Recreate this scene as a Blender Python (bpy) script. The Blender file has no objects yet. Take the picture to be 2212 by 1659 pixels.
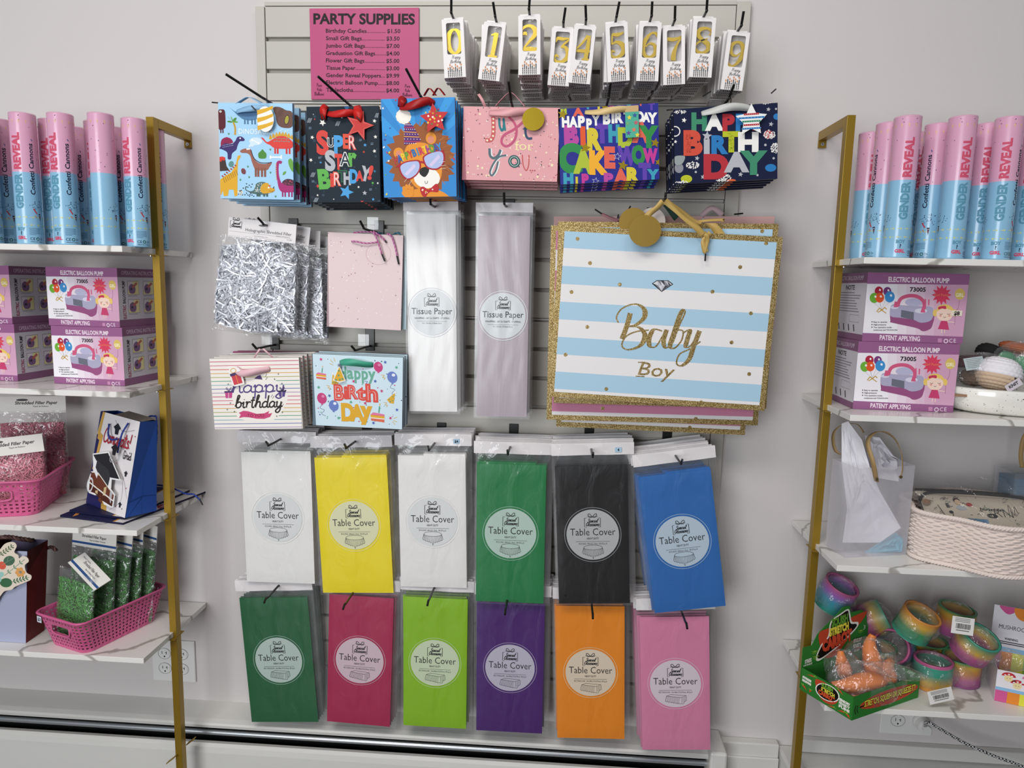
import bpy, math, random
from mathutils import Vector, Matrix

# ---------------------------------------------------------------- camera
F, CX, CY, D, CZ = 1534.0, 1106.0, 829.5, 1.72, 1.33      # focal length in px, centre, distance to wall, height
_dn = Vector((860 - CX, 11900 - CY, F)).normalized()      # "down" seen by the lens
_n = Vector((103, -208, F)); _n = (_n - _dn * _n.dot(_dn)).normalized()   # into the wall
_r = _dn.cross(_n)
S = bpy.context.scene
cam_d = bpy.data.cameras.new('camera'); cam = bpy.data.objects.new('camera', cam_d)
S.collection.objects.link(cam); S.camera = cam
cam_d.sensor_fit = 'HORIZONTAL'; cam_d.sensor_width = 36; cam_d.lens = 36 * F / 2212; cam_d.clip_start = .02
_m = Matrix(((_r.x, -_r.y, -_r.z), (_n.x, -_n.y, -_n.z), (-_dn.x, _dn.y, _dn.z))).to_4x4()
_m.translation = (0, -D, CZ); cam.matrix_world = _m

# ---------------------------------------------------------------- light
W = bpy.data.worlds.new('world'); S.world = W; W.use_nodes = True
W.node_tree.nodes['Background'].inputs[0].default_value = (.86, .93, 1, 1)
W.node_tree.nodes['Background'].inputs[1].default_value = .24
def area(name, loc, target, sx, sy, power, col=(1, 1, 1)):
    l = bpy.data.lights.new(name, 'AREA'); l.shape = 'RECTANGLE'; l.size = sx; l.size_y = sy; l.energy = power; l.color = col
    o = bpy.data.objects.new(name, l); S.collection.objects.link(o); o.location = loc
    o.rotation_euler = (Vector(target) - Vector(loc)).to_track_quat('-Z', 'Y').to_euler()
area('shop_window_light', (-1.5, -4.2, 1.35), (-.3, 0, .9), 1.8, 1.9, 84, (.93, .97, 1))
area('ceiling_panel_light', (-.7, -1.9, 2.75), (-.5, -1.2, 0), 1.2, .6, 27, (1, .97, .93))
area('ceiling_panel_light', (.5, -1.5, 2.75), (.4, -.9, 0), .6, .6, 7, (1, .93, .88))
S.view_settings.view_transform = 'Standard'; S.view_settings.look = 'None'
S.view_settings.exposure = 0.04; S.view_settings.gamma = 1; S.view_settings.use_curve_mapping = False
S.cycles.max_bounces = 6; S.cycles.diffuse_bounces = 3; S.cycles.glossy_bounces = 3
S.cycles.transparent_max_bounces = 24; S.cycles.transmission_bounces = 4
S.cycles.caustics_reflective = False; S.cycles.caustics_refractive = False

# ---------------------------------------------------------------- helpers
R = math.radians
rnd = random.Random(7)
def P(px, py, d=0.0):                                     # the point d in front of the wall that the photo shows at a pixel
    v = Vector((px - CX, py - CY, F)); w = (v.dot(_r), v.dot(_n), -v.dot(_dn)); t = (D - d) / w[1]
    return Vector((w[0] * t, -d, CZ + w[2] * t))
def PZ(px, py, z):                                        # the same on a level surface at height z
    v = Vector((px - CX, py - CY, F)); w = (v.dot(_r), v.dot(_n), -v.dot(_dn)); t = (z - CZ) / w[2]
    return Vector((w[0] * t, w[1] * t - D, z))
def lin(c):
    c = c / 255; return c / 12.92 if c <= .04045 else ((c + .055) / 1.055) ** 2.4
def rgb(*c):
    if len(c) == 1: c = (c[0] >> 16 & 255, c[0] >> 8 & 255, c[0] & 255)
    return (lin(c[0]), lin(c[1]), lin(c[2]), 1)
MATS = {}
def mat(name, col, rough=.6, metal=0, spec=.4, bump=None, coat=0, alpha=None, trans=0):
    if name in MATS: return MATS[name]
    m = bpy.data.materials.new(name); m.use_nodes = True; nt = m.node_tree; b = nt.nodes['Principled BSDF']
    b.inputs['Base Color'].default_value = rgb(col) if isinstance(col, int) else rgb(*col)
    b.inputs['Roughness'].default_value = rough; b.inputs['Metallic'].default_value = metal
    b.inputs['Specular IOR Level'].default_value = spec; b.inputs['Coat Weight'].default_value = coat
    b.inputs['Coat Roughness'].default_value = .1
    if alpha is not None: b.inputs['Alpha'].default_value = alpha
    if trans: b.inputs['Transmission Weight'].default_value = trans
    if bump:
        sc, st, dist = bump[:3]
        tc = nt.nodes.new('ShaderNodeTexCoord'); mp = nt.nodes.new('ShaderNodeMapping')
        no = nt.nodes.new('ShaderNodeTexNoise'); bp = nt.nodes.new('ShaderNodeBump')
        no.inputs['Scale'].default_value = sc; no.inputs['Detail'].default_value = 4
        if len(bump) > 3: mp.inputs['Scale'].default_value = bump[3]
        if len(bump) > 4: no.inputs['Distortion'].default_value = bump[4]
        bp.inputs['Strength'].default_value = st; bp.inputs['Distance'].default_value = dist
        nt.links.new(tc.outputs['Object'], mp.inputs['Vector']); nt.links.new(mp.outputs[0], no.inputs['Vector'])
        nt.links.new(no.outputs['Fac'], bp.inputs['Height']); nt.links.new(bp.outputs[0], b.inputs['Normal'])
    MATS[name] = m; return m
def C(h, rough=.5):                                       # flat printed colour
    return mat('print_%06x_%d' % (h, rough * 100), h, rough, spec=.22)
def film(name, sc=18, st=.6, dist=.004, op=.06, rough=.08, scale=(1, 1, 1), tint=(.9, .92, .95), base=.035):
    if name in MATS: return MATS[name]
    m = bpy.data.materials.new(name); m.use_nodes = True; nt = m.node_tree; N = nt.nodes; L = nt.links
    for x in list(N): N.remove(x)
    out = N.new('ShaderNodeOutputMaterial'); tr = N.new('ShaderNodeBsdfTransparent'); gl = N.new('ShaderNodeBsdfGlossy')
    df = N.new('ShaderNodeBsdfDiffuse'); df.inputs[0].default_value = (*tint, 1)
    gl.inputs['Roughness'].default_value = rough; tr.inputs[0].default_value = (1, 1, 1, 1)
    tc = N.new('ShaderNodeTexCoord'); mp = N.new('ShaderNodeMapping'); mp.inputs['Scale'].default_value = scale
    no = N.new('ShaderNodeTexNoise'); no.inputs['Scale'].default_value = sc; no.inputs['Detail'].default_value = 3; no.inputs['Distortion'].default_value = 1.2
    bp = N.new('ShaderNodeBump'); bp.inputs['Strength'].default_value = st; bp.inputs['Distance'].default_value = dist
    lw = N.new('ShaderNodeLayerWeight'); pw = N.new('ShaderNodeMath'); pw.operation = 'POWER'; pw.inputs[1].default_value = 4; fr = N.new('ShaderNodeMath'); fr.operation = 'MULTIPLY_ADD'; fr.inputs[1].default_value = .45; fr.inputs[2].default_value = base
    mx = N.new('ShaderNodeMixShader'); m2 = N.new('ShaderNodeMixShader'); m2.inputs[0].default_value = op
    L.new(tc.outputs['Object'], mp.inputs[0]); L.new(mp.outputs[0], no.inputs['Vector']); L.new(no.outputs['Fac'], bp.inputs['Height'])
    for q in (gl, lw, df): L.new(bp.outputs[0], q.inputs['Normal'])
    L.new(lw.outputs['Facing'], pw.inputs[0]); L.new(pw.outputs[0], fr.inputs[0])
    L.new(tr.outputs[0], m2.inputs[1]); L.new(df.outputs[0], m2.inputs[2])
    L.new(fr.outputs[0], mx.inputs[0]); L.new(m2.outputs[0], mx.inputs[1]); L.new(gl.outputs[0], mx.inputs[2])
    L.new(mx.outputs[0], out.inputs[0]); MATS[name] = m; return m

_TC = {}
def text_mesh(s, off, sp, res=2):
    k = (s, off, sp, res)
    if k not in _TC:
        cu = bpy.data.curves.new('t', 'FONT'); cu.body = s; cu.size = 1; cu.offset = off; cu.space_character = sp
        cu.resolution_u = res; cu.dimensions = '2D'
        o = bpy.data.objects.new('t', cu); me = o.to_mesh()
        vs = [(v.co.x, v.co.y) for v in me.vertices]; fs = [tuple(p.vertices) for p in me.polygons]
        o.to_mesh_clear(); bpy.data.objects.remove(o); bpy.data.curves.remove(cu)
        x0 = min([v[0] for v in vs] or [0]); x1 = max([v[0] for v in vs] or [1])
        _TC[k] = (vs, fs, x0, x1)
    return _TC[k]
def smooth(pts, n=6, closed=False):
    if len(pts) < 3: return [Vector(p) for p in pts]
    P_ = [Vector(p) for p in pts]; out = []; m = len(P_)
    for i in range(m if closed else m - 1):
        p0, p1, p2, p3 = (P_[(i - 1) % m], P_[i], P_[(i + 1) % m], P_[(i + 2) % m]) if closed else (P_[max(i - 1, 0)], P_[i], P_[i + 1], P_[min(i + 2, m - 1)])
        for k in range(n):
            t = k / n; out.append(.5 * ((2 * p1) + (p2 - p0) * t + (2 * p0 - 5 * p1 + 4 * p2 - p3) * t * t + (3 * p1 - p0 - 3 * p2 + p3) * t ** 3))
    if not closed: out.append(P_[-1])
    return out
class MB:
    """collects shapes in local space; front faces look to -y. 2-D art: (u, v, layer) -> (u, y0 - layer*e, v)"""
    def __init__(s, y0=0, e=.0002):
        s.v = []; s.f = []; s.m = []; s.mats = []; s.y0 = y0; s.e = e; s.X = None; s.sm = set(); s.fn = None; s.c = 0; s.wrap = 0
    def mi(s, m):
        if isinstance(m, int): m = C(m)
        if m not in s.mats: s.mats.append(m)
        return s.mats.index(m)
    def add(s, vs, fs, m, smooth_=False):
        b = len(s.v); i = s.mi(m)
        for v in vs:
            v = Vector(v)
            s.v.append(s.X @ v if s.X else v)
        for f in fs:
            if smooth_: s.sm.add(len(s.f))
            s.f.append(tuple(b + k for k in f)); s.m.append(i)
    def box(s, x0, x1, y0, y1, z0, z1, m):
        s.add([(x, y, z) for z in (z0, z1) for y in (y0, y1) for x in (x0, x1)],
              [(0, 1, 5, 4), (1, 3, 7, 5), (3, 2, 6, 7), (2, 0, 4, 6), (4, 5, 7, 6), (2, 3, 1, 0)], m)
    def p2(s, u, v, L):
        L = L + s.c * 1.6e-6 / s.e
        return s.fn(u, v, L) if s.fn else Vector((u, s.y0 - L * s.e, v))
    def poly(s, pts, m, L=1):
        s.c += 1
        a = sum(pts[i][0] * pts[(i + 1) % len(pts)][1] - pts[(i + 1) % len(pts)][0] * pts[i][1] for i in range(len(pts)))
        if a < 0: pts = pts[::-1]
        s.add([s.p2(p[0], p[1], L) for p in pts], [tuple(range(len(pts)))], m)
    def blob(s, pts, m, L=1, n=5): s.poly([tuple(p) for p in smooth(pts, n, True)], m, L)
    def rect(s, u0, u1, v0, v1, m, L=1): s.poly([(u0, v0), (u1, v0), (u1, v1), (u0, v1)], m, L)
    def ell(s, u, v, a, b, m, L=1, n=20, rot=0):
        c, d = math.cos(rot), math.sin(rot)
        s.poly([(u + a * math.cos(t) * c - b * math.sin(t) * d, v + a * math.cos(t) * d + b * math.sin(t) * c) for t in [2 * math.pi * k / n for k in range(n)]], m, L)
    def star(s, u, v, r, m, L=1, n=5, k=.45, rot=0):
        s.poly([(u + (r if i % 2 == 0 else r * k) * math.sin(rot + math.pi * i / n), v + (r if i % 2 == 0 else r * k) * math.cos(rot + math.pi * i / n)) for i in range(2 * n)], m, L)
    def line(s, pts, w, m, L=1, w2=None, pen=0, closed=False):
        """stroke of width w; pen>0 makes down-strokes thicker"""
        s.c += 1; pts = [Vector(p) for p in pts]; n = len(pts); a = []; b = []
        for i in range(n):
            d = (pts[(i + 1) % n] - pts[i - 1]) if closed else (pts[min(i + 1, n - 1)] - pts[max(i - 1, 0)])
            if d.length < 1e-9: d = Vector((1, 0))
            d.normalize(); ww = w if w2 is None else w + (w2 - w) * i / (n - 1)
            if pen: ww = w + pen * max(0, abs(d.y) if d.y < 0 else d.y * .15) ** 1.5
            q = Vector((-d.y, d.x)) * ww / 2; a.append(pts[i] + q); b.append(pts[i] - q)
        vs = []
        for i in range(n): Li = L + i * 4e-7 / s.e; vs += [s.p2(a[i].x, a[i].y, Li), s.p2(b[i].x, b[i].y, Li)]
        s.add(vs, [((2 * i), (2 * i + 1), (2 * i + 3) % (2 * n), (2 * i + 2) % (2 * n)) for i in range(n if closed else n - 1)], m)
    def curve(s, pts, w, m, L=1, n=6, closed=False, **k): s.line([p.to_tuple() for p in [Vector(q) for q in smooth(pts, n, closed)]], w, m, L, closed=closed, **k)
    def ring(s, u, v, a, b, w, m, L=1, n=32): s.line([(u + a * math.cos(2 * math.pi * i / n), v + b * math.sin(2 * math.pi * i / n)) for i in range(n)], w, m, L, closed=True)
    def text(s, t, u, v, h, m, L=2, al='c', bold=0, sx=1, sp=1, sh=0, rot=0, width=None, res=2):
        """h = cap height; anchored at the baseline"""
        s.c += 1; vs, fs, x0, x1 = text_mesh(t, bold, sp, res); k = h / .69; kx = k * sx
        if width: kx = width / max(x1 - x0, 1e-6)
        o = {'l': x0, 'c': (x0 + x1) / 2, 'r': x1}[al]; c, d = math.cos(rot), math.sin(rot); V = []
        for x, y in vs:
            a = (x - o) * kx + sh * y * k; b = y * k; V.append((u + a * c - b * d, v + a * d + b * c))
        if s.wrap:                                        # small triangles, so that print follows a round surface
            q = [tuple(V[i] for i in (f[0], f[j], f[j + 1])) for f in fs for j in range(1, len(f) - 1)]; V = []; fs = []
            while q:
                t3 = q.pop(); e = [((t3[i][0] - t3[(i + 1) % 3][0]) ** 2 + (t3[i][1] - t3[(i + 1) % 3][1]) ** 2, i) for i in range(3)]; g, i = max(e)
                if g > s.wrap ** 2:
                    a, b_, c_ = t3[i], t3[(i + 1) % 3], t3[(i + 2) % 3]; md = ((a[0] + b_[0]) / 2, (a[1] + b_[1]) / 2); q += [(a, md, c_), (md, b_, c_)]
                else: fs.append((len(V), len(V) + 1, len(V) + 2)); V += list(t3)
        s.add([s.p2(p[0], p[1], L) for p in V], fs, m)
    def tube(s, path, r, m, n=8, r2=None, cap=True, sq=1):
        path = [Vector(p) for p in path]; N = len(path); rings = []; up = Vector((0, 0, 1)); q = None
        for i, p in enumerate(path):
            t = (path[min(i + 1, N - 1)] - path[max(i - 1, 0)]).normalized()
            if q is None: q = t.orthogonal().normalized()
            q = (q - t * q.dot(t)).normalized(); w = t.cross(q); rr = r if r2 is None else r + (r2 - r) * i / (N - 1)
            if callable(r): rr = r(i / (N - 1))
            rings.append([p + (q * math.cos(2 * math.pi * k / n) + w * math.sin(2 * math.pi * k / n) * sq) * rr for k in range(n)])
        vs = [v for g in rings for v in g]
        fs = [(i * n + k, i * n + (k + 1) % n, (i + 1) * n + (k + 1) % n, (i + 1) * n + k) for i in range(N - 1) for k in range(n)]
        s.add(vs, fs, m, True)
        if cap: s.add(rings[0], [tuple(range(n))[::-1]], m); s.add(rings[-1], [tuple(range(n))], m)
    def ribbon(s, path, w, m, wdir=(0, 0, 1), th=0):
        """band along a path; wdir = vector or function t -> vector giving the width direction"""
        path = [Vector(p) for p in path]; N = len(path); vs = []
        for i, p in enumerate(path):
            t = i / (N - 1); d = Vector(wdir(t) if callable(wdir) else wdir).normalized(); ww = w(t) if callable(w) else w
            vs += [p - d * ww / 2, p + d * ww / 2]
        s.add(vs, [(2 * i, 2 * i + 1, 2 * i + 3, 2 * i + 2) for i in range(N - 1)], m, True)
    def grid(s, fn, nu, nv, m, closeu=False, sm=True):
        vs = [fn(i / nu, j / nv) for j in range(nv + 1) for i in range(nu if closeu else nu + 1)]; w = nu if closeu else nu + 1
        s.add(vs, [(j * w + i, j * w + (i + 1) % w, (j + 1) * w + (i + 1) % w, (j + 1) * w + i) for j in range(nv) for i in range(nu)], m, sm)
    def lathe(s, prof, m, n=24, cx=0, cy=0):
        s.grid(lambda u, v: (cx + prof[round(v * (len(prof) - 1))][0] * math.cos(2 * math.pi * u), cy + prof[round(v * (len(prof) - 1))][0] * math.sin(2 * math.pi * u), prof[round(v * (len(prof) - 1))][1]), n, len(prof) - 1, m, True)
    def obj(s, name, parent=None, loc=None, mods=()):
        me = bpy.data.meshes.new(name); me.from_pydata(s.v, [], s.f)
        for m in s.mats: me.materials.append(m)
        me.polygons.foreach_set('material_index', s.m)
        if s.sm: me.polygons.foreach_set('use_smooth', [i in s.sm for i in range(len(s.f))])
        me.update(); o = bpy.data.objects.new(name, me); S.collection.objects.link(o)
        if parent: o.parent = parent
        if loc: o.location = loc
        for k in mods:
            if k[0] == 'bevel': q = o.modifiers.new('bevel', 'BEVEL'); q.width = k[1]; q.segments = 2; q.limit_method = 'ANGLE'
            if k[0] == 'solid': q = o.modifiers.new('solid', 'SOLIDIFY'); q.thickness = k[1]; q.offset = k[2] if len(k) > 2 else 0
            if k[0] == 'sub': q = o.modifiers.new('sub', 'SUBSURF'); q.levels = q.render_levels = k[1]
        return o
def tag(o, label, cat, group=None):
    o['label'] = label; o['category'] = cat
    if group: o['group'] = group
    return o
def struct(o): o['kind'] = 'structure'; return o
def thing(name, label, cat, M=None, group=None):
    o = bpy.data.objects.new(name, None); o.empty_display_size = .02; S.collection.objects.link(o)
    if M is not None: o.matrix_world = M
    return tag(o, label, cat, group)
def dup(o, M=None, label=None, group=None, skip=()):
    c = o.copy(); S.collection.objects.link(c)
    if M is not None: c.matrix_world = M
    if label: c['label'] = label
    if group: c['group'] = group
    for ch in [x for x in KIDS(o) if x.name.split('.')[0] not in skip]:
        d = ch.copy(); S.collection.objects.link(d); d.parent = c
        for g in KIDS(ch):
            e = g.copy(); S.collection.objects.link(e); e.parent = d
    return c
def KIDS(o): return list(o.children)
def TRS(loc, ry=0, rx=0, rz=0, sc=1):
    return Matrix.Translation(loc) @ Matrix.Rotation(rz, 4, 'Z') @ Matrix.Rotation(rx, 4, 'X') @ Matrix.Rotation(ry, 4, 'Y') @ Matrix.Scale(sc, 4)
def quad(TL, TR, BR, BL, d):
    """size and pose of an upright flat thing whose corners show at four pixels, d in front of the wall"""
    a, b, c, e = P(*TL, d), P(*TR, d), P(*BR, d), P(*BL, d)
    w = ((b - a).length + (c - e).length) / 2; h = ((e - a).length + (c - b).length) / 2; ce = (a + b + c + e) / 4
    dx = (b - a) + (c - e); dz = (a - e) + (b - c); ang = (math.atan2(-dx.z, dx.x) + math.atan2(dz.x, dz.z)) / 2
    return w, h, ce, ang
# ---------------------------------------------------------------- setting
WY = .015                                                 # wall surface
m_wall = mat('wall_paint', 0xd3cdcb, .55, spec=.3, bump=(60, .12, .003))
m_slat = mat('slat_paint', 0xc2bdb4, .42, spec=.4)
m_trim = mat('trim_paint', 0xd9d7d2, .4, bump=(25, .25, .004))
m_black = mat('black_metal', 0x0d0d0d, .35, spec=.5)
m_dark = mat('dark_gap', 0x060606, .9)
b = MB(); b.box(-3.2, 3.2, WY, WY + .12, -.02, 2.9, m_wall); struct(b.obj('wall_back'))
b = MB(); m_floor = mat('floor_wood', 0x3a1f16, .45, bump=(6, .3, .003, (1, 12, 1))); b.box(-3.2, 3.2, -4.6, .2, -.03, 0, m_floor); struct(b.obj('floor'))
# slatted display panel
t = thing('slatwall_panel', 'white slatted display panel fixed to the wall between the two shelf units', 'display panel', TRS((0, 0, 0)))
b = MB(); b.box(-.707, .376, .0125, WY - .0004, .27, 1.964, m_slat)
g0, gs, gap, ztop, zbot = 1.895, .0712, .0095, 1.962, .27
z = ztop; k = 0
while z > zbot + .01:
    gz = g0 - gs * k; zb = max(gz, zbot); b.box(-.706, .375, -.001, .0125, zb, z, m_slat); z = gz - gap; k += 1
b.obj('slat_board', t, mods=(('bevel', .0008),))
b = MB()
for k in (2, 5, 9, 13): b.box(-.705, .374, .003, .012, g0 - gs * k - gap * .55, g0 - gs * k - .001, mat('groove_insert', 0xc9c6c0, .35))
b.obj('groove_insert', t)
b = MB(); b.box(-.729, -.7075, -.003, WY - .0004, zbot, 1.962, m_slat); b.obj('side_trim', t, mods=(('bevel', .001),))
b = MB(); b.box(.3765, .407, -.003, WY - .0004, zbot, 1.970, m_slat); b.obj('side_trim', t, mods=(('bevel', .001),))
b = MB(); b.box(-.707, .376, -.002, WY - .0004, 1.9635, 1.972, m_slat); b.obj('top_trim', t)

# heater along the foot of the wall
def heater(x0, x1, zt, label, caps):
    t = thing('baseboard_heater', label, 'heater', TRS((0, 0, 0)))
    prof = lambda u, v: None
    L_ = x1 - x0
    b = MB(); pr = [(WY, zt), (-.05, zt - .008), (-.064, zt - .012), (-.068, zt - .016), (-.066, zt - .024), (-.05, zt - .024), (-.05, zt - .012), (WY, zt - .004)]
    b.add([(x, y, z) for x in (x0, x1) for y, z in pr], [(i, (i + 1) % 8, 8 + (i + 1) % 8, 8 + i) for i in range(8)][::1], m_trim); b.obj('top_cover', t)
    b = MB(); b.tube([(x0, -.052, zt - .045), (x1, -.052, zt - .045)], .0075, mat('damper_metal', 0xaeb2b6, .3, .7), 14); b.obj('damper', t)
    b = MB(); b.box(x0, x1, -.03, WY, max(zt - .2, .004), zt - .02, m_dark); b.obj('core', t)
    b = MB(); pr = [(-.058, zt - .066), (-.07, zt - .064), (-.078, zt - .07), (-.08, zt - .085), (-.08, max(zt - .185, .01)), (-.07, max(zt - .19, .006)), (-.07, zt - .085)]; n = 7
    b.add([(x, y, z) for x in (x0, x1) for y, z in pr], [(i, (i + 1) % n, n + (i + 1) % n, n + i) for i in range(n)], m_trim); b.obj('front_cover', t)
    for c in caps:
        b = MB(); b.box(c, c + .042, -.086, WY, max(zt - .195, .002), zt + .006, m_trim); b.obj('end_cap', t, mods=(('bevel', .006),))
    return t
heater(-3.1, .405, .197, 'long white baseboard heater with dark slots below the slatted panel', (.405,))
heater(.60, 3.1, .165, 'white baseboard heater end behind the foot of the right gold post', (.598,))
b = MB(); b.box(.452, .595, -.01, WY, 0, .185, m_trim); b.box(.452, .595, -.016, -.01, .0, .15, m_trim); struct(b.obj('baseboard_back', mods=(('bevel', .004),)))
b = MB(); b.box(.645, 3.1, -.006, WY, .166, .2, m_trim); struct(b.obj('trim_1', mods=(('bevel', .003),)))

# sockets
m_plate = mat('plate_plastic', 0xe4e3e0, .3)
def outlet(c, w, h, cols, label, rows=(.021, -.021)):
    t = thing('wall_outlet', label, 'outlet', TRS((c.x, WY, c.z)))
    b = MB(); b.box(-w / 2, w / 2, -.007, 0, -h / 2, h / 2, m_plate); b.obj('face_plate', t, mods=(('bevel', .002),))
    for cx in cols:
        for rz in rows:
            b = MB(-.0075, .0003); pts = [(cx + .0165 * max(-.82, min(.82, math.cos(a))), rz + .0145 * math.sin(a)) for a in [2 * math.pi * k / 24 for k in range(24)]]
            b.ring(cx, rz, .0175, .0155, .0008, 0x77736f, 0); b.poly([(p[0], p[1]) for p in pts], m_plate, 1)
            b.rect(cx - .007, cx - .0055, rz - .001, rz + .007, 0x111111, 2); b.rect(cx + .005, cx + .0065, rz - .002, rz + .006, 0x111111, 2)
            b.rect(cx + .002, cx + .0065, rz + .002, rz + .0035, 0x111111, 2); b.ell(cx, rz - .008, .0022, .0022, 0x111111, 2, 10); b.obj('socket', t)
    return t
c = (P(327, 1381, -.01) + P(424, 1474, -.01)) / 2
outlet(c, .118, .117, (-.024, .024), 'four socket wall outlet behind the left gold post')
c = P(1960, 1540, -.01)
outlet(c, .128, .117, (-.022,), 'wall outlet with a plugged cord under the lowest right shelf')
pc = P(1986, 1556, -.01)
t = thing('power_cord', 'black and white braided cord plugged in under the right shelf', 'cord', TRS((0, 0, 0)))
b = MB(); b.X = Matrix.Translation((pc.x, .0, pc.z)) @ Matrix.Rotation(R(90), 4, 'X'); b.lathe([(0, .002), (.017, .002), (.018, 0), (.018, -.006)][::-1] + [(0, .03)][:0], m_plate, 24)
b.X = None; b.tube([(pc.x, .004, pc.z), (pc.x, -.018, pc.z)], .017, m_plate, 20); b.tube([(pc.x, -.018, pc.z), (pc.x, -.03, pc.z)], .009, m_plate, 14); b.obj('plug', t)
mc = bpy.data.materials.new('braided_cord'); mc.use_nodes = True; nt = mc.node_tree; ck = nt.nodes.new('ShaderNodeTexChecker'); tc = nt.nodes.new('ShaderNodeTexCoord')
ck.inputs['Scale'].default_value = 260; ck.inputs[1].default_value = (.8, .8, .8, 1); ck.inputs[2].default_value = (.02, .02, .02, 1)
nt.links.new(tc.outputs['Object'], ck.inputs[0]); nt.links.new(ck.outputs[0], nt.nodes['Principled BSDF'].inputs[0])
pts = [pc + Vector((0, -.028, 0))] + [P(x, y, d) for x, y, d in ((2004, 1560, .06), (2040, 1580, .06), (2090, 1608, .06), (2150, 1634, .07), (2212, 1657, .08), (2300, 1700, .09))]
b = MB(); b.tube(smooth(pts, 8), .0038, mc, 8); b.obj('cord', t)

# ---------------------------------------------------------------- shelf units
def marble():
    m = bpy.data.materials.new('marble_laminate'); m.use_nodes = True; nt = m.node_tree; N = nt.nodes; L = nt.links; bs = N['Principled BSDF']
    tc = N.new('ShaderNodeTexCoord'); mp = N.new('ShaderNodeMapping'); mp.inputs['Rotation'].default_value = (.3, .2, .8)
    w = N.new('ShaderNodeTexWave'); w.inputs['Scale'].default_value = 2.7; w.inputs['Distortion'].default_value = 9; w.inputs['Detail'].default_value = 4; w.inputs['Detail Scale'].default_value = 1.6
    cr = N.new('ShaderNodeValToRGB'); e = cr.color_ramp.elements; e[0].position = 0; e[0].color = rgb(0xa8a39c); e[1].position = .035; e[1].color = rgb(0xe9e6e1)
    L.new(tc.outputs['Object'], mp.inputs[0]); L.new(mp.outputs[0], w.inputs[0]); L.new(w.outputs['Fac'], cr.inputs[0]); L.new(cr.outputs[0], bs.inputs[0])
    bs.inputs['Roughness'].default_value = .22; return m
m_mar = marble()
m_gold = mat('gold_frame_paint', 0xa08029, .33, .55, spec=.5)
def shelf_unit(side, xe, zs, ptop, label):
    t = thing('wall_shelf_unit', label, 'shelf unit', TRS((0, 0, 0)))
    far = xe + side * 1.05
    for z in zs:
        b = MB(); x0, x1 = sorted((xe, far)); b.box(x0, x1, -.275, .012, z - .0125, z, m_mar); b.obj('shelf_board', t, mods=(('bevel', .0008),))
    for xp in (xe, far):
        b = MB(); b.box(xp - .0085, xp + .0085, -.151, -.131, 0, ptop, m_gold); b.obj('post', t, mods=(('bevel', .0006),))
        b = MB(); b.box(xp - .0085, xp + .0085, -.131, .014, ptop - .02, ptop, m_gold); b.obj('top_arm', t, mods=(('bevel', .0006),))
        b = MB(); b.box(xp - .0085, xp + .0085, .009, .0145, ptop - .036, ptop - .019, m_gold); b.y0 = .009; b.e = .0012; b.ell(xp, ptop - .028, .004, .004, mat('screw', 0xd0d0d0, .25, .9), 1, 14); b.line([(xp - .002, ptop - .028), (xp + .002, ptop - .028)], .0007, 0x333333, 1.3); b.line([(xp, ptop - .030), (xp, ptop - .026)], .0007, 0x333333, 1.3)
        b.obj('wall_tab', t)
        for z in zs:
            b = MB(); b.box(xp - .0092, xp + .0092, -.165, -.117, z - .0145, z - .0128, m_gold); b.tube([(xp - side * -.006, -.160, z - .017), (xp - side * -.006, -.160, z - .0145)], .003, MATS['screw'], 8); b.obj('shelf_bracket', t)
    return t
SU = shelf_unit(-1, -.911, (1.394, 1.086, .778, .478), 1.680, 'marble-topped shelf unit with a gold metal frame, left of the slatted panel')
SV = shelf_unit(1, .590, (1.400, 1.088, .772, .460), 1.694, 'marble-topped shelf unit with a gold metal frame, right of the slatted panel')
# bracket tabs near the foot of the left post
pz = P(387, 1625, .14).z
for dx, dy, dz in ((-.012, -.022, -.004), (.012, .03, .012)):
    b = MB(); b.X = Matrix.Translation((-.912 + dx, -.141 + dy, pz + dz)) @ Matrix.Rotation(R(-40), 4, 'Y'); b.box(-.013, .013, -.006, .006, -.001, .001, m_gold); b.obj('floor_tab', SU)
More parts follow.
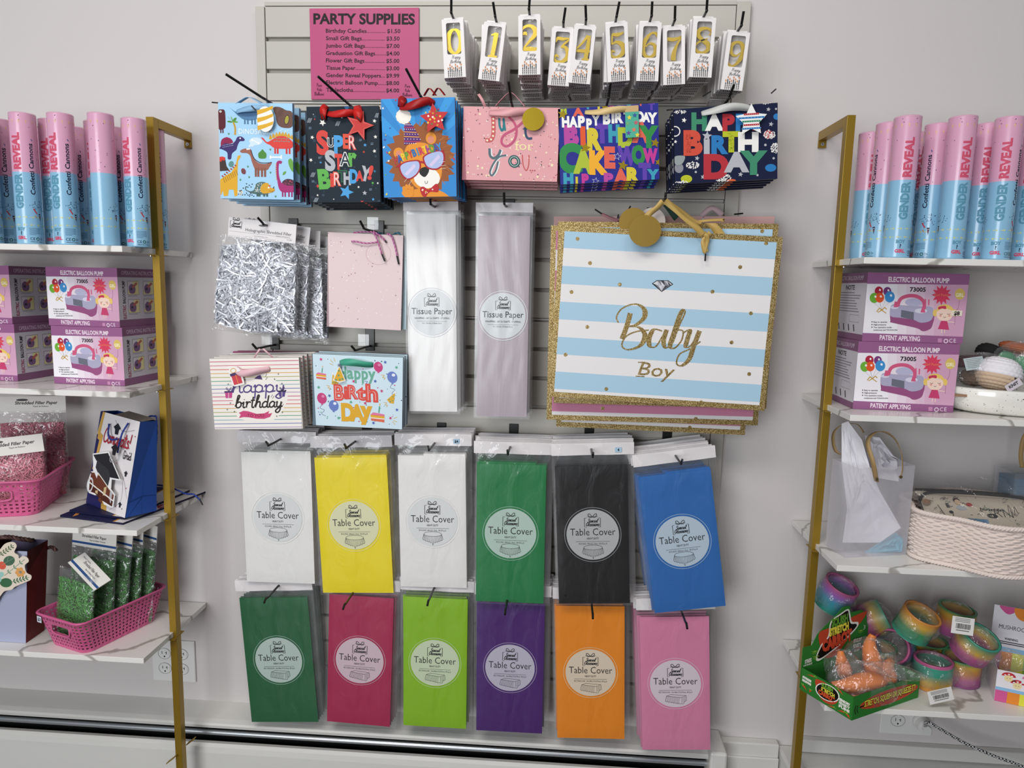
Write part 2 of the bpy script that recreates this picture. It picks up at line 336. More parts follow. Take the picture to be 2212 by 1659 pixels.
# ---------------------------------------------------------------- lettering
SG = {  # hand-lettered strokes: glyph -> (advance, [strokes])
 'a': (.52, [[(.42, .4), (.25, .49), (.07, .3), (.1, .06), (.27, .02), (.41, .2), (.43, .46)], [(.43, .46), (.42, .12), (.5, .01), (.58, .06)]]),
 'b': (.5, [[(.02, .1), (.14, .5), (.28, .95), (.16, 1.0), (.1, .6), (.1, .1), (.28, .0), (.44, .15), (.42, .4), (.28, .48), (.14, .38)], [(.42, .4), (.56, .36)]]),
 'c': (.42, [[(.38, .4), (.24, .49), (.07, .3), (.1, .06), (.26, .0), (.44, .1)]]),
 'd': (.54, [[(.42, .4), (.25, .49), (.07, .3), (.1, .06), (.27, .02), (.41, .2), (.46, 1.0)], [(.45, .9), (.43, .15), (.5, .01), (.6, .06)]]),
 'e': (.42, [[(.06, .2), (.3, .28), (.34, .45), (.2, .5), (.07, .3), (.1, .06), (.26, .0), (.44, .1)]]),
 'f': (.36, [[(.38, .92), (.25, 1), (.17, .8), (.15, .3), (.12, -.1), (.02, -.18)], [(.02, .45), (.34, .48)]]),
 'g': (.52, [[(.42, .4), (.25, .49), (.07, .3), (.1, .06), (.27, .02), (.41, .2), (.43, .46)], [(.43, .46), (.41, -.2), (.26, -.44), (.08, -.34), (.2, -.12), (.56, .08)]]),
 'h': (.54, [[(.02, .1), (.16, .5), (.28, .95), (.17, 1.0), (.12, .6), (.1, .0)], [(.1, .1), (.18, .38), (.34, .49), (.41, .35), (.41, .1), (.48, .0), (.58, .06)]]),
 'i': (.28, [[(.06, .3), (.14, .47), (.12, .12), (.2, .0), (.3, .07)], [(.15, .66), (.16, .7)]]),
 'l': (.26, [[(.02, .1), (.16, .5), (.26, .92), (.15, 1), (.1, .6), (.11, .12), (.2, 0), (.3, .07)]]),
 'n': (.52, [[(.02, .38), (.1, .48), (.1, .0)], [(.1, .1), (.18, .38), (.32, .49), (.39, .35), (.39, .1), (.46, .0), (.56, .06)]]),
 'o': (.48, [[(.24, .49), (.07, .34), (.09, .08), (.25, 0), (.41, .12), (.39, .38), (.24, .49), (.3, .42), (.52, .4)]]),
 'p': (.52, [[(.02, .35), (.1, .48), (.09, -.2), (.08, -.45)], [(.1, .3), (.24, .5), (.42, .4), (.42, .12), (.26, .0), (.12, .08)], [(.3, .01), (.55, .08)]]),
 'r': (.38, [[(.02, .38), (.1, .48), (.1, .0)], [(.1, .2), (.2, .45), (.34, .46), (.36, .38)]]),
 's': (.4, [[(.34, .42), (.2, .5), (.1, .38), (.3, .2), (.3, .04), (.14, 0), (.05, .08)], [(.25, .01), (.42, .08)]]),
 't': (.32, [[(.16, .9), (.13, .2), (.2, .0), (.32, .07)], [(.0, .58), (.32, .63)]]),
 'u': (.5, [[(.04, .36), (.1, .47), (.09, .12), (.2, .0), (.36, .16), (.39, .47)], [(.39, .47), (.38, .12), (.45, 0), (.54, .06)]]),
 'v': (.44, [[(.02, .4), (.1, .46), (.18, .02), (.36, .4), (.46, .44)]]),
 'w': (.6, [[(.02, .4), (.1, .46), (.15, .02), (.3, .35), (.36, .02), (.52, .4), (.6, .44)]]),
 'y': (.5, [[(.04, .36), (.1, .47), (.09, .14), (.2, .02), (.36, .16), (.4, .47)], [(.4, .47), (.38, -.2), (.22, -.44), (.05, -.32), (.2, -.1), (.54, .1)]]),
 'B': (.72, [[(.1, .55), (.02, .8), (.2, 1.02), (.52, 1.02), (.62, .85), (.5, .62), (.3, .54)], [(.28, .88), (.2, .4), (.1, .05)], [(.3, .54), (.56, .52), (.66, .3), (.5, .03), (.24, -.06), (.08, .02), (.12, .2), (.4, .4)]]),
 'C': (.62, [[(.46, .78), (.5, .95), (.36, 1.0), (.14, .75), (.06, .3), (.2, .02), (.44, .04), (.6, .2)]]),
 'G': (.66, [[(.5, .85), (.36, 1.0), (.14, .75), (.06, .3), (.2, .02), (.44, .08), (.5, .4), (.3, .42)], [(.5, .4), (.48, -.1)]]),
 'H': (.75, [[(.05, .75), (.1, .95), (.22, .98), (.18, .5), (.08, .0)], [(.58, 1.0), (.48, .5), (.46, .05), (.58, .0)], [(.14, .45), (.52, .55)]]),
 'O': (.72, [[(.35, 1.0), (.1, .75), (.08, .25), (.3, 0), (.55, .2), (.6, .7), (.35, 1.0), (.25, .8)]]),
 'P': (.6, [[(.22, .95), (.14, .4), (.08, .0)], [(.04, .8), (.2, 1.0), (.5, .95), (.5, .65), (.3, .48), (.16, .5)]]),
 'S': (.58, [[(.5, .8), (.42, 1.0), (.2, .95), (.15, .7), (.4, .45), (.42, .15), (.2, .0), (.04, .12)]]),
 'V': (.6, [[(.05, .95), (.18, .95), (.22, .05), (.55, .95)]]),
 'T': (.55, [[(.05, .9), (.3, 1), (.55, .95)], [(.32, .97), (.24, .3), (.2, 0)]]),
 '!': (.25, [[(.16, 1), (.1, .35)], [(.08, .05), (.08, .0)]]), ' ': (.3, []), '&': (.3, [])}
def script(b, s, u, v, h, w, m, L=2, al='c', pen=0, sh=.1, sx=1, rot=0, n=4):
    tot = sum(SG[c][0] for c in s) * h * sx; x = {'c': -tot / 2, 'l': 0, 'r': -tot}[al]; c_, d_ = math.cos(rot), math.sin(rot)
    for i, ch in enumerate(s):
        adv, st = SG[ch]
        for j, k in enumerate(st):
            pts = []
            for p in smooth(k, n):
                a = x + (p.x * sx + sh * p.y) * h; q = p.y * h; pts.append((u + a * c_ - q * d_, v + a * d_ + q * c_))
            b.line(pts, w, m, L + .05 * j, pen=pen)
        x += adv * h * sx
def wline(b, k, s, u, v, m, L=1, n=7):
    """stroke with its own width at every point: (x, y, w)"""
    q = smooth([Vector(p) for p in k], n); N = len(q); vs = []
    for i in range(N):
        d = Vector((q[min(i + 1, N - 1)].x - q[max(i - 1, 0)].x, q[min(i + 1, N - 1)].y - q[max(i - 1, 0)].y)).normalized()
        w = q[i].z / 2; vs += [b.p2(u + (q[i].x - d.y * w) * s, v + (q[i].y + d.x * w) * s, L), b.p2(u + (q[i].x + d.y * w) * s, v + (q[i].y - d.x * w) * s, L)]
    b.add(vs, [(2 * i, 2 * i + 1, 2 * i + 3, 2 * i + 2) for i in range(N - 1)], m)
DIG = {
 '0': [[(.5 + .27 * math.sin(2 * math.pi * k / 16), .5 + .46 * math.cos(2 * math.pi * k / 16), .08 + .13 * abs(math.sin(2 * math.pi * k / 16))) for k in range(17)]],
 '1': [[(.55, .97, .18), (.52, .5, .17), (.48, .03, .17)], [(.34, .86, .04), (.44, .9, .08), (.56, .95, .1)], [(.3, .03, .07), (.48, .04, .09), (.68, .03, .07)]],
 '2': [[(.36, .62, .05), (.3, .7, .12), (.18, .68, .1), (.16, .82, .09), (.3, .95, .1), (.52, .97, .12), (.7, .82, .2), (.68, .62, .17), (.48, .4, .1), (.3, .2, .08), (.22, .08, .08)], [(.18, .06, .1), (.45, .09, .17), (.72, .06, .16), (.86, .22, .03)]],
 '3': [[(.22, .8, .04), (.28, .95, .12), (.5, .94, .12), (.78, .97, .05), (.62, .8, .08), (.46, .64, .07)], [(.44, .62, .05), (.62, .62, .12), (.74, .45, .18), (.74, .22, .19), (.55, .05, .13), (.32, .04, .1), (.18, .16, .14), (.28, .28, .1), (.38, .22, .05)]],
 '4': [[(.62, .98, .12), (.42, .68, .08), (.14, .37, .07)], [(.12, .35, .08), (.5, .37, .13), (.9, .37, .07)], [(.68, .98, .12), (.66, .5, .17), (.62, .06, .16)], [(.46, .03, .06), (.62, .05, .1), (.8, .03, .06)]],
 '5': [[(.3, .93, .1), (.5, .9, .14), (.7, .95, .08), (.76, 1.0, .03)], [(.3, .95, .06), (.28, .74, .07), (.26, .54, .06)], [(.26, .54, .05), (.46, .62, .11), (.68, .5, .19), (.74, .28, .2), (.58, .07, .14), (.36, .03, .1), (.2, .14, .12), (.26, .28, .09), (.38, .24, .05)]],
 '6': [[(.8, .8, .05), (.76, .92, .12), (.6, .97, .08), (.42, .84, .12), (.28, .6, .18), (.22, .32, .2), (.34, .08, .14), (.52, .03, .09), (.7, .12, .15), (.76, .32, .18), (.66, .52, .11), (.48, .55, .07), (.34, .42, .04)]],
 '7': [[(.14, .72, .04), (.22, .88, .12), (.4, .86, .14), (.62, .88, .12), (.86, .98, .04)], [(.8, .93, .07), (.6, .62, .1), (.48, .3, .18), (.46, .03, .19)]],
 '8': [[(.72, .72, .05), (.82, .84, .1), (.62, .97, .09), (.36, .92, .15), (.26, .74, .17), (.44, .54, .14), (.68, .38, .17), (.72, .18, .16), (.5, .03, .1), (.26, .1, .12), (.18, .28, .1), (.36, .46, .07), (.66, .58, .05)]],
}
DIG['9'] = [[(1 - x, 1 - y, w) for x, y, w in st] for st in DIG['6']]

# ---------------------------------------------------------------- hooks
def hook(x, z, L, label, group=None, plate=.03, up=(.008, .024), lean=0, holder=False):
    t = thing('display_hook', label, 'hook', TRS((x, 0, z)))
    b = MB(); b.box(-.0115, .0115, -.0045, -.0012, -.012, plate, m_black); b.box(-.0115, .0115, -.0012, .009, plate - .004, plate, m_black); b.obj('back_plate', t, mods=(('bevel', .001),))
    b = MB(); b.tube(smooth([(0, -.003, 0), (0, -L * .5, 0), (0, -L + .006, 0), (lean * .1, -L - .001, .003), (lean, -L - up[0], up[1])], 4), .0026, m_black, 8); b.obj('rod', t)
    if holder:
        b = MB(); b.box(-.013, .013, -L * .45 - .0006, -L * .45, .004, .032, film('clear_plastic', 5, .1, .002, .06)); b.obj('price_holder', t)
    return t

# ---------------------------------------------------------------- table covers
m_head = mat('header_card', 0xe6e1e2, .45, bump=(30, .25, .003)); m_film = film('sleeve_film', 14, .7, .005, .022, .07, (1.6, 1, .7))
INK = 0x16181c
def bow(b, u, v, s, L=3):
    for k in (-1, 1):
        b.curve([(u, v), (u + k * .45 * s, v + .55 * s), (u + k * .75 * s, v + .5 * s), (u + k * .6 * s, v + .15 * s), (u, v)], .11 * s, INK, L)
        b.curve([(u, v), (u + k * .5 * s, v - .05 * s), (u + k * .9 * s, v + .18 * s)], .09 * s, INK, L)
def logo(b, u, v, k, L=3):                                # the bow, brackets and name, 1 unit wide
    bow(b, u, v + .36 * k, .36 * k, L)
    for q in (-1, 1): b.line([(u + q * .38 * k, v + .3 * k), (u + q * .5 * k, v + .3 * k), (u + q * .5 * k, v - .3 * k), (u + q * .38 * k, v - .3 * k)], .035 * k, INK, L)
    script(b, 'Special', u, v + .02 * k, .22 * k, .042 * k, INK, L, sh=.3, sx=.95, n=3); script(b, 'Occasions', u, v - .22 * k, .24 * k, .044 * k, INK, L, sh=.3, sx=.85, n=3)
def cover_label(rnd_, col, r=.065):
    b = MB(-.0028, .00014); mix = lambda k, w=(222, 225, 225): tuple(int(w[i] * k + ((col >> (16, 8, 0)[i]) & 255) * (1 - k)) for i in range(3))
    c = mix(.80); c = c[0] << 16 | c[1] << 8 | c[2]; e = mix(.6, (235, 238, 240)); e = e[0] << 16 | e[1] << 8 | e[2]
    b.ell(0, 0, r * .93, r * .93, c, 1, 48); b.ring(0, 0, r, r, r * .02, e, 1, 56)
    logo(b, 0, .45 * r, .56 * r)
    b.text('Table Cover', 0, -.02 * r, .26 * r, INK, 3, width=1.6 * r, bold=-.003)
    b.text('HEAVY DUTY', 0, -.17 * r, .07 * r, INK, 3, width=.42 * r, bold=.012)
    b.line([(-.6 * r, -.25 * r), (.6 * r, -.25 * r)], .012 * r, 0x555a5e, 3)
    b.text('ROUND: 84in(2.13m), 38.47sq ft' if rnd_ else 'RECTANGULAR - 54x108in(137x274cm), 40.5sq ft', 0, -.36 * r, .062 * r, 0x33373b, 3, width=(1.0 if rnd_ else 1.22) * r)
    lw = .012 * r
    if rnd_:
        b.ring(0, -.47 * r, .33 * r, .09 * r, lw, INK, 3, 28); y0 = -.5 * r
        n = 18; low = [(-.38 + .76 * k / n, -.66 - .12 * math.sin(math.pi * k / n) - (.03 if k % 2 else 0) - (.09 if k == 9 else 0)) for k in range(n + 1)]
        b.line([(-.33 * r, -.48 * r)] + [(x * r, y * r) for x, y in low] + [(.33 * r, -.48 * r)], lw, INK, 3)
        for k in range(1, n):
            a = math.pi * k / n; b.line([(-.33 * r * math.cos(a), -.48 * r - .09 * r * math.sin(a)), (low[k][0] * r, low[k][1] * r)], lw * .7, 0x44484c, 3)
    else:
        A, B, C_, D_ = (-.33 * r, -.48 * r), (-.18 * r, -.42 * r), (.38 * r, -.46 * r), (.18 * r, -.54 * r); b.line([A, B, C_, D_, A], lw, INK, 3)
        n = 12; low = [(A[0] - .05 * r + (D_[0] - A[0] + .02 * r) * k / n, -.68 * r - .1 * r * k / n - (.02 * r if k % 2 else 0)) for k in range(n + 1)] + [(.28 * r, -.8 * r), (.33 * r, -.68 * r), (.4 * r, -.66 * r)]
        b.line([A] + low + [C_], lw, INK, 3)
        for k in range(1, n): b.line([(A[0] + (D_[0] - A[0]) * k / n, A[1] + (D_[1] - A[1]) * k / n), low[k]], lw * .7, 0x44484c, 3)
        for k in range(1, 5): b.line([(D_[0] + (C_[0] - D_[0]) * k / 5, D_[1] + (C_[1] - D_[1]) * k / 5), (.18 * r + .22 * r * k / 5, -.78 * r + .02 * r * k)], lw * .7, 0x44484c, 3)
    return b
def wrapped(name, w, h, top, wf, colm, lab, head_h=.028, gap=.012, th=.008, flap=1, side=0, sticker=None, dy=0, header=True):
    """a folded sheet of cloth or tissue in a clear sleeve under a white header; centre of the cloth at the origin"""
    t = thing(name, 'x', 'packet')
    def srf(u, v):
        e = min(u, 1 - u, v, 1 - v); k = min(1, e * 14)
        return ((u - .5) * w, -.0005 - .0015 * k ** .5 - .0005 * math.sin(9 * u + 5 * v) * k * math.sin(7 * v + 2), (v - .5) * h)
    b = MB(); b.grid(srf, 18, 26, colm); b.box(-w / 2, w / 2, -.0006, .0022, -h / 2, h / 2, colm)
    if flap: b.box(w * (-.12 if flap > 0 else -.5), w * (.495 if flap > 0 else .35), .0004, .002, h / 2 - .01, h / 2 + .0045, colm)
    b.obj('folded_cloth' if 'table' in name else 'folded_tissue', t)
    b = lab; b.v = [Vector((v[0], v[1], v[2] + dy)) for v in b.v]; b.obj('label', t)
    b = MB(); zt = h / 2 + top; x0, x1 = -wf / 2 + side, wf / 2 + side
    b.grid(lambda u, v: (x0 + wf * u, -.0012 - .0012 * math.sin(11 * u + 3 * v), zt - head_h + head_h * v), 12, 3, m_head); b.grid(lambda u, v: (x1 - wf * u, .0014 - .0012 * math.sin(11 * (1 - u) + 3 * v), zt - head_h + head_h * v), 12, 3, m_head)
    if sticker: b.y0 = -.003; b.rect(x1 - .043, x1 - .028, zt - .022, zt - .011, 0xa9c6dc, 1); b.text(sticker, x1 - .0355, zt - .0195, .0058, 0x15151a, 3, bold=.03)
    if header: b.obj('header_card', t)
    def fl(u, v):
        e = min(u, 1 - u) * 2; bul = .0024 * min(1, e * 5) * min(1, v * 8) * min(1, (1 - v) * 6)
        return (x0 + wf * u, -.0012 - bul - .0005 * math.sin(23 * u + 3 * math.sin(9 * v)) * math.sin(17 * v), -h / 2 - .006 + (h + .006 + top) * v)
    b = MB(); b.grid(fl, 24, 30, m_film); b.grid(lambda u, v: (x1 - wf * u, .0032, -h / 2 - .006 + (h + .006 + top) * v), 1, 1, m_film); b.obj('sleeve', t)
    return t
def cloth_mat(n, h): return mat(n, h, .34, spec=.35, bump=(16, .55, .006, (1.3, 1, .6), .8))
def stack(t, M, n, dback, label, lab_back, grp, jit=.003, fan=0, rot=.012, skip=()):
    """t is the front one at M; n-1 more behind it, evenly down to dback"""
    y0 = M.translation.y
    for i in range(1, n):
        k = i / max(n - 1, 1); dy = (-dback - y0) * k
        dup(t, Matrix.Translation((rnd.uniform(-jit, jit) + fan * k, dy, rnd.uniform(-jit, jit) * .6)) @ M @ Matrix.Rotation(rnd.uniform(-rot, rot) + fan * k * 1.5, 4, 'Y'), lab_back, grp, skip=skip)
    t.matrix_world = M; t['label'] = label; t['group'] = grp; t['category'] = t['category']
COVERS = [  # name, colour, round?, cloth corners TL TR BR BL, front distance, hole px, header, count, fan
 ('cream white', 0xf0eeea, 1, ((527, 979), (676, 976), (675, 1258), (528, 1258)), .095, (607, 948), 6, 0, 1, None, 'leftmost of the top row'),
 ('yellow', 0xf2dc12, 1, ((688, 991), (840, 984), (845, 1276), (690, 1284)), .10, (768, 953), 6, 0, 1, None, 'top row, second from the left'),
 ('off-white', 0xf0edea, 1, ((863, 985), (1006, 983), (1008, 1270), (863, 1266)), .10, (939, 957), 6, 0, 1, '$4', 'with a price sticker on its header'),
 ('bright green', 0x177a42, 1, ((1032, 1001), (1179, 1004), (1175, 1304), (1026, 1297)), .125, (1102, 965), 7, 0, -1, None, 'in the top row beside the black one'),
 ('black', 0x0c0b0d, 1, ((1199, 1005), (1351, 1005), (1365, 1303), (1207, 1303)), .13, (1277, 970), 7, 0, 0, '4', 'in the top row between green and blue'),
 ('blue', 0x2467b0, 1, ((1382, 1031), (1535, 1011), (1567, 1307), (1411, 1326)), .135, (1459, 984), 7, -.014, 1, None, 'askew at the right of the top row'),
 ('dark green', 0x145c33, 0, ((523, 1293), (669, 1288), (682, 1555), (539, 1563)), .085, (603, 1264), 6, .006, 0, None, 'leftmost of the bottom row'),
 ('raspberry red', 0xa81f4c, 0, ((713, 1284), (851, 1291), (842, 1571), (705, 1556)), .09, (765, 1277), 7, .008, 0, None, 'in the bottom row under the yellow one'),
 ('lime green', 0x88bb12, 0, ((873, 1289), (1009, 1294), (1008, 1575), (870, 1565)), .095, (938, 1269), 6, 0, 0, None, 'in the bottom row between red and purple'),
 ('purple', 0x461a6b, 0, ((1034, 1300), (1178, 1304), (1170, 1584), (1026, 1577)), .10, (1097, 1287), 6, 0, 0, None, 'in the bottom row between lime and orange'),
 ('orange', 0xee8a13, 0, ((1203, 1308), (1349, 1310), (1349, 1595), (1202, 1594)), .10, (1277, 1295), 7, -.006, 0, None, 'in the bottom row under the black one'),
 ('pink', 0xdc84a6, 0, ((1382, 1332), (1533, 1332), (1533, 1617), (1387, 1621)), .11, (1470, 1315), 8, -.012, 0, None, 'at the right end of the bottom row')]
for nm, col, ro, q, d, hp, n, fan, flap, st, where in COVERS:
    w, h, c, a = quad(*q, d)
    t = wrapped('table_cover', w, h, .052 if ro else .046, w + .022, cloth_mat('cloth_' + nm.replace(' ', '_').replace('-', '_'), col), cover_label(ro, col), flap=flap, sticker=st, dy=.002, side=.004)
    t['category'] = 'table cover'
    M = Matrix.Translation(c) @ Matrix.Rotation(a, 4, 'Y')
    stack(t, M, n, .028, '%s table cover, front of its hook, %s' % (nm, where), 'folded %s table cover packed behind the front one on its hook' % nm, '%s table covers on one hook' % nm, fan=fan * .75)
    hz = P(*hp, d); hook(hz.x, hz.z, d + .075, 'black hook holding the %s table covers' % nm, up=(.012, .012) if ro else (.016, -.004), lean=0)

# ---------------------------------------------------------------- tissue paper
def tissue_label(col, n, r=.055):
    b = MB(-.0028, .00014); b.ell(0, 0, r * .93, r * .93, col, 1, 48); b.ring(0, 0, r * 1.0, r * 1.0, r * .03, 0xdfe3e6, 1, 56)
    logo(b, 0, .42 * r, .6 * r); b.text('Tissue Paper', 0, -.07 * r, .25 * r, 0x22303a, 3, width=1.68 * r, bold=.004)
    b.text('WRAPPING - ART & CRAFTS - STUFFING', 0, -.27 * r, .07 * r, INK, 3, width=1.45 * r, bold=.008); b.line([(-.62 * r, -.36 * r), (.62 * r, -.36 * r)], .012 * r, 0x777c80, 3)
    b.text(n, 0, -.47 * r, .06 * r, 0x555a5e, 3, width=.8 * r); return b
m_tfilm = film('tissue_film', 9, .4, .004, .035, .26, (1.2, 1, .25))
for nm, col, lc, q, d, hp, ct, n in (('white', 0xf1efee, 0xd9dde0, ((880, 463), (984, 462), (988, 889), (882, 888)), .125, (939, 447), '10ct / 20x26in (50.8x66.04cm)', 6),
                                    ('lilac grey', 0xb3a5ae, 0xd5dade, ((1038, 466), (1147, 466), (1136, 900), (1026, 899)), .125, (1093, 446), '5ct / 20x26in (50.8x66.04cm)', 6)):
    w, h, c, a = quad(*q, d); MATS['sleeve_film'], k_ = MATS['sleeve_film'], 0; m_film = m_tfilm
    t = wrapped('tissue_paper_pack', w, h, .028, w + .012, mat('tissue_' + nm.replace(' ', '_'), col, .45, bump=(7, .6, .006, (3, 1, .5), .6)), tissue_label(lc, ct), head_h=.021, flap=0, dy=.005, side=.0)
    t['category'] = 'tissue paper'
    stack(t, Matrix.Translation(c) @ Matrix.Rotation(a, 4, 'Y'), n, .03, 'long pack of %s tissue paper with a round label, front of its hook' % nm, 'long pack of %s tissue paper behind the front pack' % nm, '%s tissue paper packs' % nm)
    hz = P(*hp, d); hook(hz.x, hz.z, d + .05, 'black hook holding the %s tissue paper packs' % nm, up=(.01, .022))

# ---------------------------------------------------------------- candle boxes
m_cb = mat('white_carton', 0xe9e4e3, .38); m_gn = mat('gold_wax', 0xe2bf35, .25, .55); m_win = film('window_film', 30, .25, .003, .05, .05)
def candle_box(dg, w=.0435, h=.111, dp=.0195):
    t = thing('candle_box', 'x', 'candle box')
    x0, x1, z0, z1 = -w / 2, w / 2, -h / 2, h / 2; a0, a1, c0, c1 = x0 + .19 * w, x0 + .84 * w, z0 + .40 * h, z0 + .935 * h
    b = MB(); b.box(x0, a0, 0, .0006, z0, z1, m_cb); b.box(a1, x1, 0, .0006, z0, z1, m_cb); b.box(a0, a1, 0, .0006, z0, c0, m_cb); b.box(a0, a1, 0, .0006, c1, z1, m_cb)
    rr = .0035
    for sx_, sz_, px, pz in ((1, 1, a0, c0), (-1, 1, a1, c0), (1, -1, a0, c1), (-1, -1, a1, c1)):
        b.poly([(px, pz)] + [(px + sx_ * rr * (1 - math.sin(t_)), pz + sz_ * rr * (1 - math.cos(t_))) for t_ in [math.pi / 2 * k / 5 for k in range(6)]], m_cb, 0)
    b.box(x0, x0 + .0006, .0006, dp, z0, z1, m_cb); b.box(x1 - .0006, x1, .0006, dp, z0, z1, m_cb); b.box(x0 + .0006, x1 - .0006, dp - .0006, dp, z0, z1, m_cb)
    b.box(x0 + .0006, x1 - .0006, .0006, dp - .0006, z0, z0 + .0006, m_cb); b.box(x0 + .0006, x1 - .0006, .0006, dp - .0006, z1 - .0006, z1, m_cb)
    b.y0 = 0; script(b, 'Happy', .0035, z0 + .325 * h, .0062, .00055, INK, 1, sh=.35, n=2); script(b, 'Birthday', .002, z0 + .25 * h, .0058, .00055, INK, 1, sh=.35, n=2)
    for k in range(8):
        x = x0 + w * (.2 + .6 * k / 7); zt = z0 + h * (.125 + .03 * ((k * 5) % 3)); b.rect(x - .0009, x + .0009, z0 + .001, zt, 0x1c1c1f, 1)
        for j in range(3): b.line([(x - .0009, z0 + .002 + .0035 * j), (x + .0009, z0 + .0035 + .0035 * j)], .0006, 0xe9e4e3, 2)
        b.ell(x, zt + .0035, .0014, .0026, 0xc98b63, 1, 8)
        b.X = Matrix.Rotation(math.pi / 2, 4, 'X') @ Matrix.Translation((0, 0, 0)) if False else None
    for k in range(8):
        x = x0 + w * (.2 + .6 * k / 7); b.add([(x - .0008, .004, z0 - .0001), (x + .0008, .004, z0 - .0001), (x + .0008, .014, z0 - .0001), (x - .0008, .014, z0 - .0001)], [(0, 1, 2, 3)], C(0x2a2524)) if k % 1 == 0 else 0
    b.obj('carton', t)
    b = MB(); b.box(x0 + .002, x1 - .002, dp - .0006, dp, z1, z1 + .009, m_cb); b.add([(x0 + .001, .0, z1), (x1 - .001, .0, z1), (x1 - .002, dp - .0006, z1 + .0035), (x0 + .002, dp - .0006, z1 + .0035)], [(0, 1, 2, 3)], m_cb); b.obj('hang_tab', t)
    b = MB(); b.rect(a0, a1, c0, c1, m_win, -4); b.obj('window', t)
    b = MB(.0085, .0001); s_ = (c1 - c0) * .82
    for j_, st in enumerate(DIG[dg]): wline(b, st, s_, -s_ * .5 + .0015, c0 + .002, m_gn, 1 + 2 * j_)
    o = b.obj('number_candle', t, mods=(('solid', .0045, 0),))
    b = MB(); b.tube([(0, .009, c0 + .002 + s_), (.0004, .009, c0 + .004 + s_), (.0002, .009, c1 + .003)], .0004, 0xeeeeea, 5); w_ = b.obj('wick', o)
    return t
CB = [('0', ((961, 50), (999, 46), (1001, 158), (960, 163)), .235, (974, 18)), ('1', ((1048, 55), (1092, 59), (1077, 167), (1034, 163)), .215, (1064, 37)),
 ('2', ((1120, 41), (1166, 40), (1166, 154), (1122, 155)), .24, (1144, 17)), ('3', ((1197, 68), (1240, 68), (1224, 178), (1183, 177)), .205, (1221, 37)),
 ('4', ((1245, 61), (1284, 63), (1273, 175), (1229, 171)), .21, (1264, 35)), ('5', ((1309, 58), (1353, 54), (1361, 167), (1313, 170)), .225, (1338, 13)),
 ('6', ((1383, 57), (1427, 57), (1422, 167), (1375, 166)), .215, (1408, 34)), ('7', ((1433, 65), (1478, 62), (1479, 175), (1434, 177)), .205, (1458, 35)),
 ('8', ((1500, 44), (1545, 46), (1536, 160), (1490, 160)), .23, (1528, 13)), ('9', ((1575, 75), (1617, 77), (1602, 190), (1559, 185)), .20, (1607, 33))]
for dg, q, d, tip in CB:
    wd = ['zero', 'one', 'two', 'three', 'four', 'five', 'six', 'seven', 'eight', 'nine'][int(dg)]
    w, h, c, a = quad(*q, d); t = candle_box(dg); n = 9; M = Matrix.Translation(c) @ Matrix.Rotation(a, 4, 'Y'); y0 = M.translation.y
    zb = P(q[2][0], 213 if dg != '9' else 224, .03).z + .0555; step = (d - .035) / (n - 1)
    for i in range(1, n):
        k = i / (n - 1); ang = a * (1 - k) * .5 + rnd.uniform(-.05, .05)
        dup(t, Matrix.Translation((c.x + (.004 if dg in '0' else 0) * k + rnd.uniform(-.003, .003), y0 + step * i, c.z + (zb - c.z) * k ** .7 + rnd.uniform(-.0015, .0015))) @ Matrix.Rotation(ang, 4, 'Y'),
            'white candle box queued behind the front box with the gold %s' % wd, 'candle boxes with a gold %s' % wd)
    t.matrix_world = M; t['label'] = 'white window box showing a gold numeral %s candle, front of its hook' % wd; t['group'] = 'candle boxes with a gold %s' % wd
    hz = M @ Vector((.0, 0, .0625)); hook(hz.x, hz.z, d + .012, 'black hook holding the gold numeral %s candles' % wd, up=(.014, .022), plate=.018, lean=(P(*tip, d + .03).x - hz.x))
